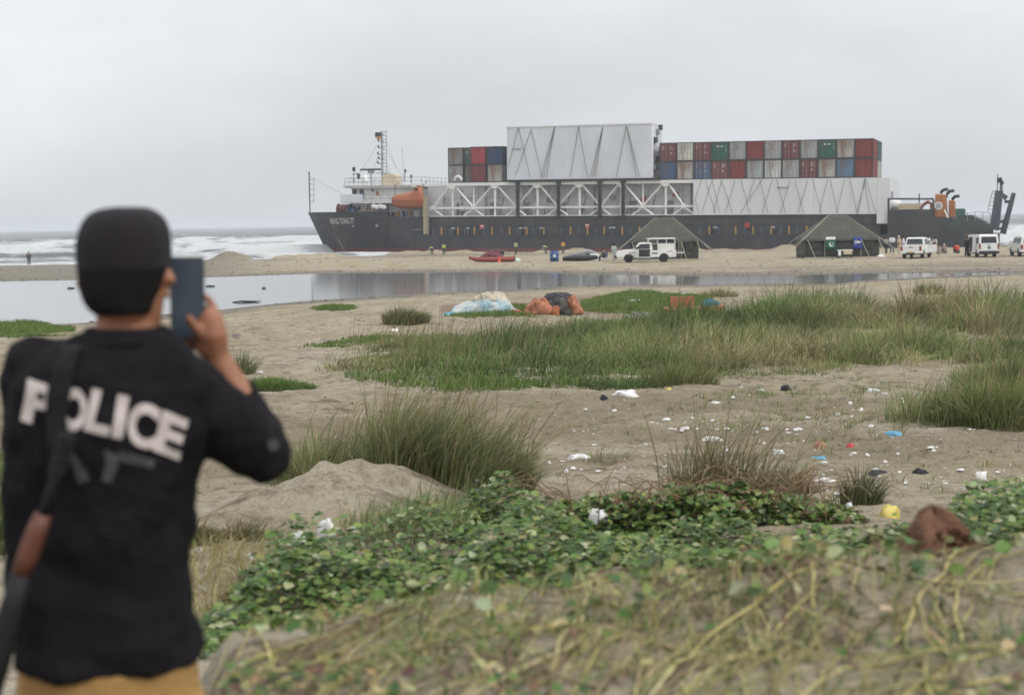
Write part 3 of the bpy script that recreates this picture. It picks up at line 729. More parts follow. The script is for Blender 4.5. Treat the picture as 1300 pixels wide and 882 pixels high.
for k in range(820):
    if bund is None or rs.random() < 0.28:
        bund = (rs.uniform(-0.75, 2.3), rs.uniform(2.2, 4.5), math.radians(rs.gauss(72, 13)) if rs.random() < 0.8 else rs.uniform(0, math.pi), rs.uniform(0.3, 1.3))
    x, y = bund[0] + rs.gauss(0, .05), bund[1] + rs.gauss(0, .15); a = bund[2] + rs.gauss(0, .12)
    L = bund[3] * rs.uniform(.6, 1.1); m_ = 10; pts = []; bend = rs.gauss(0, 0.45); rad = rs.choice([0.0012, 0.0015, 0.002, 0.002, 0.0026, 0.0034, 0.0055])
    if k >= 760: rad, L, bend, a = rs.uniform(.0035, .006), rs.uniform(.7, 1.6), rs.gauss(0, .25), math.radians(rs.gauss(66, 8)); x, y = rs.uniform(-.6, 2.2), rs.uniform(2.6, 4.2)
    x -= math.cos(a) * L / 2; y -= math.sin(a) * L / 2; arch = rs.uniform(0, 0.022); w0 = rs.uniform(0, 6.28)
    for j in range(m_):
        pts.append(Vector((x, y, gz(x, y) + 0.004 + arch * math.sin(j / (m_ - 1) * math.pi))))
        x += math.cos(a) * L / m_; y += math.sin(a) * L / m_; a += bend / m_ + 0.16 * math.sin(w0 + j * 1.7)
    n0 = len(mb.v); mb.tube(pts, [rad * (1 - .5 * j / m_) for j in range(m_)], 5, cap=False); c_ = rs.choice(STC); g_ = rs.uniform(.75, 1.2); tints += [[v * g_ for v in c_]] * (len(mb.v) - n0)
so_ = mb.build('vine_stems', mat('mound_stem', (0, 0, 0), 0.75, var=0.3, scale=14, attr='tint'), smooth=True)
ta_ = so_.data.attributes.new('tint', 'FLOAT_COLOR', 'POINT'); ta_.data.foreach_set('color', np.concatenate([np.array(tints), np.ones((len(tints), 1))], 1).astype(np.float32).ravel())
tag(so_, 'long yellowing vine stems trailing over the foreground mound', 'stems', kind='stuff')
# flattened dry straw on the mound and on the slope left of it
Q = mound_xy(8500, 311); k = fbm(Q[:, 0] * 1.1 + 9, Q[:, 1] * 1.3, 3); kp = np.random.default_rng(8).random(len(Q)) < np.clip(0.42 - 0.36 * Q[:, 0] + 2.0 * k, 0.02, 1); Q = Q[kp]
n = len(Q); r2 = np.random.default_rng(9)
st = [blades(Q, 0.05 + 0.10 * r2.random(n), 0.006 + 0.004 * r2.random(n), 2.6 * np.ones(n), pal(n, DEAD[:4] + GREEN[:2], 312), 313, 0.3, droop=0.6)]
pw = wpoly([(250, 800), (300, 765), (350, 730), (400, 700), (330, 700), (280, 690), (240, 700), (230, 780)])
Q = scatter(pw, 900, seed=314); n = len(Q)
st.append(blades(Q, 0.10 + 0.12 * r2.random(n), 0.006 * np.ones(n), 1.9 * np.ones(n), pal(n, DEAD[:4] + [(0.25, 0.17, 0.08)], 315), 316, 0.2, droop=0.6))
pw = wpoly([(430, 700), (560, 690), (640, 660), (600, 630), (520, 640), (430, 680)])
Q = scatter(pw, 800, seed=317); n = len(Q)
st.append(blades(Q, 0.12 + 0.14 * r2.random(n), 0.007 * np.ones(n), 1.1 * np.ones(n), pal(n, NEARC + GREEN[:3], 318), 319, 0.2))
tag(blade_mesh('dry_straw', st, M_GRASS), 'flattened dry straw and runners on the near sand', 'straw', kind='stuff')
# brown heap on the back of the mound
def brown_heap():
    c = at(1192, 690, 4.55); zb = gz(c.x, c.y); root = empty('brown_heap', (c.x, c.y, zb))
    tag(root, 'rust brown heap of dead foliage on the back of the mound', 'heap')
    top = max(.1, at(1192, 646, 4.55).z - zb)
    mb = MB(); rings = []
    for i in range(9):
        t = i / 8; rr = math.cos(t * math.pi / 2) ** 0.9
        R = []
        for k in range(28):
            a = 2 * math.pi * k / 28; nz = 1 + 0.25 * math.sin(3 * a + 4 * t) + 0.15 * math.sin(7 * a + 9 * t)
            R.append((0.12 * rr * nz * math.cos(a) - 0.02 * t, 0.12 * rr * nz * math.sin(a), -0.05 + (top + 0.05) * math.sin(t * math.pi / 2) * (1 + 0.06 * math.sin(5 * a))))
        rings.append(R)
    mb.loft(rings); mb.build('core', mat('dead_heap', (0.13, 0.062, 0.034), 0.9, var=0.4, scale=14, bump=0.8), root, True)
    r = np.random.default_rng(5); n = 420; a = r.random(n) * 6.28; q = np.sqrt(r.random(n))
    Q = np.stack([c.x + 0.11 * q * np.cos(a), c.y + 0.11 * q * np.sin(a)], 1); z = zb + top * np.sqrt(1 - 0.9 * q ** 2) * (0.75 + 0.2 * r.random(n)) - 0.01
    lf = leaf_mesh('dead_leaf_layer', [leaves(Q, z, 0.02 * (0.6 + r.random(n)), pal(n, [(0.15, 0.07, 0.04), (0.11, 0.05, 0.03), (0.19, 0.10, 0.055)], 3), 4, 1.0)])
    lf.parent = root; lf.location = -root.location; lf['kind'] = 'stuff'
brown_heap()
# ------------------------------------------------------------------ the stranded ship (local axes: x bow->stern, y inboard, z up from the bulwark line)
SA, STRIM = math.radians(19), math.radians(0.705)
_b = at(391, 269.5, 228)
SHIP_M = Matrix.Translation((_b.x, 228, 5.7)) @ Matrix.Rotation(-SA, 4, 'Z') @ Matrix.Rotation(STRIM, 4, 'Y')
_inv = SHIP_M.inverted()
def SL(px, py, w=0.0):
    """photograph pixel -> (x, z) on the ship's vertical plane y = w"""
    o = _inv @ Vector((0, 0, CAM_Z)); d = (_inv.to_3x3() @ Vector(ray(px, py)))
    t = (w - o.y) / d.y; p = o + d * t
    return p.x, p.z
def S3(px, py, w=0.0):
    x, z = SL(px, py, w); return Vector((x, w, z))
ship = empty('cargo_ship'); ship.matrix_world = SHIP_M
tag(ship, 'grey hulled deck cargo ship aground with white truss side and orange funnel', 'ship')
RUST = (0.16, 0.075, 0.04)
M_HULL = mat('hull_paint', (0.030, 0.032, 0.036), 0.6, var=0.35, scale=0.35, color2=(0.075, 0.062, 0.050), edge=(0.50, 0.72), stretch=(1, 1, 0.35), bump=0.25, bscale=0.8)
M_HULL2 = mat('hull_paint_dull', (0.040, 0.041, 0.044), 0.6, var=0.2, scale=0.5, color2=(0.075, 0.062, 0.052), edge=(0.48, 0.70), stretch=(1, 1, 0.3), bump=0.2, bscale=0.8)
M_RED = mat('boot_paint', (0.13, 0.036, 0.036), 0.7, var=0.3, scale=0.6, color2=(0.10, 0.07, 0.06), edge=(0.5, 0.7))
M_WHITE = mat('white_steel', (0.62, 0.62, 0.60), 0.55, var=0.08, scale=0.5, color2=(0.42, 0.38, 0.32), edge=(0.60, 0.80), stretch=(1, 1, 0.3))
M_WALL = mat('wall_steel', (0.55, 0.56, 0.56), 0.6, var=0.08, scale=0.3, color2=(0.40, 0.36, 0.31), edge=(0.58, 0.80), stretch=(1, 1, 0.25))
M_BOX = mat('box_steel', (0.53, 0.55, 0.58), 0.5, var=0.10, scale=0.25, color2=(0.44, 0.45, 0.465), edge=(0.5, 0.8), stretch=(1, 1, 0.4))
M_INNER = mat('inner_steel', (0.52, 0.525, 0.535), 0.65, var=0.14, scale=0.5, color2=(0.22, 0.19, 0.17), edge=(0.58, 0.75))
M_BLACK = mat('black_steel', (0.022, 0.022, 0.024), 0.6, var=0.3, scale=2)
M_CHAIN = mat('chain_steel', (0.028, 0.027, 0.026), 0.7, var=0.3, scale=4)
M_GLASS = mat('dark_glass', (0.02, 0.024, 0.028), 0.12, var=0.2, scale=3, spec=0.5)
M_YEL = mat('yellow_post', (0.33, 0.20, 0.06), 0.6, var=0.25, scale=3)
M_BLU = mat('blue_post', (0.06, 0.10, 0.16), 0.6, var=0.25, scale=3)
M_SHIPGREY = mat('mid_grey_paint', (0.22, 0.22, 0.22), 0.6, var=0.2, scale=3)
M_ORANGE = mat('lifeboat_orange', (0.31, 0.10, 0.038), 0.6, var=0.2, scale=1.2, color2=(0.28, 0.08, 0.03), edge=(0.5, 0.8))
M_FUNNEL = mat('funnel_orange', (0.33, 0.13, 0.04), 0.6, var=0.15, scale=0.8, color2=(0.24, 0.09, 0.03), edge=(0.55, 0.8))
M_CREAM = mat('cream_paint', (0.47, 0.40, 0.27), 0.6, var=0.12, scale=2)
M_REDSIGN = mat('red_sign', (0.33, 0.04, 0.04), 0.6, var=0.1, scale=3)
M_PLAINW = mat('plain_white', (0.7, 0.7, 0.68), 0.6, var=0.05, scale=3)

BEAM = 20.0
def tip_x(z): return -5.05 + (0.8 - z) * 0.50
def half(x, z, flare=1.0):
    """distance of the near side from y=0 plane (0 = full beam, 10 = centreline)"""
    t0 = tip_x(z); sh = 14.5 + (0.8 - z) * 0.7
    if x >= sh: return 0.0
    t = max(0.0, (x - t0) / (sh - t0)); ex = 2.1 + 0.12 * (z + 3)
    return 10.0 * (1 - t) ** ex
def hull_band(name, zs, x_end, m, parent, step=None, top_fn=None, inset=0.0):
    """closed band of hull plating between heights zs[0]..zs[-1], both sides and transom"""
    rings = []
    for z in zs:
        L = []; t0 = tip_x(z); sh = 14.5 + (0.8 - z) * 0.7
        for k in range(26):
            t = (k / 25) ** 1.4; x = t0 + (sh - t0) * t; L.append((x, half(x, z) + inset, z))
        for x in (40, 60, 80, x_end): L.append((x, inset, z))
        R = [(x, BEAM - y, z) for x, y, _ in reversed(L)]
        rings.append(L + R[:-1])
    mb = MB(); mb.loft(rings); return mb.build(name, m, parent)
hull_band('boot_stripe', [-9.0, -7.5, -6.2, -5.2, -4.68], 99.4, M_RED, ship)
hull = hull_band('hull', [-4.675, -4.0, -3.4, -2.78], 99.6, M_HULL, ship)
# forecastle: full beam up to the bow rail
def forecastle():
    def upper(x): return 0.78 if x < 13.1 else 0.0
    rings = []
    for z, hi in ((-2.775, 0), (-2.0, 0), (-1.2, 0), (-0.5, 0), (0, 0)):
        L = []; t0 = tip_x(z)
        for k in range(26):
            t = (k / 25) ** 1.4; x = t0 + (19.3 - t0) * t; L.append((x, half(x, z), z))
        R = [(x, BEAM - y, z) for x, y, _ in reversed(L)]
        rings.append(L + R[:-1])
    mb = MB(); mb.loft(rings); fc = mb.build('forecastle', M_HULL, ship)
    rings = []
    for z in (0.005, 0.4, 0.78):
        L = []; t0 = tip_x(z)
        for k in range(20):
            t = (k / 19) ** 1.3; x = t0 + (13.1 - t0) * t; L.append((x, half(x, z), z))
        R = [(x, BEAM - y, z) for x, y, _ in reversed(L)]
        rings.append(L + R[:-1])
    mb = MB(); mb.loft(rings); mb.build('bow_bulwark', M_HULL, fc)
    return fc
fc = forecastle()
# side wall of the cargo deck, set back behind the walkway
mb = MB(); mb.box(19.3, 84.6, 1.0, BEAM - 1.0, -2.775, -0.02); sw = mb.build('side_wall', M_HULL2, ship)
mb = MB(); mb.box(19.3, 84.6, 0.93, 1.0 - 0.003, -0.16, -0.03); mb.build('rail_strake', M_HULL, sw)
mb = MB(); mb.box(19.3, 84.6, 0.94, 1.0 - 0.003, -1.46, -1.36); mb.build('rail_strake', M_HULL, sw)
for k in range(24):
    x = 21 + k * 2.65; mb = MB(); mb.box(x, x + 0.09, 0.93, 0.997, -1.35, -0.17); mb.build('stiffener', M_HULL2, sw)
mb = MB(); mb.box(19.3, 85.5, -0.05, 0.99, -2.776, -2.70); mb.build('walkway', M_HULL, ship)
# posts on the walkway
def post(px, m, r, h, name):
    x, _ = SL(px, 299, 0.3); mb = MB(); mb.tube([(x, 0.25, -2.70), (x, 0.25, -2.70 + h)], r, 8); mb.build(name, m, ship)
for px in (560.5, 581.5, 602.5, 624.8, 647, 669, 690.5, 724.5, 745.7, 767, 790, 812, 900.5, 934, 956, 979, 1001.7, 1024): post(px, M_YEL, 0.11, 1.15, 'yellow_post')
for px in (550, 571.5, 590, 614.5, 637, 658, 678, 712.5, 734, 755.6, 777, 800.6, 888.6, 912, 945, 967, 991, 1012): post(px, M_BLU, 0.07, 1.1, 'blue_post')
def vent(px):
    x, _ = SL(px, 299, 0.5); mb = MB()
    mb.lathe([(0.13, -2.70), (0.13, -1.95), (0.30, -1.9), (0.32, -1.75), (0.18, -1.62), (0.0, -1.58)], 10, c=(x, 0.5, 0)); mb.build('deck_vent', M_SHIPGREY, ship, True)
for px in (575, 594, 661, 667, 687, 775, 779, 908, 981): vent(px)
# red notice boards on the side wall
for k, (px, py) in enumerate(((612, 288), (745.5, 287), (948.5, 286))):
    x, z = SL(px, py, 0.9); mb = MB(); mb.box(x - 0.33, x + 0.33, 0.86, 0.925, z - 0.33, z + 0.33); b = mb.build('notice_board', M_REDSIGN, ship)
    if k < 2:
        mb = MB(); mb.box(x - 0.24, x - 0.03, 0.85, 0.857, z + 0.06, z + 0.2); mb.box(x + 0.03, x + 0.24, 0.85, 0.857, z + 0.06, z + 0.2); mb.box(x - 0.06, x + 0.06, 0.85, 0.857, z - 0.16, z - 0.02); mb.build('notice_print', M_PLAINW, b)
# -- name at the bow, applied to the curved plating
def text_geo(txt, height, offset=0.0, cuts=2):
    cu = bpy.data.curves.new('tmp', 'FONT'); cu.body = txt; cu.size = 1.0; cu.offset = offset
    o = bpy.data.objects.new('tmp', cu); COL.objects.link(o)
    dg = bpy.context.evaluated_depsgraph_get(); me = bpy.data.meshes.new_from_object(o.evaluated_get(dg))
    bm = bmesh.new(); bm.from_mesh(me); bmesh.ops.triangulate(bm, faces=bm.faces)
    for _ in range(cuts):
        el = [e for e in bm.edges if e.calc_length() > 0.12]
        if el: bmesh.ops.subdivide_edges(bm, edges=el, cuts=1, use_grid_fill=True)
        bmesh.ops.triangulate(bm, faces=bm.faces)
    V = np.array([v.co[:2] for v in bm.verts]); Fc = [tuple(v.index for v in f.verts) for f in bm.faces]
    bm.free(); bpy.data.objects.remove(o); bpy.data.curves.remove(cu); bpy.data.meshes.remove(me)
    V = V - V.min(0); V = V / V[:, 1].max() * height
    return V, Fc
V, Fc = text_geo('HENG TONG 77', 1.0, 0.02)
V[:, 0] /= V[:, 0].max()
xa, za = SL(419.5, 285.0, 4.2); xb, zb = SL(451, 284.2, 1.6)
vs = []
for u, v in V:
    x = xa + (xb - xa) * u; z = za + (zb - za) * u + v * 0.92
    vs.append((x - 0.02, half(x, z) - 0.03, z))
mb = MB(); mb.add(vs, Fc); mb.build('name_lettering', mat('name_paint', (0.55, 0.53, 0.48), 0.6, var=0.25, scale=1.5, color2=(0.36, 0.22, 0.13), edge=(0.5, 0.66)), fc)
for px, py, w, r in ((423, 288.5, 4.0, 0.12), (449, 287, 1.9, 0.2), (478.5, 286.5, 0.35, 0.24)):
    x, z = SL(px, py, w); y = half(x, z); mb = MB(); mb.lathe([(r, -0.12), (r, 0.1), (r * 0.5, 0.12)], 10, 'y', (x, y, z)); mb.build('hawse_fairlead', M_SHIPGREY, fc)
# draught marks and mooring step
for k in range(6):
    p = S3(428 + 1.4 * k, 303 + 3 * k, 5.0); z = p.z; x = p.x; mb = MB(); y = half(x, z); mb.box(x - .07, x + .07, y - .04, y + .02, z - .06, z + .06); mb.build('draught_mark', M_PLAINW, hull)
# bow jackstaff with a ladder
def seg(mb, pts, r, n=5): mb.tube(pts, r, n); return mb
js = empty('jackstaff'); js.parent = ship
mb = MB(); seg(mb, [S3(393.5, 269, 9.6), S3(392.3, 218, 9.6)], 0.10); mb.build('staff', M_BLACK, ship)
bpy.data.objects.remove(js)
mb = MB(); seg(mb, [S3(394, 228, 9.3), S3(399, 228, 9.3)], 0.05); seg(mb, [S3(398.7, 227, 9.3), S3(398.7, 257, 9.3)], 0.05)
for y in (234, 241, 248, 256): seg(mb, [S3(393.5, y, 9.3), S3(398.7, y, 9.3)], 0.04)
mb.build('staff_ladder', M_SHIPGREY, ship)
mb = MB(); seg(mb, [S3(394, 224, 9.5), S3(414, 236, 9), S3(433, 245, 8)], 0.03, 4); mb.build('stay_wire', M_SHIPGREY, ship)
# -- deckhouse
dh = empty('deckhouse'); dh.parent = ship
bpy.data.objects.remove(dh)
xL, zr = SL(441, 237, 4); xR = 18.2
mb = MB(); mb.box(5.6, xR, 4.0, 16.0, 0.0, 2.05); dk = mb.build('deckhouse', M_WHITE, ship)       # lower tier
mb = MB(); mb.box(4.4, xR + 0.2, 2.4, 17.6, 2.06, 2.22); mb.build('bridge_deck', M_WHITE, dk)
mb = MB(); mb.box(4.3, 8.0, 2.35, 2.5, 2.225, 3.42); mb.box(4.25, 4.4, 2.52, 17.4, 2.225, 3.42); mb.build('wing_bulwark', M_BOX, dk)
mb = MB(); mb.loft([[(5.9, 3.8, 2.23), (xR, 3.8, 2.23), (xR, 16.2, 2.23), (5.9, 16.2, 2.23)], [(5.5, 3.8, 4.35), (xR, 3.8, 4.35), (xR, 16.2, 4.35), (5.5, 16.2, 4.35)]]); mb.build('wheelhouse', M_WHITE, dk)
mb = MB(); mb.loft([[(4.9, 2.9, 4.36), (xR - .6, 2.9, 4.36), (xR - .6, 17.1, 4.36), (4.9, 17.1, 4.36)], [(4.5, 2.7, 4.75), (xR - .5, 2.7, 4.75), (xR - .5, 17.3, 4.75), (4.5, 17.3, 4.75)]]); mb.build('bridge_roof', M_WHITE, dk)
def window(px0, px1, py0, py1, w, parent=dk, m=M_GLASS):
    x0, z0 = SL(px0, py1, w); x1, z1 = SL(px1, py0, w)
    mb = MB(); mb.box(x0, x1, w - 0.05, w + 0.05, z0, z1); o = mb.build('window', m, parent)
    mb = MB(); t = 0.06
    for a in ((x0 - t, x1 + t, z0 - t, z0 - .005), (x0 - t, x1 + t, z1 + .005, z1 + t), (x0 - t, x0 - .005, z0, z1), (x1 + .005, x1 + t, z0, z1)): mb.box(a[0], a[1], w - 0.09, w - 0.003, a[2], a[3])
    mb.build('frame', M_WHITE, o); return o
window(447.5, 453, 240.5, 246.5, 3.78); window(457, 462, 240.5, 250, 3.78); window(472, 474.5, 240.5, 243.5, 3.78); window(477.5, 481, 243, 248, 3.78, m=M_ORANGE)
window(448, 451.5, 261.5, 267, 3.98); window(454, 458, 261.5, 267, 3.98); window(466, 468, 261, 267, 3.98); window(500, 503, 270, 274, 3.98)
# compass deck clutter
def rails(name, pts, z0, z1, n, r=0.035):
    mb = MB()
    for i in range(len(pts) - 1):
        a, b = Vector(pts[i]), Vector(pts[i + 1])
        for t in (0.5, 1.0):
            h = z0 + (z1 - z0) * t; seg(mb, [(a.x, a.y, h), (b.x, b.y, h)], r, 4)
        for k in range(n + 1):
            q = a.lerp(b, k / n); seg(mb, [(q.x, q.y, z0), (q.x, q.y, z1)], r, 4)
    return mb.build(name, M_SHIPGREY, dk)
rails('roof_railing', [(4.8, 16, 0), (4.8, 3.0, 0), (17.4, 3.0, 0), (17.4, 16, 0)], 4.75, 5.9, 8)
rails('wing_railing', [(8.0, 2.45, 0), (18.2, 2.45, 0)], 2.23, 3.35, 7)
mx, _ = SL(485.5, 233, 8); mast_x = mx
mast = None
mb = MB(); mb.tube([(mx, 8, 4.75), (mx, 8, 13.2)], 0.2, 8, r2=0.13); mast = mb.build('mast', M_SHIPGREY, dk)
mb = MB(); seg(mb, [(mx + .75, 8, 6.2), (mx + .75, 8, 13.3)], 0.06)
for k in range(13): seg(mb, [(mx + .1, 8, 6.6 + k * .53), (mx + .75, 8, 6.6 + k * .53)], 0.045, 4)
mb.build('mast_ladder', M_SHIPGREY, dk)
mb = MB()
for z, l in ((12.6, .75), (11.6, .6), (10.6, .6), (9.6, .7), (8.9, .6), (8.2, .75)):
    seg(mb, [(mx - l, 8, z), (mx + .4, 8, z)], 0.06); mb.lathe([(.12, z), (.14, z + .3), (.06, z + .42)], 8, c=(mx - l, 8, 0))
mb.box(mx - .95, mx - .1, 7.6, 8.3, 12.2, 12.95); mb.build('navigation_lights', M_BLACK, dk)
mb = MB(); mb.box(mx - .62, mx + .05, 7.4, 7.59, 11.9, 12.35); mb.build('searchlight', M_YEL, dk)
mb = MB(); seg(mb, [(mx - 1.1, 8, 6.75), (mx + 1.2, 8, 6.75)], 0.07); mb.build('crosstree', M_SHIPGREY, dk)
rx, rz = SL(471, 215.5, 8); mb = MB(); mb.box(rx - 1.85, rx + 1.75, 7.9, 8.15, rz - .12, rz + .16); mb.build('radar_scanner', M_BLACK, dk)
mb = MB(); seg(mb, [(rx, 8, 4.75), (rx, 8, rz - .4)], 0.12); mb.box(rx - .45, rx + .45, 7.75, 8.3, rz - .6, rz - .13); mb.build('radar_post', M_SHIPGREY, dk)
tx, tz = SL(495.5, 234, 5); mb = MB(); mb.prism([(tx - 1.2, 4.76), (tx + 1.2, 4.76), (tx + 1.2, 6.15), (tx + .5, 6.5), (tx - .6, 6.5), (tx - 1.2, 6.15)], 4.6, 6.4); mb.build('roof_locker', M_CREAM, dk)
mb = MB(); seg(mb, [S3(448, 233, 6), S3(450.5, 211, 6)], .05); seg(mb, [S3(447, 222, 6), S3(455, 220, 6)], .05); mb.box(*(lambda p: (p.x - .2, p.x + .2, 5.9, 6.2, p.z - .3, p.z + .3))(S3(449, 215, 6))); mb.box(*(lambda p: (p.x - .18, p.x + .2, 5.9, 6.2, p.z - .4, p.z + .4))(S3(455, 224, 6))); mb.build('horn_post', M_BLACK, dk)
mb = MB(); seg(mb, [S3(512.5, 230, 6), S3(510.5, 186, 6)], .035, 4); mb.build('whip_aerial', M_SHIPGREY, dk)
for px, t in ((514, 216), (521.5, 223)):
    mb = MB(); seg(mb, [S3(px, 232, 6), S3(px, t + 3, 6)], .06); mb.lathe([(.12, 0), (.2, .2), (.1, .5)], 8, c=S3(px + .6, t + 3, 6)); mb.build('deck_lamp', M_BLACK, dk)
for a, b in (((479, 184), (457, 220)), ((479, 200), (474, 216)), ((490, 190), (512, 226)), ((490, 205), (497, 224)), ((491, 180), (502, 212))):
    mb = MB(); seg(mb, [S3(*a, 8), S3(*b, 8)], .025, 4); mb.build('stay_wire', M_SHIPGREY, dk)
mb = MB(); c = S3(464, 227, 7); mb.lathe([(.4, c.z - .5), (.5, c.z - .1), (.4, c.z + .35), (.1, c.z + .55)], 10, c=(c.x, 7, 0)); mb.build('dome', M_PLAINW, dk, True)
# forecastle deck gear
c = S3(434.5, 265, 4); mb = MB(); mb.lathe([(.2, -1.1), (.95, -1.1), (.95, -1.0), (.8, -.95), (.8, .95), (.95, 1.0), (.95, 1.1), (.2, 1.1)], 16, 'x', (c.x, 5, 1.15)); mb.build('winch_drum', mat('winch_red', (.14, .045, .04), .7, var=.3, scale=2), dk)
c = S3(443, 266, 4); mb = MB(); mb.lathe([(.5, .05), (.55, .1), (.5, .5), (.55, .55), (.5, 1.4), (.2, 1.5)], 12, c=(c.x, 4.2, 0)); mb.lathe([(.5, .05), (.55, .1), (.5, .5), (.55, .55), (.5, 1.3), (.2, 1.4)], 12, c=(c.x + 1.05, 3.4, 0)); mb.build('blue_drums', M_BLU, dk)
for k in range(4):
    c = S3(475 + 4.2 * k, 262 + (k % 2) * 1.2, 2.8); mb = MB(); mb.lathe([(.2, -.75), (.42, -.65), (.45, 0), (.42, .65), (.2, .75)], 12, 'y', (c.x, 3.2, c.z)); mb.build('liferaft_canister', M_PLAINW, dk, True)
for px in (461, 471): 
    c = S3(px, 267, 2.6); mb = MB(); pts = [(c.x + .36 * math.cos(a), 2.9, c.z + .36 * math.sin(a)) for a in [2 * math.pi * k / 14 for k in range(15)]]; mb.tube(pts, .09, 6, cap=False); mb.build('lifebuoy', M_ORANGE, dk)
# notch under the lifeboat: davits, pipes and openings
for px in (496, 502, 510, 519, 526, 533):
    mb = MB(); x, z = SL(px, 277, .6); seg(mb, [(x, .6, 0.01), (x, .6, 1.25)], .09); mb.build('davit_leg', M_SHIPGREY, ship)
for px, m in ((506, M_YEL), (517, M_SHIPGREY), (521, M_YEL), (512, M_BLU), (529, M_PLAINW)):
    x, z = SL(px, 274, 1.6); mb = MB(); mb.lathe([(.28, .01), (.3, .1), (.3, .6), (.15, .95)], 10, c=(x, 1.6, 0)); mb.build('deck_fitting', m, ship)
mb = MB(); x0, _ = SL(537, 275, .3); mb.box(x0, x0 + .7, .12, .9, -2.72, 3.9); mb.build('davit_column', M_SHIPGREY, ship)
x0, _ = SL(539.5, 275, -.02); mb = MB(); mb.box(x0 - .25, x0 + .3, -.10, .10, -2.6, 2.9); mb.build('boat_fender', mat('fender_tan', (.30, .24, .16), .7, scale=2), ship)
for px, py in ((527, 295), (533, 294.5)):
    x, z = SL(px, py, 0); mb = MB(); mb.box(x - .32, x + .32, -.03, .05, z - .3, z + .3); o = mb.build('freeing_port', M_BLACK, hull); mb = MB(); mb.box(x - .4, x + .4, -.05, -.031, z + .32, z + .4); mb.build('frame', M_SHIPGREY, o)

# -- truss side
tr_z1 = 4.85
top_in = M_WHITE
mb = MB(); mb.box(16.6, 59.1, 0.9, 1.4, 4.45, 4.9); truss = mb.build('top_chord', M_WHITE, ship)
mb = MB(); mb.box(18.9, 59.1, 1.0, 1.3, 1.10, 1.38); mb.build('mid_chord', M_WHITE, ship)
mb = MB(); mb.box(18.9, 59.1, 0.96, 1.4, -0.018, 0.10); mb.build('bottom_chord', M_WHITE, ship)
tops = [SL(p, 231, 1.1)[0] for p in (574, 628, 682, 735.5, 789, 845)]
mids = [SL(p, 264, 1.1)[0] for p in (549.5, 601, 655, 708, 762, 816, 868)]
def member(a, b, t=0.17, name='truss_member', m=M_WHITE, y=1.15):
    mb = MB(); mb.tube([(a[0], y, a[1]), (b[0], y, b[1])], t, 4); return mb.build(name, m, ship)
for i, x in enumerate(tops):
    member((x, 0.1), (x, 4.45), .17 if i else .12, 'truss_post', y=1.18)
    for mxx in (mids[i], mids[i + 1]):
        member((x + (0.35 if mxx > x else -0.35), 4.45), (mxx, 1.3), .15)
for i, x in enumerate(mids):
    member((x, 1.1), (x - 1.5, 0.1), .13); member((x, 1.1), (x + 1.5, 0.1), .13)
    if i in (1, 5): member((x, 1.3), (x, 4.45), .12, 'truss_post', y=1.24)
    mb = MB(); mb.prism([(x - .45, 1.0), (x + .45, 1.0), (x + .3, 1.6), (x - .3, 1.6)], .96, .99); mb.build('gusset_plate', M_WHITE, ship)
for i, x in enumerate(tops):
    mb = MB(); mb.prism([(x - .7, 4.44), (x + .7, 4.44), (x + .3, 4.0), (x - .3, 4.0)], .93, .96); mb.build('gusset_plate', M_WHITE, ship)
x0, x1 = SL(645, 227, .8)[0], SL(838, 226, .8)[0]
mb = MB(); mb.box(x0, x1, .62, 1.9, 4.905, 5.22); mb.build('box_sill', M_BLACK, ship)
for px in (657.4, 709, 761.5, 791):
    x, _ = SL(px, 250, .7); mb = MB(); mb.box(x - .22, x + .22, .5, .85, -.3, 5.0); mb.box(x - .33, x + .33, .45, .88, 4.6, 4.9); mb.build('black_post', M_BLACK, ship)
# inner bulkhead and pipework seen through the truss
mb = MB(); mb.box(18.4, 59.2, 2.9, 3.4, 0.0, 4.4); inner = mb.build('inner_bulkhead', M_INNER, ship)
mb = MB(); mb.box(17.0, 84.9, 2.9, 18.0, 4.46, 4.6); mb.build('cargo_platform', M_INNER, ship)
rng = random.Random(4)
for k in range(22):
    x = 20 + k * 1.8 + rng.random(); mb = MB(); seg(mb, [(x, 2.7, .02), (x, 2.7, 4.38)], rng.choice([.05, .09, .14]), 6); mb.build('pipe', rng.choice([M_WHITE, M_SHIPGREY, M_INNER]), inner)
for k in range(8):
    x = 24 + k * 4.6; z = rng.uniform(.8, 3.2); mb = MB(); mb.lathe([(.1, -.3), (.42, -.2), (.42, .1), (.1, .2)], 12, 'y', (x, 2.5, z)); mb.build('hose_reel', rng.choice([M_REDSIGN, M_SHIPGREY, M_INNER]), inner)
for k in range(7):
    x = 23 + k * 5.3; mb = MB(); mb.box(x, x + 1.1, 2.8, 2.89, .05, 2.05); mb.build('door', M_SHIPGREY, inner)
for k in range(9):
    x = 20.5 + k * 4.2; mb = MB(); seg(mb, [(x, 1.9, .02), (x + 2.6, 2.0, 4.4)], .05, 4); mb.build('brace_wire', M_INNER, inner)
mb = MB(); mb.box(19.0, 59, 2.6, 2.8, 2.9, 3.0); mb.build('cable_tray', M_WHITE, inner)
# left end panel of the truss bay
mb = MB(); x0 = SL(541, 240, 1.6)[0]; mb.box(x0, SL(560, 240, 1.6)[0], 2.2, 2.4, 0.02, 4.4); mb.build('end_panel', M_WALL, ship)
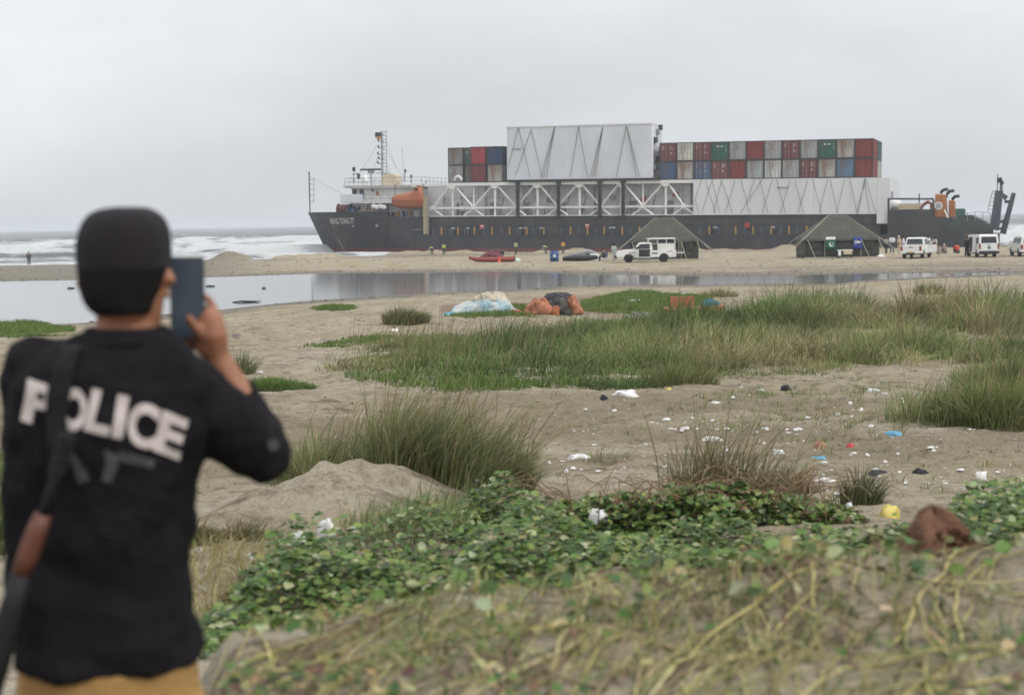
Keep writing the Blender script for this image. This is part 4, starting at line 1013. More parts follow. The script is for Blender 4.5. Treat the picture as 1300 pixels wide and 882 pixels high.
# -- plain white side panels aft
xs = [SL(p, 250, .85)[0] for p in (880, 953, 1033, 1113.5)]
xs[0] = max(xs[0], 59.12)
xe = SL(1130, 250, .85)[0]
for i in range(3):
    mb = MB(); mb.box(xs[i] + .02, xs[i + 1], .8 + .012 * i, 2.2, -.015, 4.9 - .03 * i); mb.build('side_panel', M_WALL, ship)
mb = MB(); mb.box(xs[3] + .02, xe, .84, 17, -.015, 4.82); ep = mb.build('stern_house', M_WALL, ship)
mb = MB(); mb.box(xs[3] + .05, xe - .15, .3, .836, -1.3, -.02); mb.build('hanging_box', M_WALL, ship)
for k in range(2):
    mb = MB(); mb.box(xe + .003, xe + .06, 2.2 + k * 2.0, 3.4 + k * 2.0, 1.6, 3.0); mb.build('window', M_GLASS, ep)
x, z = SL(994, 237, .8); mb = MB(); mb.box(x - .8, x + .8, .70, .79, z - .15, z - .05); mb.build('ledge', M_SHIPGREY, ship)
# -- great white box on deck
bx0, bz0 = SL(643.8, 227, .9); bx1, bz1 = SL(827.5, 158.8, .9)
mb = MB(); mb.box(bx0, bx1, .9, 7.2, 5.225, 12.72); box = mb.build('deck_box', M_BOX, ship)
mb = MB(); mb.box(bx0 - .06, bx1 + .06, .82, 7.28, 12.723, 12.9); mb.build('box_coaming', M_WHITE, box)
mb = MB(); mb.box(bx1 + .003, bx1 + .05, .92, 1.5, 5.3, 12.7); mb.build('end_panel', M_PLAINW, box)
for k, z in enumerate((6.4, 7.6, 9.0, 10.2, 11.4, 12.1)):
    mb = MB(); mb.box(bx1 + .003, bx1 + .35, 2.0 + (k % 3) * 1.5, 3.1 + (k % 3) * 1.5, z, z + .75); mb.build('end_fitting', M_BLACK if k % 2 else M_SHIPGREY, box)
mb = MB(); x, z = SL(652, 189, .9); mb.box(x - .2, x + 1.1, .80, .89, z - .06, z + .06); mb.build('ledge', M_SHIPGREY, box)
c = S3(581.5, 229, 1.2); mb = MB(); mb.tube([(c.x + .55 * math.cos(a), 1.2, c.z + .55 * math.sin(a)) for a in [math.pi * k / 10 for k in range(11)]], .2, 8); mb.build('lifting_eye', M_WHITE, ship)
# lashing chains (two parallel strands look like one heavy chain)
def zoomA(x, y): return (630 + x / 4.643, 150 + y / 4.643)
def zoomB(x, y): return (860 + x / 4.643, 150 + y / 4.643)
for a in ((130, 55, 70, 290), (130, 55, 200, 350), (205, 65, 115, 335), (205, 65, 270, 350), (345, 50, 262, 350), (345, 50, 295, 350), (345, 50, 278, 350), (485, 52, 437, 345), (485, 52, 537, 345),
          (628, 52, 555, 345), (628, 52, 583, 345), (628, 52, 569, 345), (768, 45, 708, 345), (768, 45, 845, 345), (768, 45, 828, 345)):
    p, q = S3(*zoomA(a[0], a[1]), .8), S3(*zoomA(a[2], a[3]), .72); mb = MB(); mb.tube([p, q], .03, 5); mb.build('lashing_chain', M_CHAIN, ship)
for a in ((140, 362, 105, 480), (105, 480, 125, 565), (165, 365, 225, 562), (205, 362, 143, 560), (205, 362, 250, 560), (260, 365, 212, 560), (260, 365, 325, 562), (340, 365, 282, 560), (375, 362, 425, 562), (455, 362, 405, 500),
          (500, 360, 370, 562), (485, 360, 535, 562), (560, 360, 498, 560), (585, 360, 637, 562), (667, 360, 606, 560), (692, 365, 745, 562), (772, 358, 710, 560), (797, 358, 850, 562), (885, 360, 835, 560), (900, 360, 945, 562),
          (985, 360, 938, 560), (1015, 355, 1060, 562), (1110, 358, 1056, 560), (1100, 358, 1132, 560), (1112, 358, 1168, 560), (1105, 358, 1064, 560)):
    p, q = S3(*zoomB(a[0], a[1]), .74), S3(*zoomB(a[2], a[3]), .68); mb = MB(); mb.tube([p, q], .022, 5); mb.build('lashing_chain', M_CHAIN, ship)
for px in (560, 590, 603, 644, 672, 700, 727, 748, 805, 836):
    p, q = S3(px, 232, 3.0), S3(px - 10, 274, 2.6); mb = MB(); mb.tube([p, q], .035, 4); mb.build('lashing_chain', M_CHAIN, ship)
# -- stern: poop, funnel, aft deck, ramp
xp0, _ = SL(1126.5, 290, 0); xp1, _ = SL(1185, 276, 0)
mb = MB(); mb.box(xp0, xp1, -.02, BEAM, -2.77, .56); poop = mb.build('poop', M_HULL, ship)
xq = SL(1205, 280, 0)[0]
mb = MB(); mb.box(xp1 + .01, xq, -.01, BEAM, -2.77, -.55); mb.build('poop_step', M_HULL, poop)
xr = SL(1259, 290, 0)[0]
mb = MB(); mb.prism([(xq + .01, -2.77), (xr, -2.77), (xr, -1.75), (xr - 1.2, -.95), (xq + 2.6, -.2), (xq + 1.2, -.3), (xq + .01, -1.1)], .3, 12); mb.build('tarpaulin_cover', mat('green_tarp', (.045, .06, .055), .8, var=.25, scale=.7, color2=(.075, .06, .05), edge=(.5, .7)), ship)
mb = MB(); mb.box(xq + .01, xr + .2, -.005, .28, -2.77, -2.0); mb.build('aft_bulwark', M_HULL, ship)
x, z = SL(1215.5, 269, 3); mb = MB(); mb.prism([(x - .95, -.5), (x + .95, -.5), (x + .95, z + .3), (x + .75, z + .42), (x - .75, z + .42), (x - .95, z + .2)], 3, 6); mb.build('green_locker', mat('locker_green', (.05, .13, .10), .6, scale=2), ship)
# rail frame over the poop
mb = MB()
for px in (1128, 1185): seg(mb, [S3(px, 266, .2), S3(px, 253, .2)], .13, 4)
seg(mb, [S3(1127, 252.6, .2), S3(1185.5, 252.6, .2)], .12, 4); mb.build('rail_frame', M_HULL, ship)
mb = MB(); seg(mb, [S3(1167, 258, 2), S3(1167, 246, 2)], .08); mb.build('vent_pipe', M_BLACK, ship)
c0 = S3(1140, 265, 1.5); c1 = S3(1169, 260, 1.5); mb = MB(); mb.box(c0.x, c1.x, 1.5, 4, .565, 1.35); mb.build('deck_locker', M_CREAM, ship)
c = S3(1134, 261, 1.4); mb = MB(); mb.lathe([(.3, -.9), (.72, -.8), (.72, .8), (.3, .9)], 14, 'x', (c.x, 2.2, 1.3)); mb.build('white_drum', M_PLAINW, ship, True)
c = S3(1176, 263, 1.2); mb = MB(); mb.tube([(c.x - .7, 1.2, .57), (c.x - .35, 1.2, 1.2), (c.x + .2, 1.2, 1.55), (c.x + .65, 1.2, 1.3), (c.x + .6, 1.2, .58)], [.16, .2, .24, .2, .16], 8); mb.build('crane_hook_arm', mat('crane_red', (.19, .05, .045), .6, scale=3), ship)
# funnel with dark exhaust bends and a round emblem
fx0 = SL(1185.6, 276, 1.2)[0]; fx1 = SL(1201, 276, 1.2)[0]
mb = MB(); mb.loft([[(fx0, 1.2, -.55), (fx1 + .1, 1.2, -.55), (fx1 + .1, 4.4, -.55), (fx0, 4.4, -.55)], [(fx0 + .12, 1.3, 2.62), (fx1 - .12, 1.3, 2.5), (fx1 - .12, 4.3, 2.5), (fx0 + .12, 4.3, 2.62)]]); fun = mb.build('funnel', M_FUNNEL, ship, bevel=.12)
cx, cz = SL(1191.5, 261.3, 1.2)
for r, m, y in ((.52, M_PLAINW, 1.16), (.36, M_BLU, 1.14)):
    mb = MB(); mb.lathe([(r, 0.0), (r, .02)], 24, 'y', (cx, y, cz)); mb.build('emblem_disc', m, fun)
mb = MB()
for k in range(7):
    a = k * math.pi * 2 / 7; mb.prism([(cx + .02 * math.cos(a), cz + .02 * math.sin(a)), (cx + .3 * math.cos(a - .2), cz + .3 * math.sin(a - .2)), (cx + .3 * math.cos(a + .2), cz + .3 * math.sin(a + .2))], 1.11, 1.135)
mb.build('emblem_star', M_PLAINW, fun)
fx = fx1 + .25
mb = MB(); mb.loft([[(fx, 2.2, -.5), (fx + .9, 2.2, -.5), (fx + .9, 4.6, -.5), (fx, 4.6, -.5)], [(fx, 2.3, 1.75), (fx + .75, 2.3, 1.7), (fx + .75, 4.5, 1.7), (fx, 4.5, 1.75)]]); mb.build('funnel_casing', M_FUNNEL, fun, bevel=.1)
for x, z, y in ((fx0 + .75, 2.5, 2.2), (fx1 + .0, 2.3, 2.0), (fx + .4, 1.6, 2.8)):
    mb = MB(); mb.tube([(x, y, z - .2), (x + .05, y, z + .3), (x + .35, y, z + .62), (x + .95, y, z + .72)], [.22, .22, .22, .2], 8); mb.build('exhaust_bend', M_BLACK, fun, True)
mb = MB(); seg(mb, [S3(1199, 266, .3), S3(1203, 276, .3), S3(1203.5, 289, .3)], .1); mb.build('white_ladder_pipe', M_PLAINW, ship)
# stern ramp posts
def slab(a, b, t0, t1, y0, y1, name, m=M_HULL2):
    a, b = Vector((a[0], 0, a[1])), Vector((b[0], 0, b[1])); d = (b - a).normalized(); nrm = Vector((d.z, 0, -d.x))
    P = [a - nrm * t0, a + nrm * t0, b + nrm * t1, b - nrm * t1]
    mb = MB(); mb.prism([(p.x, p.z) for p in P], y0, y1); return mb.build(name, m, ship)
M_RAMP = mat('ramp_paint', (.055, .068, .085), .5, var=.2, scale=.8, color2=(.09, .065, .05), edge=(.58, .72))
slab(SL(1262, 292, 2), SL(1268.5, 242, 2), .62, .5, 2, 3.4, 'ramp_tower', M_RAMP)
slab(SL(1273, 297, 3), SL(1287, 245, 3), .40, .28, 3, 4.4, 'stern_ramp', M_RAMP)
c = SL(1277, 251, 2); slab(SL(1270, 246, 2), SL(1278, 252, 2), .25, .35, 2.1, 3.3, 'ramp_arm', M_RAMP); slab(SL(1275, 256, 2), SL(1284, 256, 2), .2, .2, 3.1, 4.2, 'ramp_arm', M_RAMP)
slab(SL(1263, 284, 2), SL(1276, 280, 2), .14, .14, 2.2, 2.6, 'ramp_link', M_BLACK); slab(SL(1264, 292, 2), SL(1274, 289, 2), .14, .14, 2.2, 2.6, 'ramp_link', M_BLACK)
mb = MB(); seg(mb, [S3(1260, 243, 2), S3(1254, 268, 2)], .05); seg(mb, [S3(1266, 242, 2), S3(1260, 243, 2)], .05)
for k in range(5): a = S3(1260 - 1.3 * k, 246 + 5 * k, 2); b = S3(1265 - 1.0 * k, 246 + 5 * k, 2); seg(mb, [a, b], .045)
mb.build('ramp_ladder', M_SHIPGREY, ship)
mb = MB(); seg(mb, [S3(1266, 243, 2.5), S3(1266.5, 221, 2.5)], .06); mb.build('flagstaff', M_BLACK, ship)
p = [S3(1266.4, 224, 2.5), S3(1269, 228, 2.5), S3(1268.6, 233, 2.5), S3(1266.3, 232, 2.5)]
mb = MB(); mb.add(p + [q + Vector((0, .04, 0)) for q in p], [(0, 1, 2, 3), (7, 6, 5, 4), (0, 4, 5, 1), (1, 5, 6, 2), (2, 6, 7, 3), (3, 7, 4, 0)]); mb.build('flag', M_BLACK, ship)
for px, py in ((1270, 231), (1272, 235)):
    mb = MB(); seg(mb, [S3(px, 243, 2.6), S3(px, py, 2.6)], .09); c = S3(px, py, 2.6); mb.lathe([(.1, 0), (.22, .15), (.22, .45), (.1, .6)], 8, c=c); mb.build('stern_lamp', M_BLACK, ship)
mb = MB()
for px in (1228, 1238, 1248, 1257): seg(mb, [S3(px, 281, .2), S3(px, 269.5, .2)], .04, 4)
seg(mb, [S3(1227, 271, .2), S3(1240, 269, .2), S3(1257, 270, .2)], .04, 4); mb.build('aft_railing', M_SHIPGREY, ship)
# -- lifeboat hanging over the notch (a thing of its own)
lb = empty('lifeboat'); lb.matrix_world = SHIP_M @ Matrix.Translation((16.2, 0.6, 1.15)); tag(lb, 'enclosed orange lifeboat slung in davits beside the wheelhouse', 'lifeboat')
Lb = [( -2.55, .95, 1.75, .35), (-2.3, .45, 1.95, .75), (-1.6, .18, 2.15, 1.05), (-.6, .05, 2.35, 1.18), (.4, .0, 2.5, 1.2), (1.0, .02, 2.62, 1.2), (1.25, .04, 3.15, 1.15), (1.75, .08, 3.3, 1.1), (2.3, .14, 3.15, .95), (2.75, .35, 2.0, .75), (2.95, .8, 1.4, .45)]
rings = []
for x, zb_, zt, hw in Lb:
    R = []
    for k in range(18):
        a = 2 * math.pi * k / 18; cy, sz = math.cos(a), math.sin(a); e = .72
        yy = hw * math.copysign(abs(cy) ** e, cy); zz = (zb_ + zt) / 2 + (zt - zb_) / 2 * math.copysign(abs(sz) ** e, sz); R.append((x, yy, zz))
    rings.append(R)
mb = MB(); mb.loft(rings); mb.build('shell', M_ORANGE, lb, True)
rings = [[(x, y * 1.03, 1.12 + dz + .05 * (x / 2.5) ** 2) for x, y in ([(p[0] * 1.01, -p[3] * 1.0) for p in Lb] + [(p[0] * 1.01, p[3] * 1.0) for p in reversed(Lb)])] for dz in (-.07, .07)]
mb = MB(); mb.loft(rings); mb.build('rubbing_strake', mat('dark_orange', (.22, .06, .025), .7, scale=3), lb)
mb = MB(); mb.box(1.45, 2.1, -1.16, -1.0, 2.75, 3.05); mb.build('window', M_GLASS, lb)
mb = MB(); mb.box(1.5, 2.05, -.5, .5, 3.28, 3.42); mb.build('hatch', M_ORANGE, lb)
mb = MB(); mb.lathe([(.05, 2.9), (.32, 2.92), (.32, 3.02), (.05, 3.05)], 10, 'x', (0, 0, .7)); mb.build('propeller_guard', M_SHIPGREY, lb)
for x in (-2.1, 2.4):
    mb = MB(); mb.tube([(x, 0, 1.9), (x, 0, 3.5), (x, 1.6, 4.0)], .06, 6); mb.build('fall_wire', M_BLACK, lb)

# ------------------------------------------------------------------ shipping containers
def cont_mat(name, c, rusty=0.0):
    return mat(name, c, 0.65, var=0.25, scale=0.9, color2=RUST if rusty > 0 else tuple(v * .7 for v in c), edge=(0.60 - 0.12 * rusty, 0.76 - 0.10 * rusty), stretch=(1, 1, 0.35))
CM = {'maroon': cont_mat('maroon_steel', (.125, .030, .030), .3), 'red': cont_mat('red_steel', (.165, .030, .028), .1), 'brightred': cont_mat('bright_red_steel', (.27, .035, .045), .2), 'green': cont_mat('green_steel', (.020, .085, .060), .1), 'darkgreen': cont_mat('dark_green_steel', (.03, .08, .06), .2),
      'blue': cont_mat('blue_steel', (.045, .075, .14), .3), 'navy': cont_mat('navy_steel', (.025, .05, .11), .1), 'steelblue': cont_mat('pale_blue_steel', (.085, .145, .22), .5), 'cream': cont_mat('cream_steel', (.47, .46, .40), .5), 'grey': cont_mat('grey_steel', (.26, .275, .275), .4),
      'tan': cont_mat('rusty_grey_steel', (.31, .305, .28), .9), 'dgrey': cont_mat('dark_grey_steel', (.17, .18, .18), .8), 'white': cont_mat('white_grey_steel', (.42, .43, .42), .6)}
M_ROD = mat('lock_rod', (.22, .21, .20), .5, scale=5); M_EDGE = mat('container_edge', (.05, .045, .042), .7, var=.3, scale=3)
M_STENCIL = mat('stencil_paint', (.42, .41, .40), .7, var=.3, scale=4)
CW, CH, CLEN = 2.438, 2.591, 6.058
proto = {}
def container_meshes(kind, col):
    """local: x across (end face at y=0 toward the viewer), z up"""
    key = (kind, col)
    if key in proto: return proto[key]
    m = CM[col]; P = []
    def keep(name, mb, mm, par=None):
        me = bpy.data.meshes.new(name); me.from_pydata(mb.v, [], mb.f); me.update(); me.materials.append(mm); P.append((name, me, par))
    # corrugated box body
    pr = []; n = 18
    for k in range(n):
        y0 = .12 + (CLEN - .24) * k / n; dy = (CLEN - .24) / n
        pr += [(y0, 0), (y0 + dy * .35, 0), (y0 + dy * .5, .035), (y0 + dy * .85, .035)]
    pr.append((CLEN - .12, 0))
    ring = lambda z: [(.03 + o, y, z) for y, o in pr] + [(CW - .03 - o, y, z) for y, o in reversed(pr)]
    mb = MB(); mb.loft([ring(.12), ring(CH - .06)]); keep('side_walls', mb, m)
    mb = MB()
    for x in (0, CW - .14):
        for y in (0, CLEN - .14): mb.box(x, x + .14, y, y + .14, 0, CH)
    for z0, z1 in ((0.005, .13), (CH - .11, CH - .005)):
        for y in (0.01, CLEN - .11): mb.box(.142, CW - .142, y, y + .1, z0, z1)
        for x in (0.01, CW - .08): mb.box(x, x + .07, .142, CLEN - .142, z0, z1)
    keep('corner_frame', mb, M_EDGE)
    mb = MB(); mb.box(.08, CW - .08, .11, CLEN - .11, CH - .055, CH - .02); keep('roof', mb, m)
    if kind == 'door':
        for s in (0, 1):
            x0 = .145 + s * (CW / 2 - .135); x1 = x0 + CW / 2 - .155
            mb = MB(); mb.box(x0, x1, .035, .09, .14, CH - .12); keep('door', mb, m)
            for q in (.28, .72):
                mb = MB(); x = x0 + (x1 - x0) * q; mb.tube([(x, .012, .06), (x, .012, CH - .06)], .026, 6); mb.box(x - .10, x + .10, -.01, .033, 1.02, 1.1); keep('locking_bar', mb, M_ROD)
            for z in (.5, 1.2, 1.9):
                mb = MB(); mb.box(x0 + .06, x1 - .06, .016, .034, z, z + .05); keep('door_rib', mb, m)
    else:
        mb = MB(); pr2 = []; n2 = 9; wdt = (CW - .29) / n2
        for k in range(n2):
            x = .145 + wdt * k; pr2 += [(x, .05), (x + wdt * .35, .05), (x + wdt * .5, .09), (x + wdt * .85, .09)]
        pr2.append((CW - .145, .05))
        mb.loft([[(x, y, z) for x, y in pr2] + [(CW - .145, .12, z), (.145, .12, z)] for z in (.13, CH - .11)]); keep('end_wall', mb, m)
    proto[key] = P
    return P
_rc = random.Random(9)
def container(x, w, z, kind, col, label, marks=0):
    root = empty('shipping_container'); root.matrix_world = SHIP_M @ Matrix.Translation((x, w, z))
    tag(root, label, 'container', 'containers stacked on the ship')
    for name, me, par in container_meshes(kind, col):
        o = bpy.data.objects.new(name, me); COL.objects.link(o); o.parent = root
    if marks:
        mb = MB(); r = random.Random(marks)
        if kind == 'door':
            for k in range(2): mb.box(.3, .3 + r.uniform(.15, .35), .010, .031, 1.95 - .28 * k, 2.05 - .28 * k)
            for k in range(3): mb.box(1.45, 1.45 + r.uniform(.2, .5), .010, .031, 2.05 - .2 * k, 2.13 - .2 * k)
            mb.box(1.5, 1.72, .010, .031, 1.0, 1.25)
        else:
            for k in range(2): mb.box(.75 + .55 * k, 1.1 + .55 * k, .03, .046, 1.82, 2.02)
            mb.box(2.05, 2.10, .03, .046, 1.2, 2.1)
        mb.build('stencil_marks', M_STENCIL, root)
top = ['door maroon', 'door cream', 'door maroon', 'end green', 'door grey', 'end red', 'door grey', 'door maroon', 'end grey', 'end green', 'end tan', 'end red']
bot = ['end blue', 'end tan', 'door blue', 'door maroon', 'end red', 'end grey', 'door white', 'door grey', 'door maroon', 'end tan', 'end steelblue', 'end red']
nm = {'maroon': 'maroon', 'cream': 'cream white', 'green': 'green', 'grey': 'grey', 'red': 'red', 'tan': 'rust streaked pale grey', 'blue': 'faded blue', 'white': 'off-white', 'steelblue': 'light blue', 'navy': 'navy', 'brightred': 'bright red', 'dgrey': 'rust stained dark grey', 'darkgreen': 'dark green'}
ordw = ['nearest the great white box', 'second from the great white box', 'third from the great white box', 'fourth from the great white box', 'fifth from the great white box', 'sixth from the great white box', 'seventh from the great white box', 'fifth from the stern end', 'fourth from the stern end', 'third from the stern end', 'next to the stern end', 'at the stern end of its tier']
x_0 = 54.13; wst = 1.6
for i in range(12):
    for tier, row in (('lower', bot), ('upper', top)):
        kind, col = row[i].split()
        z = 4.915 + (CH + .012) * (tier == 'upper')
        container(x_0 + 2.447 * i + _rc.uniform(-.005, .005), wst + _rc.uniform(-.03, .06), z - 0.0, kind, col, '%s container, %s, %s tier, %s' % (nm[col], 'doors showing' if kind == 'door' else 'plain end', tier, ordw[i]), marks=(i + 2 if (kind == 'door' or col == 'green') else 0))
for tier, col in (('lower', 'tan'), ('upper', 'darkgreen')):
    container(x_0 + 2.447 * 11, wst + CLEN + .15, 4.915 + (CH + .012) * (tier == 'upper'), 'end', col, '%s container behind the stern end red stack, %s tier' % (nm[col], tier))
for x, w, kt, kb, wd in ((21.6, 3.2, 'end dgrey', 'door grey', 'at the bow end'), (24.15, 3.25, 'door darkgreen', 'end dgrey', 'half hidden second from bow'), (25.75, 1.6, 'end brightred', 'end maroon', 'third from the bow end'), (28.35, 1.62, 'end navy', 'end tan', 'touching the great white box')):
    for tier, kc in (('lower', kb), ('upper', kt)):
        kind, col = kc.split()
        container(x, w, 4.95 + (CH + .012) * (tier == 'upper'), kind, col, '%s container in small forward stack, %s tier, %s' % (nm[col], tier, wd), marks=(5 if kind == 'door' else 0))
# ------------------------------------------------------------------ vehicles (local: x forward, y left, z up, origin on the ground mid-length)
M_CAR = mat('white_car_paint', (.66, .66, .64), .35, var=.06, scale=1.5, color2=(.48, .44, .38), edge=(.62, .85), coat=.3)
M_TYRE = mat('tyre_rubber', (.02, .02, .02), .85, var=.3, scale=8); M_RIM = mat('rim_steel', (.30, .30, .30), .45, var=.2, scale=9, metal=.4)
M_TRIM = mat('black_plastic', (.022, .022, .024), .6, var=.2, scale=6); M_DARKIN = mat('dark_interior', (.03, .028, .026), .9, var=.3, scale=4)
M_TAIL = mat('tail_lamp', (.22, .02, .02), .3, var=.1, scale=5); M_HEAD = mat('head_lamp', (.55, .56, .57), .2, var=.1, scale=5)
M_YPLATE = mat('yellow_plate', (.50, .33, .03), .5, var=.1, scale=5); M_GPLATE = mat('green_plate', (.05, .16, .13), .5, var=.1, scale=5)
def wheel(root, x, y, r=.36, w=.22):
    s = 1 if y > 0 else -1
    wh = empty('wheel'); wh.parent = root; wh.location = (x, y, r); 
    mb = MB(); mb.lathe([(r * .62, -w / 2), (r * .93, -w / 2), (r, -w * .35), (r, w * .35), (r * .93, w / 2), (r * .62, w / 2)], 22, 'y'); mb.build('tyre', M_TYRE, wh, True)
    mb = MB(); mb.lathe([(.02, s * w * .38), (r * .2, s * w * .42), (r * .24, s * w * .25), (r * .5, s * w * .22), (r * .60, s * w * .45), (r * .63, s * w * .45), (r * .63, -s * w * .4), (.02, -s * w * .4)], 18, 'y'); mb.build('rim', M_RIM, wh)
def arch(xc, r, z0, n=9, rev=False):
    pts = [(xc + r * math.cos(a), max(z0, .36 + r * math.sin(a))) for a in [math.pi * k / n for k in range(n + 1)]]
    return pts if not rev else pts[::-1]
def extr(root, name, outline, hw, m, taper=None, bevel=.04):
    """side outline (x,z) -> solid with rounded section; taper(z) narrows the half width"""
    mb = MB(); tp = taper or (lambda z: 1.0)
    sec = [(-1, 0.0)]; rings = []
    for f in (-1, 1): rings.append([(x, f * hw * tp(z), z) for x, z in outline])
    mb.loft(rings); return mb.build(name, m, root, bevel=bevel)
def panel(root, name, quad, m, t=.02):
    """thin solid from 4 points pushed along its normal"""
    q = [Vector(p) for p in quad]; nrm = (q[1] - q[0]).cross(q[3] - q[0]).normalized() * t
    mb = MB(); mb.add(q + [p + nrm for p in q], [(3, 2, 1, 0), (4, 5, 6, 7), (0, 1, 5, 4), (1, 2, 6, 5), (2, 3, 7, 6), (3, 0, 4, 7)]); return mb.build(name, m, root)
def both(root, name, quad, m, t=.02):
    for s in (1, -1):
        q = [(x, s * y, z) for x, y, z in quad]
        panel(root, name, q if s < 0 else q[::-1], m, t)
def hb(root, name, x0, x1, y0, y1, z0, z1, m, bevel=0):
    mb = MB(); mb.box(x0, x1, y0, y1, z0, z1); return mb.build(name, m, root, bevel=bevel)

def pickup(label, px, py, D, heading, style):
    g = at(px, py, D); root = empty('pickup_truck', (g.x, g.y, gz(g.x, g.y) - .01), heading); tag(root, label, 'pickup truck')
    hw = .90
    tp = lambda z: 1.0 - .03 * max(0, z - .8) - (.05 if z < .5 else 0)
    fa, ra = 1.55, -1.53
    low = [(-2.62, .55), (-2.6, .45)] + [(ra - .46, .42)] + arch(ra, .44, .42, rev=True)[0:] + [(ra + .46, .42), (fa - .48, .38)] + arch(fa, .45, .38, rev=True) + [(fa + .48, .42), (2.55, .42), (2.66, .62), (2.62, .86), (2.50, 1.02), (1.95, 1.12), (1.25, 1.16), (.95, 1.14)]
    if style == 'single':
        low += [(-.55, 1.12), (-.56, 1.05), (-2.62, 1.05)]
        extr(root, 'body', low, hw, M_CAR, tp)
        cab = [(1.25, 1.15), (.62, 1.70), (.45, 1.76), (-.40, 1.76), (-.52, 1.70), (-.55, 1.12)]
        extr(root, 'cab', cab, .84, M_CAR, lambda z: 1.0 - .13 * max(0, (z - 1.1) / .65))
        both(root, 'side_window', [(.98, .835, 1.2), (-.30, .835, 1.2), (-.30, .765, 1.63), (.52, .765, 1.63)], M_GLASS)
        panel(root, 'windscreen', [(1.22, -.74, 1.20), (1.22, .74, 1.20), (.66, .66, 1.68), (.66, -.66, 1.68)], M_GLASS, .02)
        # doorway on the near side stands open: dark opening in the body
        hb(root, 'door_opening', -.32, .66, .60, .905, .50, 1.16, M_DARKIN); hb(root, 'door_sill', -.34, .7, .86, .915, .42, .495, M_CAR)
        dr = panel(root, 'open_door', [(.72, .90, .50), (.92, 1.75, .50), (.92, 1.75, 1.15), (.72, .90, 1.15)], M_CAR, .05)
        # canopy over the bed
        hb(root, 'canopy_side', -2.45, -1.05, .80, .84, 1.06, 1.62, M_CAR); hb(root, 'canopy_side', -2.45, -1.05, -.84, -.80, 1.06, 1.62, M_CAR)
        hb(root, 'canopy_roof', -2.55, -.10, -.88, .88, 2.02, 2.13, M_CAR, .03)
        for x in (-2.5, -1.76, -1.0, -.2):
            for y in (.82, -.82): hb(root, 'canopy_post', x - .03, x + .03, y - .03, y + .03, 1.06 if x < -.6 else 1.7, 2.02, M_CAR)
        both(root, 'canopy_window', [(-1.08, .80, 1.66), (-1.74, .80, 1.66), (-1.74, .80, 1.98), (-1.08, .80, 1.98)], M_GLASS); both(root, 'canopy_window', [(-1.80, .80, 1.66), (-2.42, .80, 1.66), (-2.42, .80, 1.98), (-1.80, .80, 1.98)], M_GLASS)
        hb(root, 'bed_seat', -.98, -.62, -.6, .6, 1.08, 1.7, mat('brown_canvas', (.16, .13, .09), .9, scale=6)); hb(root, 'head_board', -.62, -.56, -.8, .8, 1.06, 2.0, M_TRIM)
        hb(root, 'roof_rail', -2.55, -.1, .80, .86, 1.62, 1.66, M_CAR)
        mb = MB()
        for z in (.7, 1.0, 1.3, 1.6, 1.9): mb.tube([(-2.85, .35, z), (-2.85, .75, z)], .025, 5)
        for y in (.35, .75): mb.tube([(-2.85, y, .6), (-2.85, y, 2.0), (-2.6, y, 2.1)], .025, 5)
        mb.build('rear_ladder', M_RIM, root); hb(root, 'rear_step', -3.3, -2.66, .2, .8, .78, .86, M_CAR)
        hb(root, 'bumper', 2.40, 2.78, -.86, .86, .40, .66, M_TRIM, .05); hb(root, 'stripe', 1.0, 1.55, .895, .908, .86, .92, M_TAIL); hb(root, 'stripe', -2.3, -1.85, .885, .902, .93, .99, M_TAIL)
        hb(root, 'side_slot', -1.0, -.45, .880, .905, .74, .86, M_TRIM); hb(root, 'running_board', -.9, .95, .80, .93, .36, .42, M_TRIM)
        for y in (-.62, .62): hb(root, 'headlight', 2.52, 2.66, y - .2, y + .2, .74, .92, M_HEAD, .02)
        for s in (1, -1): hb(root, 'mirror', .88, 1.0, s * .95 - .1, s * .95 + .1, 1.22, 1.42, M_TRIM, .02)
        for s in (1, -1): hb(root, 'tail_light', -2.66, -2.58, s * .78 - .08, s * .78 + .08, .62, .98, M_TAIL)
        mb = MB(); mb.tube([(-.25, .6, 2.13), (-.75, .6, 2.62)], .03, 5); mb.tube([(-.13, .8, 2.0), (-.13, .8, 2.45)], .03, 5); mb.build('aerial', M_TRIM, root)
    else:
        hi = 1.16 if style == 'double' else 1.12
        low += [(-.75, 1.14), (-.76, 1.12), (-2.62, 1.14)]
        extr(root, 'body', low, hw, M_CAR, tp)
        cab = [(1.25, 1.15), (.62, 1.70), (.40, 1.79), (-.55, 1.80), (-.80, 1.74), (-1.02, 1.14)]
        tpc = lambda z: 1.0 - .15 * max(0, (z - 1.1) / .65)
        extr(root, 'cab', cab, .86, M_CAR, tpc)
        both(root, 'side_window', [(1.0, .858, 1.2), (.12, .858, 1.2), (.12, .775, 1.66), (.55, .775, 1.66)], M_GLASS); both(root, 'side_window', [(.02, .858, 1.2), (-.78, .858, 1.2), (-.66, .775, 1.66), (.02, .775, 1.66)], M_GLASS)
        panel(root, 'windscreen', [(1.22, -.76, 1.20), (1.22, .76, 1.20), (.66, .68, 1.68), (.66, -.68, 1.68)], M_GLASS, .02)
        panel(root, 'rear_window', [(-1.005, .70, 1.22), (-1.005, -.70, 1.22), (-.84, -.62, 1.68), (-.84, .62, 1.68)], M_GLASS, .02)
        tg = hb(root, 'tailgate', -2.665, -2.60, -.70, .70, .66, 1.12, M_CAR, .02); hb(tg, 'handle', -2.69, -2.666, -.17, .17, .96, 1.02, M_TRIM); hb(root, 'bed_floor', -2.55, -1.05, -.75, .75, .70, .78, M_DARKIN)
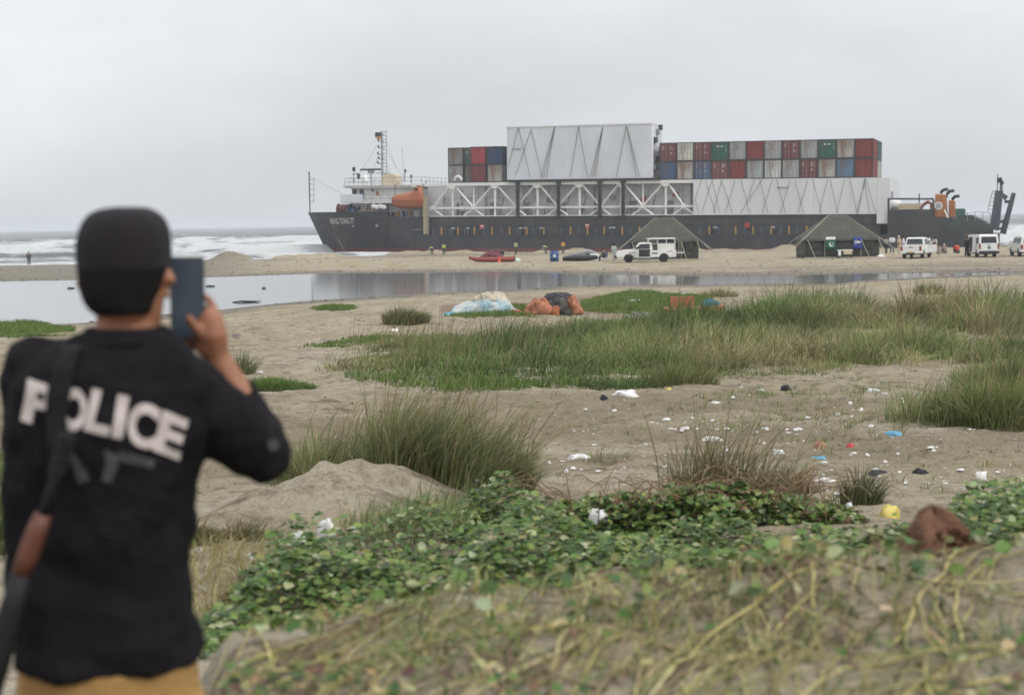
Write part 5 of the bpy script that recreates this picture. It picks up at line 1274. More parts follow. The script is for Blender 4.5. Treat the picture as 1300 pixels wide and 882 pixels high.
        for s in (1, -1):
            hb(root, 'tail_light', -2.68, -2.55, s * .80 - .09, s * .80 + .09, .70, 1.06, M_TAIL, .02); hb(root, 'mirror', .88, 1.0, s * 1.0 - .1, s * 1.0 + .1, 1.20, 1.38, M_CAR, .02); hb(root, 'headlight', 2.50, 2.64, s * .62 - .2, s * .62 + .2, .76, .94, M_HEAD, .02)
        bm_ = hb(root, 'bumper', -2.82, -2.60, -.88, .88, .44, .62, M_CAR, .03); hb(bm_, 'bumper_step', -2.84, -2.6, -.35, .35, .40, .56, M_TRIM)
        hb(root, 'number_plate', -2.86, -2.842, -.14, .14, .50, .62, M_YPLATE if style == 'double' else M_PLAINW); hb(root, 'underbody', -2.5, 2.4, -.7, .7, .34, .46, M_TRIM)
        if style == 'double':
            panel(root, 'open_door', [(.62, -.90, .50), (.85, -1.55, .50), (.85, -1.55, 1.15), (.62, -.90, 1.15)], M_CAR, .05)
        else:
            extr(root, 'canopy', [(-2.60, 1.145), (-2.45, 1.82), (-.85, 1.84), (-.85, 1.145)], .86, M_CAR, lambda z: 1.0 - .10 * max(0, (z - 1.1) / .65))
            panel(root, 'canopy_window', [(-2.605, .66, 1.22), (-2.605, -.66, 1.22), (-2.50, -.60, 1.62), (-2.50, .60, 1.62)], M_GLASS, .02)
            both(root, 'canopy_window', [(-1.0, .858, 1.25), (-2.3, .858, 1.25), (-2.25, .80, 1.65), (-1.0, .80, 1.65)], M_GLASS)
            hb(root, 'roof_sign', -1.6, -1.5, -.62, .62, 1.86, 2.16, M_PLAINW, .02)
            mb = MB(); mb.tube([(-1.3, -.3, 1.84), (-1.3, -.15, 2.3), (-1.3, .15, 2.3), (-1.3, .3, 1.84)], .04, 6); mb.build('roof_hoop', M_PLAINW, root)
    for x in (fa, ra):
        for y in (.76, -.76): wheel(root, x, y)
    return root
pickup('white single-cab pickup with bed canopy and open door before the tent', 820, 328.5, 132.5, math.pi - .03, 'single')
pickup('white double-cab pickup seen from behind with yellow number plate', 1164, 324, 131, math.pi / 2 - math.radians(26), 'double')
pickup('white pickup with a closed rear canopy and roof sign board', 1301, 319, 131, math.pi / 2 - math.radians(7), 'canopy')
def van(label, px, py, D, heading):
    g = at(px, py, D); root = empty('passenger_van', (g.x, g.y, gz(g.x, g.y) - .01), heading); tag(root, label, 'van')
    hw = .86; fa, ra = 1.35, -1.30
    side = [(-2.32, .52), (-2.30, .42), (ra - .44, .38)] + arch(ra, .42, .38, rev=True) + [(ra + .44, .38), (fa - .46, .36)] + arch(fa, .43, .36, rev=True) + [(fa + .45, .38), (2.28, .40), (2.34, .62), (2.28, .95), (2.12, 1.12), (1.55, 1.82), (1.25, 1.96), (-1.9, 1.99), (-2.18, 1.90), (-2.28, 1.30)]
    tp = lambda z: 1.0 - .11 * max(0, (z - 1.1) / .85)
    extr(root, 'body', side, hw, M_CAR, tp, .06)
    panel(root, 'rear_window', [(-2.285, .66, 1.26), (-2.285, -.66, 1.26), (-2.20, -.62, 1.80), (-2.20, .62, 1.80)], M_GLASS, .025)
    for a, b in ((1.35, .62), (.52, -.65), (-.75, -1.95)): both(root, 'side_window', [(a, .853, 1.24), (b, .853, 1.24), (b, .80, 1.74), (a - (.3 if a > 1 else 0), .80, 1.74)], M_GLASS)
    panel(root, 'windscreen', [(2.10, -.74, 1.16), (2.10, .74, 1.16), (1.62, .66, 1.76), (1.62, -.66, 1.76)], M_GLASS, .02)
    tg = hb(root, 'tailgate', -2.335, -2.28, -.70, .70, .60, 1.22, M_CAR, .02); hb(tg, 'handle', -2.352, -2.336, -.12, .12, 1.05, 1.10, M_TRIM)
    hb(root, 'number_plate', -2.355, -2.336, -.14, .14, .76, .96, M_GPLATE)
    hb(root, 'bumper', -2.44, -2.28, -.86, .86, .36, .58, M_TRIM, .03)
    for s in (1, -1):
        hb(root, 'tail_light', -2.335, -2.22, s * .79 - .06, s * .79 + .06, .74, 1.22, M_TAIL, .015); hb(root, 'mirror', 1.65, 1.75, s * 1.0 - .09, s * 1.0 + .09, 1.18, 1.4, M_TRIM, .02); hb(root, 'headlight', 2.24, 2.345, s * .62 - .2, s * .62 + .2, .72, .94, M_HEAD, .02)
    # sliding door pushed back, doorway open on the left side
    hb(root, 'doorway', -.35, .55, .60, .868, .48, 1.76, M_DARKIN); panel(root, 'sliding_door', [(-.42, .90, .46), (-1.45, .90, .46), (-1.45, .84, 1.84), (-.42, .84, 1.84)], M_CAR, .05)
    hb(root, 'underbody', -2.2, 2.2, -.7, .7, .30, .40, M_TRIM)
    for x in (fa, ra):
        for y in (.74, -.74): wheel(root, x, y, .34, .2)
van('white passenger van with open sliding door and green number plate', 1246, 321, 131, math.pi / 2 - math.radians(2))

# ------------------------------------------------------------------ army tents
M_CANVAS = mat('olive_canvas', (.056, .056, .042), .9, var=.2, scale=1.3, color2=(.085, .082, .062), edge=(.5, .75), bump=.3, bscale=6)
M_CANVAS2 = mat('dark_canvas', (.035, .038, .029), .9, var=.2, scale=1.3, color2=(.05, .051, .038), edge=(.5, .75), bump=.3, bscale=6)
M_ROPE = mat('pale_rope', (.36, .33, .26), .9, var=.15, scale=8); M_BOARD = mat('tent_pole', (.28, .27, .22), .8, scale=6)
def tent(label, x0p, x1p, py, D, rz, ridge, hgt, eave):
    a, b = at(x0p, py, D), at(x1p, py, D); W_ = (b.x - a.x) / 2; c = (a + b) / 2; zg = gz(c.x, c.y)
    root = empty('army_tent', (c.x, c.y, zg), rz); tag(root, label, 'tent', 'olive canvas tents beside the ship')
    dep = 4.6
    # walls with slight slack
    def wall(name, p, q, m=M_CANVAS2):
        mb = MB(); n = 10; rows = []
        for j in range(5):
            z = eave * j / 4; R = []
            for i in range(n + 1):
                t = i / n; P = Vector(p).lerp(Vector(q), t); d = (Vector(q) - Vector(p)).normalized(); nn = Vector((d.y, -d.x, 0))
                P = P + nn * (.06 * math.sin(t * 9 + j) * math.sin(math.pi * j / 4)); R.append((P.x, P.y, z))
            rows.append(R)
        mb.loft(rows, cap=False, closed=False); o = mb.build(name, m, root, True); so = o.modifiers.new('solid', 'SOLIDIFY'); so.thickness = .02; return o
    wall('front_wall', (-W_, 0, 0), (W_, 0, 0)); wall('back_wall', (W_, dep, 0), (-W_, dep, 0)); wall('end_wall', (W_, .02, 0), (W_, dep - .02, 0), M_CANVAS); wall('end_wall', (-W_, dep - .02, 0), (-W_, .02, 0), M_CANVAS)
    # roof: hipped, sagging, overhanging eaves
    e = .22; ring0 = []; N_ = 40
    def rect(t, hx, hy):
        per = t * 4; k = int(per) % 4; f = per - int(per)
        return [(-hx + 2 * hx * f, -hy), (hx, -hy + 2 * hy * f), (hx - 2 * hx * f, hy), (-hx, hy - 2 * hy * f)][k]
    rings = []
    for j in range(9):
        t = j / 8; z = eave - .12 + (hgt - eave + .12) * (t ** .93); hx = (W_ + e) + (ridge - W_ - e) * t; hy = (dep / 2 + e) * (1 - t) + .08 * t
        R = []
        for k in range(N_):
            x, y = rect(k / N_, hx, hy); w = .05 * math.sin(k * 2.3 + j * .4) * (1 - t); R.append((x + w, y + dep / 2 + w, z + .04 * math.sin(k * 1.9 + j) * (1 - abs(2 * t - 1))))
        rings.append(R)
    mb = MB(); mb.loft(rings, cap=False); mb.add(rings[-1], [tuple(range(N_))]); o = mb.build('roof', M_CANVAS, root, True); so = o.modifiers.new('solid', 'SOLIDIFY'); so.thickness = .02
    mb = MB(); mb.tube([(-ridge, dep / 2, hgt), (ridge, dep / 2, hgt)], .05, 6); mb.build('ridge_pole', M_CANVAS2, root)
    # valance, seams, poles and flaps
    for x in (-W_ * .48, W_ * .5): mb = MB(); mb.tube([(x, -.18, 0), (x, -.18, eave)], .035, 6); mb.build('pole', M_BOARD, root)
    for s in (-1, 1):
        f = hb(root, 'window_flap', s * W_ * .74 - .3, s * W_ * .74 + .3, -.10, -.07, eave * .55, eave * .88, M_CANVAS); hb(f, 'window_mesh', s * W_ * .74 - .2, s * W_ * .74 + .2, -.115, -.101, eave * .6, eave * .82, M_BLACK)
    hb(root, 'ground_flap', -W_ - .1, W_ + .1, -.14, -.02, 0, .10, M_ROPE)
    for s in (-1, 1):
        for y, ox in ((0.0, 2.0), (.6, 2.6), (dep, 2.2)):
            mb = MB(); mb.tube([(s * ridge, dep / 2, hgt + .02), (s * (W_ + e), y - .1, eave + .02), (s * (W_ + ox), y - .8, .02)], .02, 5); mb.build('guy_rope', M_ROPE, root)
    for x in (-W_ * .95, W_ * .97, W_ * .5):
        mb = MB(); mb.tube([(x, -.25, eave), (x + .5, -1.5, .02)], .025, 5); mb.build('guy_rope', M_ROPE, root)
    return root, W_, eave
t1, _, _ = tent('olive army tent with taut roof right behind the white pickup', 800.5, 886, 325.5, 138, math.radians(-6), .80, 3.9, 1.72)
t2, W2, E2 = tent('olive army tent with two flags hung on its front', 1022.5, 1115.5, 323.5, 135, math.radians(-1), .72, 3.85, 1.66)
# flags on the second tent
def on_tent(px, py, y):
    p = at(px, py, 135 + y); q = t2.matrix_basis.inverted() @ p; return q
def flag(label, px0, px1, py0, py1, m):
    p, q = at(px0, py1, 134.75), at(px1, py0, 134.75); root = empty('hanging_flag', ((p.x + q.x) / 2, 134.75, p.z), 0)
    tag(root, label, 'flag'); w, h = q.x - p.x, q.z - p.z; mb = MB(); rows = []
    for j in range(7):
        rows.append([(-w / 2 + w * i / 6, .025 * math.sin(i * 1.3 + j * .7), h * j / 6) for i in range(7)])
    mb.loft(rows, cap=False, closed=False); o = mb.build('cloth', m, root, True); so = o.modifiers.new('solid', 'SOLIDIFY'); so.thickness = .012; return root, w, h
gf, w, h = flag('green and white crescent flag hung on the tent front', 1048.3, 1060.5, 300.6, 316.5, mat('flag_green', (.012, .10, .065), .8, scale=3))
hb(gf, 'white_band', -w / 2 - .002, w / 2 + .002, -.045, -.03, h * .78, h * 1.0, M_PLAINW)
mb = MB(); cc = (0.06, h * .40); R1, R2 = .20, .165; o2 = (.075, .06)
arc = [(cc[0] + R1 * math.cos(a), cc[1] + R1 * math.sin(a)) for a in [math.radians(85 + 280 * k / 20) for k in range(21)]]
arc2 = [(cc[0] + o2[0] + R2 * math.cos(a), cc[1] + o2[1] + R2 * math.sin(a)) for a in [math.radians(75 + 300 * k / 20) for k in range(21)]]
vs = [(x, -.05, z) for x, z in arc] + [(x, -.05, z) for x, z in arc2]; mb.add(vs, [(i, i + 1, 22 + i, 21 + i) for i in range(20)]); mb.build('crescent', M_PLAINW, gf)
mb = MB(); st = [(cc[0] + .14 + (.075 if k % 2 == 0 else .03) * math.sin(k * math.pi / 5), -.05, cc[1] + .1 + (.075 if k % 2 == 0 else .03) * math.cos(k * math.pi / 5)) for k in range(10)]; mb.add(st, [tuple(range(10))]); mb.build('star', M_PLAINW, gf)
bf, w, h = flag('blue flag with a pale sideways crest on the tent front', 1083, 1095, 300.8, 316, mat('flag_blue', (.025, .045, .22), .8, scale=3))
mb = MB(); z0 = h * .58
mb.lathe([(.10, -.052), (.10, -.044)], 16, 'y', (0, 0, z0)); mb.add([(.1, -.05, z0 + .1), (.3, -.05, z0), (.1, -.05, z0 - .1)], [(0, 1, 2)])
for k in (-1, 0, 1): mb.box(-.32, -.12, -.052, -.044, z0 + k * .12 - .025, z0 + k * .12 + .025)
mb.build('crest', M_PLAINW, bf)
# canopy table before the tent
def table():
    p = at(1072.5, 323.5, 134.2); root = empty('camp_table', (p.x, p.y, gz(p.x, p.y))); tag(root, 'camp table under a white cloth at the tent entrance', 'table')
    hb(root, 'cloth', -.66, .66, -.35, .35, .70, .76, M_PLAINW, .02); hb(root, 'cloth_drop', -.66, -.42, -.355, -.34, .25, .70, M_PLAINW); hb(root, 'cloth_drop', -.2, .58, -.355, -.34, .35, .70, M_CREAM)
    for x in (-.6, .6):
        for y in (-.3, .3): hb(root, 'leg', x - .03, x + .03, y - .03, y + .03, 0, .70, M_TRIM)
table()
pb = at(1118.5, 322.5, 134); o = MB()
o.loft([[(.35 * r * math.cos(a) * (1 + .2 * math.sin(3 * a)), .25 * r * math.sin(a), z) for a in [k * .628 for k in range(10)]] for r, z in ((1, 0), (1.05, .08), (.7, .2), (.2, .26))]); bg = o.build('white_bag', M_PLAINW, smooth=True); bg.location = (pb.x, pb.y, gz(pb.x, pb.y)); tag(bg, 'white sandbag lying at the corner of the flagged tent', 'bag')

# ------------------------------------------------------------------ blue barrel
def barrel():
    p = at(703.8, 328, 140); root = empty('plastic_barrel', (p.x, p.y, gz(p.x, p.y))); tag(root, 'blue plastic barrel standing on the sand below the hull', 'barrel'); m = mat('barrel_blue', (.03, .075, .22), .5, var=.12, scale=4)
    mb = MB(); mb.lathe([(.26, 0), (.30, .03), (.305, .28), (.33, .30), (.33, .33), (.305, .35), (.305, .58), (.33, .60), (.33, .63), (.305, .65), (.30, .86), (.27, .90)], 20); mb.build('drum', m, root, True)
    mb = MB(); mb.lathe([(.28, .90), (.30, .905), (.30, .93), (.0, .94)], 20); mb.build('lid', m, root); hb(root, 'paper_label', -.09, .09, -.335, -.31, .40, .58, M_PLAINW); root.scale = (1.35, 1.35, 1.05)
barrel()

# ------------------------------------------------------------------ people
SKIN = mat('skin', (.22, .115, .068), .6, var=.08, scale=8); HAIR = mat('black_hair', (.011, .009, .0095), .95, var=.2, scale=25, spec=.1)
_cloth = {}
def cloth(c):
    if c not in _cloth: _cloth[c] = mat('cloth_%d' % len(_cloth), c, .9, var=.14, scale=7)
    return _cloth[c]
def skin_obj(name, J, E, m, parent, lev=1, root=0):
    """continuous limb-and-trunk surface grown over a joint skeleton; J: name -> (pos, radius)"""
    names = list(J); me = bpy.data.meshes.new(name); me.from_pydata([J[k][0] for k in names], [(names.index(a), names.index(b)) for a, b in E], [])
    o = link(name, me, m, parent); sk = o.modifiers.new('skin', 'SKIN'); sk.use_smooth_shade = True
    for i, k in enumerate(names):
        r = J[k][1]; d = me.skin_vertices[0].data[i]; d.radius = r if isinstance(r, tuple) else (r, r); d.use_root = (i == root)
    ss = o.modifiers.new('sub', 'SUBSURF'); ss.levels = lev; ss.render_levels = lev
    return o
def person(label, loc, facing, pose='stand', top=(.3, .3, .3), bottom=(.1, .1, .1), cap=None, h=1.72, long_shirt=False, vest=None, group=None, hair=True):
    root = empty('person', loc, facing); root.scale = (h / 1.72,) * 3; tag(root, label, 'person', group)
    J = {}
    if pose in ('stand', 'walk', 'hip'):
        st = .22 if pose == 'walk' else .04
        J.update(pel=((0, 0, .93), .13), belly=((0, .01, 1.08), (.15, .11)), chest=((0, .02, 1.30), (.17, .12)), neck=((0, .02, 1.46), .06), head=((0, .03, 1.54), (.075, .085)), crown=((0, .03, 1.66), (.075, .085)))
        for s, t in ((1, 'l'), (-1, 'r')):
            J.update({'hip' + t: ((s * .09, 0, .88), .085), 'kn' + t: ((s * .11, st * s + .02, .48), .06), 'an' + t: ((s * .12, st * 1.6 * s - .02, .08), .042), 'toe' + t: ((s * .13, st * 1.6 * s + .14, .035), .035),
                      'sh' + t: ((s * .19, .01, 1.40), .065), 'el' + t: ((s * .25, -.03 if pose != 'hip' else -.1, 1.12), .045), 'wr' + t: ((s * .24, .05, .88), .033) if pose != 'hip' else ((s * .13, .05, 1.0), .033), 'hd' + t: ((s * .24, .08, .79), .032) if pose != 'hip' else ((s * .07, .1, .98), .032)})
    elif pose in ('sit', 'crouch'):
        b = .48 if pose == 'sit' else .16
        J.update(pel=((0, 0, b), .14), belly=((0, .0, b + .16), (.15, .12)), chest=((0, .05, b + .38), (.17, .12)), neck=((0, .08, b + .53), .06), head=((0, .10, b + .61), (.075, .085)), crown=((0, .11, b + .73), (.075, .085)))
        for s, t in ((1, 'l'), (-1, 'r')):
            kz = b + .02 if pose == 'sit' else .50; ky = .42 if pose == 'sit' else .34; ay = .45 if pose == 'sit' else .22
            J.update({'hip' + t: ((s * .1, .05, b), .085), 'kn' + t: ((s * .15, ky, kz), .062), 'an' + t: ((s * .14, ay, .08), .043), 'toe' + t: ((s * .14, ay + .15, .035), .036),
                      'sh' + t: ((s * .19, .05, b + .47), .065), 'el' + t: ((s * .26, .14, b + .22), .045), 'wr' + t: ((s * .16, .34, b + .20), .033), 'hd' + t: ((s * .12, .41, b + .20), .032)})
    else:   # bent over, working at the sand
        J.update(pel=((0, -.1, .85), .13), belly=((0, .05, .95), (.15, .11)), chest=((0, .27, 1.02), (.17, .12)), neck=((0, .40, 1.05), .06), head=((0, .48, 1.05), (.075, .085)), crown=((0, .57, 1.0), (.07, .08)))
        for s, t in ((1, 'l'), (-1, 'r')):
            J.update({'hip' + t: ((s * .09, -.1, .82), .085), 'kn' + t: ((s * .13, .05, .46), .06), 'an' + t: ((s * .14, -.08, .08), .042), 'toe' + t: ((s * .15, .08, .035), .035),
                      'sh' + t: ((s * .18, .32, 1.0), .065), 'el' + t: ((s * .23, .40, .75), .045), 'wr' + t: ((s * .15, .52, .55), .033), 'hd' + t: ((s * .12, .57, .48), .032)})
    E = [('pel', 'belly'), ('belly', 'chest'), ('chest', 'neck'), ('neck', 'head'), ('head', 'crown')]
    for t in 'lr': E += [('pel', 'hip' + t), ('hip' + t, 'kn' + t), ('kn' + t, 'an' + t), ('an' + t, 'toe' + t), ('chest', 'sh' + t), ('sh' + t, 'el' + t), ('el' + t, 'wr' + t), ('wr' + t, 'hd' + t)]
    skin_obj('body', J, E, SKIN, root)
    g = lambda k, d: (J[k][0], tuple(v + d for v in J[k][1]) if isinstance(J[k][1], tuple) else J[k][1] + d)
    T = {k: g(k, .022) for k in ('pel', 'belly', 'chest', 'shl', 'ell', 'shr', 'elr')}
    TE = [('pel', 'belly'), ('belly', 'chest'), ('chest', 'shl'), ('chest', 'shr'), ('shl', 'ell'), ('shr', 'elr')]
    T['wl'] = tuple([tuple(Vector(J['ell'][0]).lerp(Vector(J['wrl'][0]), .8)), .055]); T['wr_'] = tuple([tuple(Vector(J['elr'][0]).lerp(Vector(J['wrr'][0]), .8)), .055]); TE += [('ell', 'wl'), ('elr', 'wr_')]
    if long_shirt:
        T['hem'] = ((0, 0, .5), (.20, .16)); TE.append(('pel', 'hem'))
    skin_obj('shirt', T, TE, cloth(top), root)
    B = {'pel': g('pel', .015)}; BE = []
    for t in 'lr':
        for k in ('hip', 'kn', 'an'): B[k + t] = g(k + t, .028)
        BE += [('pel', 'hip' + t), ('hip' + t, 'kn' + t), ('kn' + t, 'an' + t)]
    skin_obj('trousers', B, BE, cloth(bottom), root)
    if vest:
        V_ = {k: g(k, .038) for k in ('pel', 'belly', 'chest')}; skin_obj('vest', V_, [('pel', 'belly'), ('belly', 'chest')], cloth(vest), root)
    hd, cr = Vector(J['head'][0]), Vector(J['crown'][0]); d = (cr - hd).normalized()
    mb = MB(); rings = []
    up = d; sx = Vector((1, 0, 0)); sy = up.cross(sx).normalized()
    for q, r in ((.02, .083), (.07, .092), (.12, .085), (.16, .05), (.175, .012)):
        c = hd + up * q - sy * (-.012); rings.append([tuple(c + (sx * math.cos(a) * r + sy * math.sin(a) * r * 1.12)) for a in [2 * math.pi * k / 10 for k in range(10)]])
    mb.loft(rings); mb.build('cap' if cap else 'hair', cloth(cap) if cap else HAIR, root, True)
    return root
def pg(px, py, D):
    p = at(px, py, D); return Vector((p.x, p.y, gz(p.x, p.y)))
CAMW = -math.pi / 2
person('lone person in dark clothes standing on the wet sand by the surf', pg(37, 338, 188), math.radians(200), 'stand', (.045, .045, .04), (.05, .05, .045), h=1.75)
HV = (.40, .45, .05)
gp_w = 'workers in high-visibility vests at the hull'
def wpx(px, D=203): return pg(px, 325, D)
person('worker in yellow-green vest bending nearest the bow', wpx(548.5, 210), 0.6, 'bend', (.3, .3, .3), (.05, .05, .07), vest=HV, group=gp_w)
person('worker in yellow-green vest standing upright in the sand trench', wpx(563.5, 208), 0.2, 'stand', (.35, .36, .1), (.04, .04, .05), vest=HV, group=gp_w, h=1.65)
person('worker in yellow-green vest behind the red inflatable boat', wpx(655, 204), .5, 'stand', (.25, .3, .2), (.06, .06, .05), vest=HV, group=gp_w, h=1.8)
person('worker in yellow-green vest stooping beside the blue barrel', wpx(693, 201), .9, 'bend', (.3, .3, .25), (.12, .13, .10), vest=HV, group=gp_w, h=1.8)
person('worker in yellow-green vest with orange sleeves close to the hull', wpx(715, 200), .2, 'stand', (.45, .16, .04), (.08, .08, .08), vest=HV, group=gp_w, h=1.8)
person('person in black crouching at the red inflatable boat', pg(637, 328.5, 146), 2.4, 'bend', (.02, .02, .022), (.02, .02, .022), h=1.7)
person('person in olive seated on a blue folding chair', pg(767, 327, 138) , 1.2, 'sit', (.11, .10, .06), (.05, .05, .045))
person('person in pale green standing by the pickup bonnet', pg(779.5, 327, 139), 0.3, 'stand', (.35, .42, .36), (.35, .38, .34), h=1.6)
person('person in grey shirt and black trousers nearest the tent ropes', pg(1125, 317, 152), .5, 'hip', (.22, .22, .22), (.02, .02, .022))
person('person in white shirt and blue jeans among the group by the tent', pg(1132.5, 317, 152), -.4, 'hip', (.62, .62, .62), (.045, .06, .10), h=1.85)
person('person in beige tunic with white cap among the group by the tent', pg(1141.5, 317, 150), .8, 'stand', (.40, .31, .20), (.42, .34, .24), cap=(.6, .6, .58), long_shirt=True, h=1.8)
person('person in long white tunic right behind the double-cab pickup', pg(1147, 317, 148), 1.4, 'stand', (.60, .61, .63), (.58, .58, .6), long_shirt=True, h=1.8)
person('person in dark vest and white sleeves beside the pickup door', pg(1178, 317, 150), .3, 'stand', (.55, .56, .57), (.05, .05, .06), vest=(.025, .03, .04), h=1.8)
person('person in maroon waistcoat and grey trousers walking past the pickup', pg(1186.5, 320.5, 139), -1.0, 'walk', (.42, .40, .38), (.27, .25, .24), vest=(.12, .045, .04), h=1.72)
person('person in dusty beige squatting on the sand', pg(1191.5, 318.5, 146), 2.6, 'crouch', (.30, .27, .22), (.30, .27, .22))
person('person in grey with pale cap squatting on the sand', pg(1199.5, 318.5, 146), .3, 'crouch', (.20, .18, .16), (.16, .15, .14), cap=(.55, .45, .45))
person('person in bright red shirt squatting on the sand', pg(1215, 318.5, 146), .2, 'crouch', (.45, .04, .035), (.04, .04, .045), h=1.9)
person('person in black leaning in at the open van door', pg(1227.5, 321.5, 131.5), -1.2, 'stand', (.014, .014, .017), (.014, .014, .017), long_shirt=True, h=1.78)
# folding chair under the seated person
def chair():
    p = pg(767, 327, 138); root = empty('folding_chair', p, 1.2); tag(root, 'blue folding chair under the seated person', 'chair'); m = cloth((.03, .05, .16))
    hb(root, 'seat', -.24, .24, -.2, .22, .32, .36, m); hb(root, 'backrest', -.24, .24, -.26, -.22, .42, .85, m)
    for x in (-.23, .23):
        mb = MB(); mb.tube([(x, -.24, 0), (x, -.24, .86)], .015, 5); mb.build('leg', M_RIM, root); mb = MB(); mb.tube([(x, .2, 0), (x, .2, .33)], .015, 5); mb.build('leg', M_RIM, root)
chair()

# ------------------------------------------------------------------ heaps, tarpaulins, inflatable boats
def lump(name, c, rx, ry, h, m, seed, label=None, cat=None, parent=None, n=30, rings_=9, rough=.22, pw=.7, skew=0.0):
    r = random.Random(seed); ph = [r.uniform(0, 6.28) for _ in range(8)]; mb = MB(); R_ = []
    for i in range(rings_ + 1):
        t = i / rings_; rr = math.cos(t * math.pi / 2) ** pw; zt = math.sin(t * math.pi / 2); R = []
        for k in range(n):
            a = 2 * math.pi * k / n; w = 1 + rough * (math.sin(2 * a + ph[0] + 2 * t) * .6 + math.sin(3 * a + ph[1] + 3 * t) * .5 + math.sin(5 * a + ph[2] - 5 * t) * .35 + math.sin(9 * a + ph[3] + 8 * t) * .22)
            R.append((rx * rr * w * math.cos(a) + skew * t, ry * rr * w * math.sin(a), -.06 + (h + .06) * zt * (1 + .10 * math.sin(4 * a + ph[4]) + .07 * math.sin(11 * a + ph[5] + 6 * t))))
        R_.append(R)
    mb.loft(R_); o = mb.build(name, m, parent, True)
    if h > .15: ss = o.modifiers.new('sub', 'SUBSURF'); ss.levels = ss.render_levels = 1; dsp(o, h * .45, h * .45)
    if parent is None: o.location = c; tag(o, label, cat)
    return o
M_TARPB = mat('blue_tarp', (.16, .27, .31), .6, var=.3, scale=2, color2=(.42, .43, .40), edge=(.45, .6), bump=.6, bscale=5)
M_TARPO = mat('orange_tarp', (.34, .13, .07), .7, var=.35, scale=2, color2=(.28, .10, .05), edge=(.5, .7), bump=.6, bscale=6)
M_NET = mat('dark_net', (.045, .05, .055), .95, var=.5, scale=5, color2=(.11, .10, .07), edge=(.45, .6), bump=.9, bscale=12); M_SACK = mat('pale_sack', (.40, .35, .27), .9, var=.25, scale=3, bump=.4)
def heap_blue():
    c = gp(614, 399); root = empty('tarpaulin_heap', c); tag(root, 'heap under a light blue tarpaulin with a cream sack on top', 'heap')
    lump('tarpaulin', c, 1.15, .8, .55, M_TARPB, 3, parent=root, skew=.35, rough=.24, pw=.9)
    s = lump('sack', c, .75, .4, .34, M_SACK, 5, parent=root); s.location = (.3, .25, .46)
    s = lump('loose_sheet', c, .5, .3, .10, mat('cyan_sheet', (.08, .30, .40), .6, scale=4), 6, parent=root); s.location = (-1.15, -.3, 0)
heap_blue()
def heap_orange():
    c = gp(705, 398); root = empty('salvage_heap', c); tag(root, 'heap of orange sheeting wrapped round dark fishing net', 'heap')
    s = lump('orange_bundle', c, .52, .45, .52, M_TARPO, 11, parent=root); s.location = (-.55, 0, 0)
    s = lump('orange_bundle', c, .34, .4, .62, M_TARPO, 12, parent=root, skew=-.12); s.location = (.68, 0, 0)
    s = lump('net_pile', c, .62, .5, .62, M_NET, 13, parent=root, rough=.3); s.location = (.08, .05, 0)
    s = lump('dark_sheet', c, .55, .3, .22, M_BLACK, 14, parent=root); s.location = (.12, .1, .52)
    s = lump('buoy', c, .16, .16, .3, M_ORANGE, 15, parent=root, rough=.02); s.location = (.0, -.5, .0)
heap_orange()
def orange_sheet():
    c = gp(888, 406); root = empty('orange_board_pile', c); tag(root, 'long orange boards and rag heap half sunk in the grass', 'debris')
    mb = MB(); mb.loft([[(x, y + .03 * math.sin(3 * x), z + .05 * math.sin(2.2 * x + y)) for y, z in ((-.25, .12), (.25, .18), (.25, .48), (-.25, .42))] for x in [-1.2 + 2.0 * k / 8 for k in range(9)]]); mb.build('board', M_TARPO, root, bevel=.02)
    hb(root, 'upright_board', -.95, -.15, .1, .22, .3, .78, M_TARPO); s = lump('rag', c, .3, .2, .22, cloth((.05, .13, .16)), 4, parent=root); s.location = (.35, 0, .44)
    s = lump('white_sack', c, .2, .18, .3, M_SACK, 8, parent=root); s.location = (.62, -.4, 0); s = lump('rock_pile', c, .6, .3, .28, mat('grey_rubble', (.17, .16, .15), .9, var=.4, scale=4, bump=.8), 9, parent=root); s.location = (-2.0, -.2, 0)
orange_sheet()
def red_boat():
    c = pg(624, 329.5, 143); root = empty('inflatable_boat', c, .05); tag(root, 'red inflatable boat with a maroon cover on the beach', 'boat'); m = mat('red_rubber', (.22, .045, .032), .6, var=.15, scale=2)
    pts = [(-2.1, 0, .45), (-1.4, -.55, .28), (0, -.65, .25), (2.2, -.6, .28)]; mb = MB(); mb.tube(pts, [.14, .23, .25, .22], 10); mb.build('tube', m, root, True)
    mb = MB(); mb.tube([(x, -y, z) for x, y, z in pts], [.14, .23, .25, .22], 10); mb.build('tube', m, root, True); hb(root, 'floor', -1.3, 2.2, -.5, .5, .1, .2, M_TRIM)
    s = lump('cover', c, 1.0, .55, .72, mat('maroon_cover', (.12, .03, .035), .7, scale=3), 21, parent=root); s.location = (.1, 0, .25); hb(root, 'transom', 2.15, 2.25, -.55, .55, .15, .55, M_TRIM)
red_boat()
cc_ = pg(651, 329, 143); lump('pale_green_sheet', cc_, .75, .5, .42, mat('mint_sheet', (.40, .50, .42), .7, var=.2, scale=3), 25, 'pale green crumpled sheet at the stern of the red boat', 'sheet')
c3 = pg(633.5, 329.5, 142); mb = MB(); mb.lathe([(.22, 0), (.2, .04), (.05, .45), (.02, .5)], 12); o = mb.build('traffic_cone', mat('cone_red', (.5, .06, .05), .6, scale=4)); o.location = c3; tag(o, 'small red and white cone standing before the red boat', 'cone')
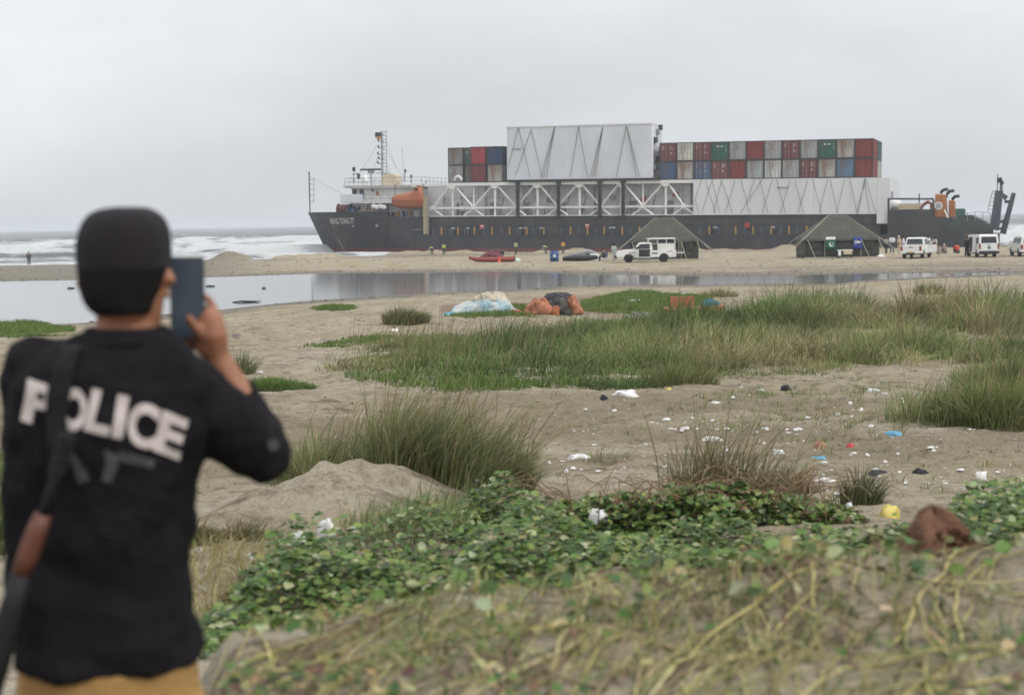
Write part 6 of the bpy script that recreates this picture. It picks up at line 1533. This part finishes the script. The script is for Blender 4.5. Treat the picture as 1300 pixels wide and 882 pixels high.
def grey_boat():
    c = pg(738, 328, 141); root = empty('deflated_dinghy', c, -.04); tag(root, 'black and grey deflated dinghy heap near the blue barrel', 'boat')
    mb = MB(); mb.tube([(-1.75, -.3, .22), (-.6, -.45, .3), (.8, -.4, .32), (1.5, -.2, .35)], [.18, .28, .28, .2], 10); mb.build('tube', M_BLACK, root, True)
    mb = MB(); mb.tube([(-1.7, .2, .3), (-.4, .3, .62), (.7, .3, .85), (1.6, .25, .55)], [.15, .25, .28, .2], 10); mb.build('tube', M_SHIPGREY, root, True)
    s = lump('white_floor', c, .7, .4, .6, M_PLAINW, 31, parent=root); s.location = (1.2, 0, 0); s = lump('folded_skin', c, 1.2, .5, .55, mat('grey_rubber', (.16, .16, .16), .6, var=.3, scale=2, color2=(.45, .45, .45), edge=(.55, .62)), 32, parent=root)
grey_boat()
# ------------------------------------------------------------------ the police officer filming with a phone
OD = 3.05
def O(px, py, dy=0.0): return at(px, py, OD + dy)
off_g = O(138, 600, .02); OFF_Z = gz(off_g.x, off_g.y)
officer = empty('person', (off_g.x, off_g.y, OFF_Z)); tag(officer, 'police officer in black printed shirt and dark cap filming the ship', 'person')
OFF = Vector((off_g.x, off_g.y, OFF_Z))
M_SHIRT = mat('black_shirt', (.0105, .0095, .0115), .95, var=.22, scale=7, bump=.6, bscale=14, spec=.1)
M_TROU = mat('khaki_trousers', (.31, .18, .062), .9, var=.14, scale=9, bump=.4)
M_SK = mat('officer_skin', (.27, .115, .062), .55, var=.10, scale=12, color2=(.20, .08, .045), edge=(.5, .75))
M_CAPM = mat('dark_cap', (.013, .0095, .0115), .95, var=.25, scale=25, bump=.3)
def ell(c, rx, ry, ax=None, n=20, e=1.0):
    """horizontal superellipse ring around c"""
    R = []
    for k in range(n):
        a = 2 * math.pi * k / n; ca, sa = math.cos(a), math.sin(a)
        R.append(Vector((c.x + rx * math.copysign(abs(ca) ** e, ca), c.y + ry * math.copysign(abs(sa) ** e, sa), c.z)))
    return R
def capsule(mb, pts, rad, n=14, flat=None):
    """rounded tube through pts"""
    pts = [Vector(p) for p in pts]; P = []; R = []
    d0 = (pts[0] - pts[1]).normalized(); d1 = (pts[-1] - pts[-2]).normalized()
    for q, f in ((.95, .3), (.7, .71), (.35, .94)): P.append(pts[0] + d0 * rad[0] * q); R.append(rad[0] * f)
    for p, r in zip(pts, rad): P.append(p); R.append(r)
    for q, f in ((.35, .94), (.7, .71), (.95, .3)): P.append(pts[-1] + d1 * rad[-1] * q); R.append(rad[-1] * f)
    mb.tube(P, R, n)
def fuse(name, mb, m, parent, voxel, smooth=6, fac=.5):
    """fuse overlapping volumes into one continuous surface"""
    o = mb.build(name, m, parent, True); o.location = -OFF
    rm = o.modifiers.new('fuse', 'REMESH'); rm.mode = 'VOXEL'; rm.voxel_size = voxel; rm.use_smooth_shade = True
    sm = o.modifiers.new('smooth', 'SMOOTH'); sm.factor = fac; sm.iterations = smooth
    return o
# shirt: trunk from measured left/right outlines, raised right sleeve, left sleeve reaching forward
mb = MB(); rings = []
for py, L, R, hd, cy in ((840, 20, 257, .140, .03), (832, 19, 256, .140, .03), (800, 19, 249, .135, .03), (750, 18, 240, .125, .03), (700, 15, 237, .122, .03), (640, 11, 243, .125, .03), (580, 7, 257, .13, .02), (530, 7, 268, .13, .02), (490, 9, 268, .122, .02), (465, 16, 258, .112, .02), (448, 32, 246, .098, .02), (435, 62, 232, .085, .02), (426, 90, 222, .072, .02), (421, 104, 214, .062, .02)):
    a, b = O(L, py, cy), O(R, py, cy); c = (a + b) / 2
    c.z = (a.z + b.z) / 2; R_ = ell(c, (b.x - a.x) / 2, hd, n=28, e=.82)
    # shoulder line drops to the right
    for v in R_: v.z += (a.z - b.z) * 0 
    rings.append(R_)
mb.loft(rings)
capsule(mb, [O(45, 462, .02), O(38, 490, .03)], [.062, .070])
sh = O(240, 497, .03)
capsule(mb, [sh, O(290, 545, .09), O(330, 574, .15)], [.080, .076, .066])
capsule(mb, [O(330, 574, .15), O(324, 545, .19), O(306, 508, .22)], [.066, .060, .052])
capsule(mb, [O(38, 490, .04), O(44, 560, .13), O(62, 610, .22)], [.068, .062, .056]); capsule(mb, [O(62, 610, .22), O(130, 540, .28), O(165, 505, .30)], [.054, .05, .045])
shirt = fuse('shirt', mb, M_SHIRT, officer, .009, 5)
dsp(shirt, .042, .11)
# collar
mb = MB(); mb.loft([ell(O(160, 434, .02), .100, .086, n=24), ell(O(161, 415, .02), .084, .074, n=24), ell(O(161, 415, .02), .076, .066, n=24), ell(O(160, 434, .02), .088, .074, n=24)], cap=False); mb.build('collar', M_SHIRT, officer, True).location = -OFF
# head, neck, forearms, hands: one continuous body surface together with the hidden trunk and legs
mb = MB()
hc = O(160, 352, .03)
mb.loft([ell(hc + Vector((0, dy, dz)), rx, ry, n=22) for dz, rx, ry, dy in ((-.135, .018, .03, .06), (-.125, .045, .06, .045), (-.10, .060, .082, .025), (-.06, .070, .094, .01), (-.02, .076, .099, .0), (.03, .078, .10, .0), (.07, .072, .093, 0), (.10, .05, .07, 0), (.115, .02, .03, 0))])
capsule(mb, [O(160, 380, .03), O(160, 430, .02)], [.058, .062])
for s in (-1, 1):   # ears
    e = hc + Vector((s * .080, .0, -.012)); capsule(mb, [e + Vector((0, .004, .024)), e + Vector((s * .012, -.006, .004)), e + Vector((s * .002, .002, -.026))], [.012, .014, .009], 10)
capsule(mb, [hc + Vector((0, .098, .0)), hc + Vector((0, .118, -.03))], [.012, .015], 10)   # nose
capsule(mb, [O(330, 574, .15), O(305, 510, .22), O(276, 455, .22)], [.045, .044, .030])          # right forearm
# right hand: palm and five fingers closing on the phone's right edge
palm = [O(274, 446, .215), O(270, 428, .21), O(267, 408, .215)]
capsule(mb, palm, [.028, .034, .030]); capsule(mb, [O(263, 440, .21), O(260, 415, .215)], [.026, .026])
PY = .20
def finger(pts, r0, r1): capsule(mb, [O(*p) for p in pts], [r0 + (r1 - r0) * k / (len(pts) - 1) for k in range(len(pts))], 10)
finger([(258, 430, .195), (249, 417, .178), (240, 404, .172)], .0125, .0095)              # thumb over the screen edge
finger([(270, 408, .22), (272, 390, .225), (264, 378, .235), (252, 376, .240)], .0105, .008)    # index
finger([(272, 414, .225), (275, 400, .235), (266, 392, .242), (251, 391, .243)], .0105, .008)   # middle
finger([(273, 424, .225), (275, 413, .238), (265, 406, .243), (250, 406, .243)], .0100, .008)   # ring
finger([(272, 436, .222), (272, 428, .236), (262, 421, .243), (250, 421, .243)], .0090, .007)   # little
# left forearm and hand cupping the phone's lower edge
capsule(mb, [O(62, 610, .22), O(165, 505, .30), O(205, 462, .27)], [.042, .04, .028]); capsule(mb, [O(208, 458, .262), O(224, 444, .245)], [.028, .032])
for k, (a, b) in enumerate((((234, 446), (252, 438)), ((232, 440), (252, 431)), ((226, 436), (246, 426)), ((220, 434), (236, 420)))):
    finger([(228, 444, .24), (*a, .236), (*b, .236)], .010, .008)
finger([(216, 446, .235), (214, 434, .20), (218, 422, .178)], .0115, .009)
# trunk and legs under the clothes
capsule(mb, [O(150, 470, .03), O(130, 620, .04), O(132, 800, .04)], [.075, .085, .09])
for s in (-1, 1):
    capsule(mb, [Vector((OFF.x + s * .09, OFF.y, OFF_Z + .62)), Vector((OFF.x + s * .11, OFF.y + .01, OFF_Z + .46)), Vector((OFF.x + s * .12, OFF.y, OFF_Z + .09))], [.07, .052, .038])
fuse('body', mb, M_SK, officer, .0055, 3)
# hair and cap
def px_rings(rows, n=30, e=.92):
    R = []
    for py, L, R2, d, dy in rows:
        a, b = O(L, py, .03 + dy), O(R2, py, .03 + dy); R.append(ell((a + b) / 2, (b.x - a.x) / 2, d, n=n, e=e))
    return R
mb = MB(); mb.loft(px_rings(((399, 124, 190, .06, -.035), (392, 115, 195, .078, -.025), (381, 108.5, 200, .092, -.016), (366, 104, 206, .102, -.008), (350, 101.8, 212, .108, -.002), (340, 101.5, 214, .108, 0), (326, 105, 211, .100, 0)))); mb.build('hair', HAIR, officer, True).location = -OFF
mb = MB(); mb.loft(px_rings(((343, 101.5, 214, .108, 0), (338, 100.5, 215.5, .110, 0), (322, 99.5, 216, .112, 0), (305, 100, 215.5, .113, 0), (291, 103, 213, .110, 0), (281, 107, 209, .104, 0), (273, 113, 203, .094, 0), (267.5, 121, 195, .080, 0), (264.5, 131, 186, .06, 0), (263, 142, 174, .03, 0), (262.8, 155, 161, .01, 0)))); cp = mb.build('cap', M_CAPM, officer, True); cp.location = -OFF
dsp(cp, .006, .06)
a, b = O(101, 327, .03), O(217, 327, .03); c = (a + b) / 2
mb = MB(); pk = [(c.x - .075 + .15 * k / 10, c.y + .085 + .085 * math.sin(math.pi * k / 10), c.z - .012 - .02 * math.sin(math.pi * k / 10)) for k in range(11)]; base = [(c.x - .075 + .15 * k / 10, c.y + .085, c.z - .005) for k in range(11)]
mb.loft([base, pk], cap=False, closed=False); o = mb.build('cap_peak', M_CAPM, officer, True); o.location = -OFF; so = o.modifiers.new('solid', 'SOLIDIFY'); so.thickness = .006
# trousers, belt and boots
mb = MB()
rings = [ell(O(138, py, .03), rx, ry, n=24, e=.9) for py, rx, ry in ((825, .184, .128), (870, .190, .132), (905, .192, .135), (930, .188, .13))]; mb.loft(rings)
for s in (-1, 1):
    x = OFF.x + s * .095; capsule(mb, [Vector((x, OFF.y + .01, OFF_Z + .58)), Vector((x + s * .02, OFF.y + .02, OFF_Z + .40)), Vector((x + s * .03, OFF.y, OFF_Z + .12))], [.098, .085, .075])
fuse('trousers', mb, M_TROU, officer, .012, 4)
for s in (-1, 1):
    mb = MB(); x = OFF.x + s * .125; mb.loft([[(x - w, OFF.y - .09, OFF_Z + z), (x + w, OFF.y - .09, OFF_Z + z), (x + w * 1.05, OFF.y + .05, OFF_Z + z), (x + w * .8, OFF.y + .17 * f, OFF_Z + z), (x - w * .8, OFF.y + .17 * f, OFF_Z + z), (x - w * 1.05, OFF.y + .05, OFF_Z + z)] for z, w, f in ((-.03, .048, 1.05), (.03, .05, 1.1), (.07, .047, .95), (.11, .045, .4), (.2, .05, .35))]); mb.build('boot', M_TRIM, officer, bevel=.01).location = -OFF
# POLICE lettering and the faded print, laid on the back of the shirt
dg = bpy.context.evaluated_depsgraph_get(); dg.update()
ev = shirt.evaluated_get(dg); bme = ev.to_mesh(); bvh = BVHTree.FromPolygons([tuple(Vector(v.co)) for v in bme.vertices], [tuple(p.vertices) for p in bme.polygons]); ev.to_mesh_clear()
def onback(px, py, lift=.004):
    """where a sight line through the pixel meets the shirt, lifted off it (shirt mesh is in world axes)"""
    o = Vector((0, 0, CAM_Z)); d = Vector(ray(px, py)).normalized(); h = bvh.ray_cast(o, d)
    if h[0] is None: return None
    return h[0] + h[1] * lift
def cloth_print(name, polys, m, lift=.004):
    vs, fs = polys; pts = [onback(x, y, lift) for x, y in vs]
    ok = [i for i, p in enumerate(pts) if p is not None]; ix = {i: k for k, i in enumerate(ok)}
    mb = MB(); mb.add([pts[i] for i in ok], [tuple(ix[i] for i in f) for f in fs if all(i in ix for i in f)]); o = mb.build(name, m, shirt, True); return o
M_PRINT = mat('white_print', (.50, .44, .42), .85, var=.12, scale=30); M_FADED = mat('faded_print', (.06, .063, .068), .9, var=.6, scale=40, color2=(.03, .03, .033), edge=(.42, .66))
# each letter is placed by the corner points of its own slanted box: lower left, lower right, upper left
for ch, ll, lr, ul in (('P', (28, 534), (66, 545), (37, 481)), ('O', (72, 540), (106, 552), (82, 487)), ('L', (107, 546), (138, 553), (118, 493)), ('I', (141, 554), (155, 557), (151, 500)), ('C', (158, 563), (196, 572), (166, 507)), ('E', (193, 571), (226, 584), (206, 520))):
    V, Fc = text_geo(ch, 1.0, .045, 2); V[:, 0] /= V[:, 0].max()
    pts = [(ll[0] + (lr[0] - ll[0]) * u + (ul[0] - ll[0]) * v, ll[1] + (lr[1] - ll[1]) * u + (ul[1] - ll[1]) * v) for u, v in V]
    cloth_print('print_letter', (pts, Fc), M_PRINT)
def blotch(name, pts, w):
    vs, fs = [], []; n = len(pts)
    for i, (x, y) in enumerate(pts):
        a = pts[max(i - 1, 0)]; b = pts[min(i + 1, n - 1)]; dx, dy = b[0] - a[0], b[1] - a[1]; L = math.hypot(dx, dy); ww = w[i]
        vs += [(x - dy / L * ww, y + dx / L * ww), (x + dy / L * ww, y - dx / L * ww)]
    for i in range(n - 1): fs.append((2 * i, 2 * i + 1, 2 * i + 3, 2 * i + 2))
    cloth_print(name, (vs, fs), M_FADED, .003)
blotch('faded_print', [(88, 572), (93, 580), (98, 590), (103, 600), (107, 612)], [3, 5, 6, 8, 7]); blotch('faded_print', [(133, 572), (142, 580), (142, 590), (138, 602), (136, 612)], [3, 8, 9, 7, 7]); blotch('faded_print', [(150, 577), (165, 581), (180, 585), (196, 589)], [6, 7, 6, 5])
blotch('sleeve_badge', [(343, 558), (346, 565), (348, 571)], [5, 7, 5])

# ------------------------------------------------------------------ phone
ph = empty('mobile_phone'); tag(ph, 'dark mobile phone with dim blue screen held up in the hand', 'phone')
pc = O(238, 378, PY); ph.location = pc
A_, B_, C_ = O(216, 430, PY), O(259, 430, PY), O(217, 326, PY); u = (B_ - A_); w_, h_ = u.length, (C_ - A_).length; ux = u.normalized(); uz = (C_ - A_); uz = (uz - ux * uz.dot(ux)).normalized(); uy = uz.cross(ux)
ph.matrix_world = Matrix(((ux.x, uy.x, uz.x, pc.x), (ux.y, uy.y, uz.y, pc.y), (ux.z, uy.z, uz.z, pc.z), (0, 0, 0, 1))) @ Matrix.Rotation(math.radians(8), 4, 'Z')
hb(ph, 'case', -w_ / 2, w_ / 2, -.004, .006, -h_ / 2, h_ / 2, M_TRIM, .004)
def screen_mat():
    m = mat('phone_screen', (.02, .028, .038), .25, var=.3, scale=9, spec=.5, emit=(.10, .14, .18, .15)); return m
hb(ph, 'screen', -w_ / 2 + .003, w_ / 2 - .003, -.0055, -.0042, -h_ / 2 + .004, h_ / 2 - .004, screen_mat())
hb(ph, 'camera_bump', w_ / 2 - .035, w_ / 2 - .008, .006, .009, h_ / 2 - .04, h_ / 2 - .01, M_BLACK)

# ------------------------------------------------------------------ slung rifle
rf = empty('rifle'); tag(rf, 'rifle with a red-brown wooden handguard slung muzzle-up behind the officer', 'rifle'); rf.location = O(30, 735, -.16)
RL = rf.location.copy(); M_GUN = mat('gun_metal', (.013, .0135, .015), .7, var=.3, scale=20, metal=.3); M_WOOD = mat('red_wood', (.10, .035, .02), .55, var=.4, scale=18, stretch=(1, 1, .2), color2=(.05, .02, .012), edge=(.5, .7))
def R_(px, py, dy=-.16): return O(px, py, dy) - RL
mb = MB(); mb.tube([R_(84, 560), R_(70, 607), R_(55, 655)], [.010, .011, .012], 10); mb.build('barrel', M_GUN, rf, True)
mb = MB(); mb.tube([R_(86, 552), R_(82, 567)], .016, 10); mb.tube([R_(78, 580), R_(72, 600)], .018, 8); mb.box(*(lambda p: (p.x - .006, p.x + .006, p.y - .03, p.y + .01, p.z - .01, p.z + .035))(R_(80, 575))); mb.build('muzzle_and_sight', M_GUN, rf)
mb = MB(); mb.tube([R_(55, 652), R_(46, 676), R_(36, 704), R_(27, 728)], [.017, .021, .022, .020], 12); mb.build('handguard', M_WOOD, rf, True)
mb = MB(); mb.tube([R_(27, 728), R_(14, 775), R_(0, 830), R_(-14, 882)], [.021, .024, .025, .023], 8); mb.build('receiver', M_GUN, rf, True)
mb = MB(); mb.tube([R_(-2, 800), R_(-30, 800), R_(-52, 790)], [.022, .02, .018], 6); mb.build('magazine', M_GUN, rf); mb = MB(); mb.tube([R_(-14, 880), R_(-30, 960), R_(-40, 1030)], [.024, .03, .04], 10); mb.build('stock', M_WOOD, rf, True)
# sling over the left shoulder
def sling():
    root = rf; vs = []; path = [(92, 447), (82, 470), (76, 500), (73, 530), (75, 560), (80, 585)]; P = []
    for (x, y) in path:
        a, b = onback(x - 13, y, .009), onback(x + 13, y, .009)
        if a is None or b is None: continue
        P.append((a - RL, b - RL))
    P.append((R_(68, 610, -.17), R_(76, 612, -.17)))
    P.insert(0, (O(84, 432, .03) - RL, O(104, 430, .03) - RL))
    mb = MB(); mb.loft([[a, b, b + Vector((0, -.004, .001)), a + Vector((0, -.004, .001))] for a, b in P]); mb.build('sling', mat('sling_webbing', (.006, .0065, .0075), .98, var=.3, scale=30), root)
sling()
# ------------------------------------------------------------------ litter
M_LWHITE = mat('litter_white', (.62, .61, .59), .7, var=.12, scale=20, color2=(.42, .38, .32), edge=(.55, .75)); M_LFOAM = mat('foam_block', (.60, .61, .61), .8, var=.08, scale=14, color2=(.40, .40, .39), edge=(.55, .8), bump=.4)
M_LYEL = mat('litter_yellow', (.58, .47, .13), .5, var=.12, scale=9); M_LBLUE = mat('litter_blue', (.12, .33, .48), .6, var=.2, scale=9); M_LRED = mat('litter_red', (.42, .045, .045), .6, var=.2, scale=9); M_LBLK = mat('litter_black', (.018, .018, .02), .7, var=.3, scale=9); M_LORG = mat('litter_orange', (.45, .20, .03), .7, var=.2, scale=9); M_LPINK = mat('litter_salmon', (.33, .16, .11), .7, var=.2, scale=9)
def crumple(name, px, py, wpx, hpx, m, label, seed, cat='litter', flat=1.0):
    """crumpled lump sized from the photograph, resting on the ground"""
    c = gp(px, py); s = c.y / FPX; r = random.Random(seed)
    rx, h = wpx * s / 2, max(.010, hpx * s * (.5 if 'scrap' in name or 'bag' in name and wpx > 12 and m is not M_LYEL else .72)); ry = rx * .75
    o = lump(name, c, rx, ry, h, m, seed, label, cat, n=16, rings_=5, rough=.38, pw=.32); o.rotation_euler = (0, 0, r.uniform(-.6, .6)); return o
items = [('foam_block', 707, 663, 42, 10, M_LFOAM, 'flat white foam block lying on the vines'), ('foam_lump', 760, 672, 30, 14, M_LWHITE, 'rounded white foam lump resting on the vine leaves'), ('plastic_bag', 1129, 657, 30, 20, M_LYEL, 'crumpled yellow plastic bag among the vines'),
         ('foam_lump', 415, 684, 20, 13, M_LWHITE, 'round white foam lump at the foot of the pale sand slope'), ('foam_chunk', 379, 698, 20, 10, M_LWHITE, 'angular white foam chunk near the dune vines'), ('foam_chunk', 253, 700, 11, 6, M_LWHITE, 'small white foam chunk beside the dry yellow clump'), ('foam_chunk', 318, 708, 14, 6, M_LWHITE, 'white foam chunk on straw left of the vines'),
         ('foam_lump', 627, 622, 9, 13, M_LWHITE, 'upright white foam lump beside the olive grass clump'), ('plastic_bag', 1027, 700, 22, 10, M_LWHITE, 'white plastic bag scrap caught behind the mound crest'), ('plastic_scrap', 690, 648, 18, 6, M_LWHITE, 'white plastic scrap just above the flat foam block'),
         ('plastic_scrap', 735, 580, 26, 6, M_LWHITE, 'wide white plastic scrap on the damp sand'), ('plastic_scrap', 905, 559, 26, 8, M_LWHITE, 'white plastic scrap standing proud on the trampled sand'), ('plastic_bag', 1135, 552, 22, 8, M_LBLUE, 'light blue plastic bag scrap on the sand'), ('plastic_scrap', 1080, 567, 13, 6, M_LRED, 'red plastic scrap on the sand'),
         ('plastic_cup', 1041, 568, 14, 9, M_LPINK, 'salmon pink crushed cup near the red scrap'), ('driftwood', 1114, 601, 32, 5, M_LBLK, 'black curved driftwood stick on the sand'), ('rubber_sole', 1168, 600, 18, 5, M_LBLK, 'black rubber sole lying by the driftwood'), ('plastic_tray', 1246, 607, 18, 9, M_LWHITE, 'tilted white plastic tray on the littered sand'),
         ('foam_scraps', 1045, 612, 34, 9, M_LWHITE, 'loose pile of white foam scraps behind the vine thicket'), ('plastic_bag', 794, 501, 34, 9, M_LWHITE, 'grey-white torn plastic bag in front of the grass belt'), ('plastic_bag', 766, 508, 9, 8, M_LBLK, 'small black plastic bag by the torn white bag'), ('plastic_bag', 849, 497, 10, 6, M_LYEL, 'small yellow plastic bag at the belt edge'),
         ('plastic_scrap', 813, 505, 7, 5, M_LORG, 'orange plastic scrap beside the torn white bag'), ('rag_heap', 998, 496, 13, 8, M_LBLK, 'dark rag heap on the sand below the belt'), ('tyre_scrap', 1237, 474, 18, 8, M_LBLK, 'black tyre scrap in the gap beside the grass'), ('plastic_scrap', 1108, 496, 16, 5, M_LWHITE, 'white plastic scrap in the sandy gap of the belt'), ('plastic_scrap', 908, 512, 14, 4, M_LWHITE, 'flat white scrap left of the dark rag heap'),
         ('stone', 420, 436, 14, 4, M_LBLK, 'flat dark stone on the bare sand slope'), ('driftwood', 300, 428, 16, 5, mat('grey_drift', (.16, .14, .12), .9, var=.2, scale=9), 'short grey driftwood on the sand beside the raised hand'), ('plastic_scrap', 500, 420, 12, 5, M_LWHITE, 'white plastic scrap beneath the round olive clump'), ('rag', 655, 398, 14, 6, M_LRED, 'red rag between the tarpaulin and orange heaps'),
         ('plastic_sheet', 805, 385, 20, 6, M_LWHITE, 'white plastic sheet spread behind the orange heap'), ('plastic_sheet', 870, 378, 14, 8, M_LWHITE, 'torn white sheet standing up by the orange boards'), ('plastic_scrap', 1040, 583, 22, 4, M_LBLUE, 'faint blue scrap beside the wispy grass'), ('plastic_bag', 990, 576, 14, 9, M_LWHITE, 'puffed white bag scrap beyond the vine thicket'), ('plastic_scrap', 960, 645, 9, 6, M_LWHITE, 'tiny white scrap within the vine thicket'), ('foam_lump', 1078, 643, 10, 6, M_LFOAM, 'pale grey foam lump by the upright grass clump')]
for k, (nm_, px, py, w, h, m, lab) in enumerate(items):
    o = crumple(nm_, px, py, w, h, m, lab, 400 + k)
    if lab.split()[0] in ('flat', 'rounded', 'round', 'angular') and py > 650: o.location.z += .065        # these lie on top of the leaf layer
# small scraps that nothing but their place tells apart
rs = random.Random(77); me_l = []
for k in range(6):
    mb = MB(); n = 7; top = []; r = random.Random(k)
    R0 = [(math.cos(a) * r.uniform(.6, 1), math.sin(a) * r.uniform(.5, .9), -.1) for a in [2 * math.pi * i / n for i in range(n)]]; R1 = [(x * .7 + r.uniform(-.15, .15), y * .7 + r.uniform(-.15, .15), r.uniform(.25, .75)) for x, y, _ in R0]
    mb.loft([R0, R1]); me = bpy.data.meshes.new('scrap'); me.from_pydata(mb.v, [], mb.f); me.materials.append(M_LWHITE); me_l.append(me)
zones = [((900, 1300), (545, 640), 130, 'small pale litter scrap on the littered strip behind the vine thicket'), ((680, 1000), (545, 600), 60, 'small pale litter scrap on damp sand between the olive clump and the thicket'),
         ((700, 1010), (490, 545), 50, 'small pale litter scrap just below the front edge of the grass belt'), ((1010, 1200), (480, 545), 26, 'small pale litter scrap among the sparse shoots beside the arching clump'), ((300, 700), (420, 560), 14, 'small pale litter scrap on the bare sand below the pool')]
cnt = 0
for (xa, xb), (ya, yb), n, lab in zones:
    for k in range(n):
        if k % 5 == 0: cx_, cy_ = rs.uniform(xa, xb), rs.uniform(ya, yb)
        px, py = (rs.uniform(xa, xb), rs.uniform(ya, yb)) if k % 5 > 3 else (min(max(rs.gauss(cx_, 16), xa), xb), min(max(rs.gauss(cy_, 5), ya), yb))
        c = gp(px, py); s = c.y / FPX * rs.choice([1.5, 2, 2, 3, 4, 6]) * .75
        o = bpy.data.objects.new('litter_scrap', rs.choice(me_l)); COL.objects.link(o); o.location = c; o.scale = (s * rs.uniform(.8, 1.8), s, s * rs.uniform(.4, 1)); o.rotation_euler = (0, 0, rs.uniform(0, 6.28)); cnt += 1
        tag(o, lab, 'litter', 'small litter scraps on the sand')
# dark flecks, twigs and shells: uncountable
mb = MB()
for k in range(1500):
    px = rs.uniform(-60, 1360); py = rs.choice([rs.uniform(395, 640), rs.uniform(480, 640), rs.uniform(326, 348)])
    c = gp(px, py); s = c.y / FPX * rs.uniform(.5, 1.6); a = rs.uniform(0, 3.14); dx, dy = math.cos(a) * s * rs.uniform(.8, 2.8), math.sin(a) * s
    z = c.z; mb.add([(c.x - dx, c.y - dy, z - s * .2), (c.x + dy * .6, c.y - dx * .4, z - s * .2), (c.x + dx, c.y + dy, z - s * .2), (c.x - dy * .6, c.y + dx * .4, z - s * .2), (c.x, c.y, z + s * .7)], [(0, 1, 4), (1, 2, 4), (2, 3, 4), (3, 0, 4)])
tag(mb.build('beach_debris', mat('dark_fleck', (.05, .042, .034), .9, var=.5, scale=.8)), 'dark twigs, weed and shell flecks strewn over the sand', 'debris', kind='stuff')
mb = MB()
for k in range(900):
    px = rs.uniform(640, 1320); py = rs.choice([rs.uniform(560, 640), rs.uniform(490, 640)])
    c = gp(px, py); s = c.y / FPX * rs.uniform(.4, 1.2); a = rs.uniform(0, 3.14); dx, dy = math.cos(a) * s * rs.uniform(.8, 2.2), math.sin(a) * s
    z = c.z; mb.add([(c.x - dx, c.y - dy, z - s * .2), (c.x + dy * .6, c.y - dx * .4, z - s * .2), (c.x + dx, c.y + dy, z - s * .2), (c.x - dy * .6, c.y + dx * .4, z - s * .2), (c.x, c.y, z + s * .8)], [(0, 1, 4), (1, 2, 4), (2, 3, 4), (3, 0, 4)])
tag(mb.build('shell_fragments', mat('pale_fleck', (.50, .49, .46), .8, var=.4, scale=.9)), 'fine pale litter and shell crumbs in the trampled sand', 'debris', kind='stuff')
# clods along the pool margin and floating twigs in the pool
mb = MB()
for k in range(500):
    px = rs.uniform(-20, 1320); fd = np.interp(px, _far[:, 0], _far[:, 1]); nd = np.interp(px, _near[:, 0], _near[:, 1]); D = fd + abs(rs.gauss(0, 1.6)) + .3 if rs.random() < .65 else nd - abs(rs.gauss(0, 2)) - .2
    x = (px - 650) / FPX * D; s = rs.uniform(.02, .09); z = gz(x, D); mb.add([(x - s * 2, D - s, z - .05), (x + s, D - s, z - .05), (x + s * 2, D + s, z - .05), (x - s, D + s, z - .05), (x, D, z + s * .8)], [(0, 1, 4), (1, 2, 4), (2, 3, 4), (3, 0, 4)])
tag(mb.build('mud_clods', mat('mud_clod', (.075, .065, .052), .9, var=.3, scale=1)), 'dark mud clods along the margin of the pool', 'mud', kind='stuff')
for k, (px, py, L, lab) in enumerate(((313, 383.5, 36, 'dark driftwood branch floating in the pool near the sand'), (267, 363.5, 12, 'short dark stick floating near the raised phone'), (90, 366, 10, 'short stick floating in the open pool'), (335, 366, 5, 'tiny dark stick poking out of the pool'))):
    D = 4.0 * FPX / (py - hor(px)); p = at(px, py, D); l = L * D / FPX; mb = MB(); mb.tube([(-l / 2, 0, 0), (-l / 5, .06, .05), (l / 6, -.03, .02), (l / 2, .05, .04)], [.03, .05, .06, .02], 6); o = mb.build('floating_stick', M_LBLK); o.location = (p.x, p.y, POOL_Z + .01); tag(o, lab, 'driftwood')

# ------------------------------------------------------------------ sea haze
hz = MB(); hz.box(-9000, 9000, -40, 9600, -8, 24)
hm = bpy.data.materials.new('sea_haze'); hm.use_nodes = True; hm.node_tree.nodes.clear()
ho = hm.node_tree.nodes.new('ShaderNodeOutputMaterial'); hv = hm.node_tree.nodes.new('ShaderNodeVolumePrincipled')
hv.inputs['Color'].default_value = (.92, .95, 1.0, 1); hv.inputs['Density'].default_value = 0.00032; hv.inputs['Anisotropy'].default_value = 0.1
hm.node_tree.links.new(hv.outputs[0], ho.inputs['Volume'])
ho_ = hz.build('haze', hm); tag(ho_, 'thin pale sea haze', 'haze', kind='stuff')
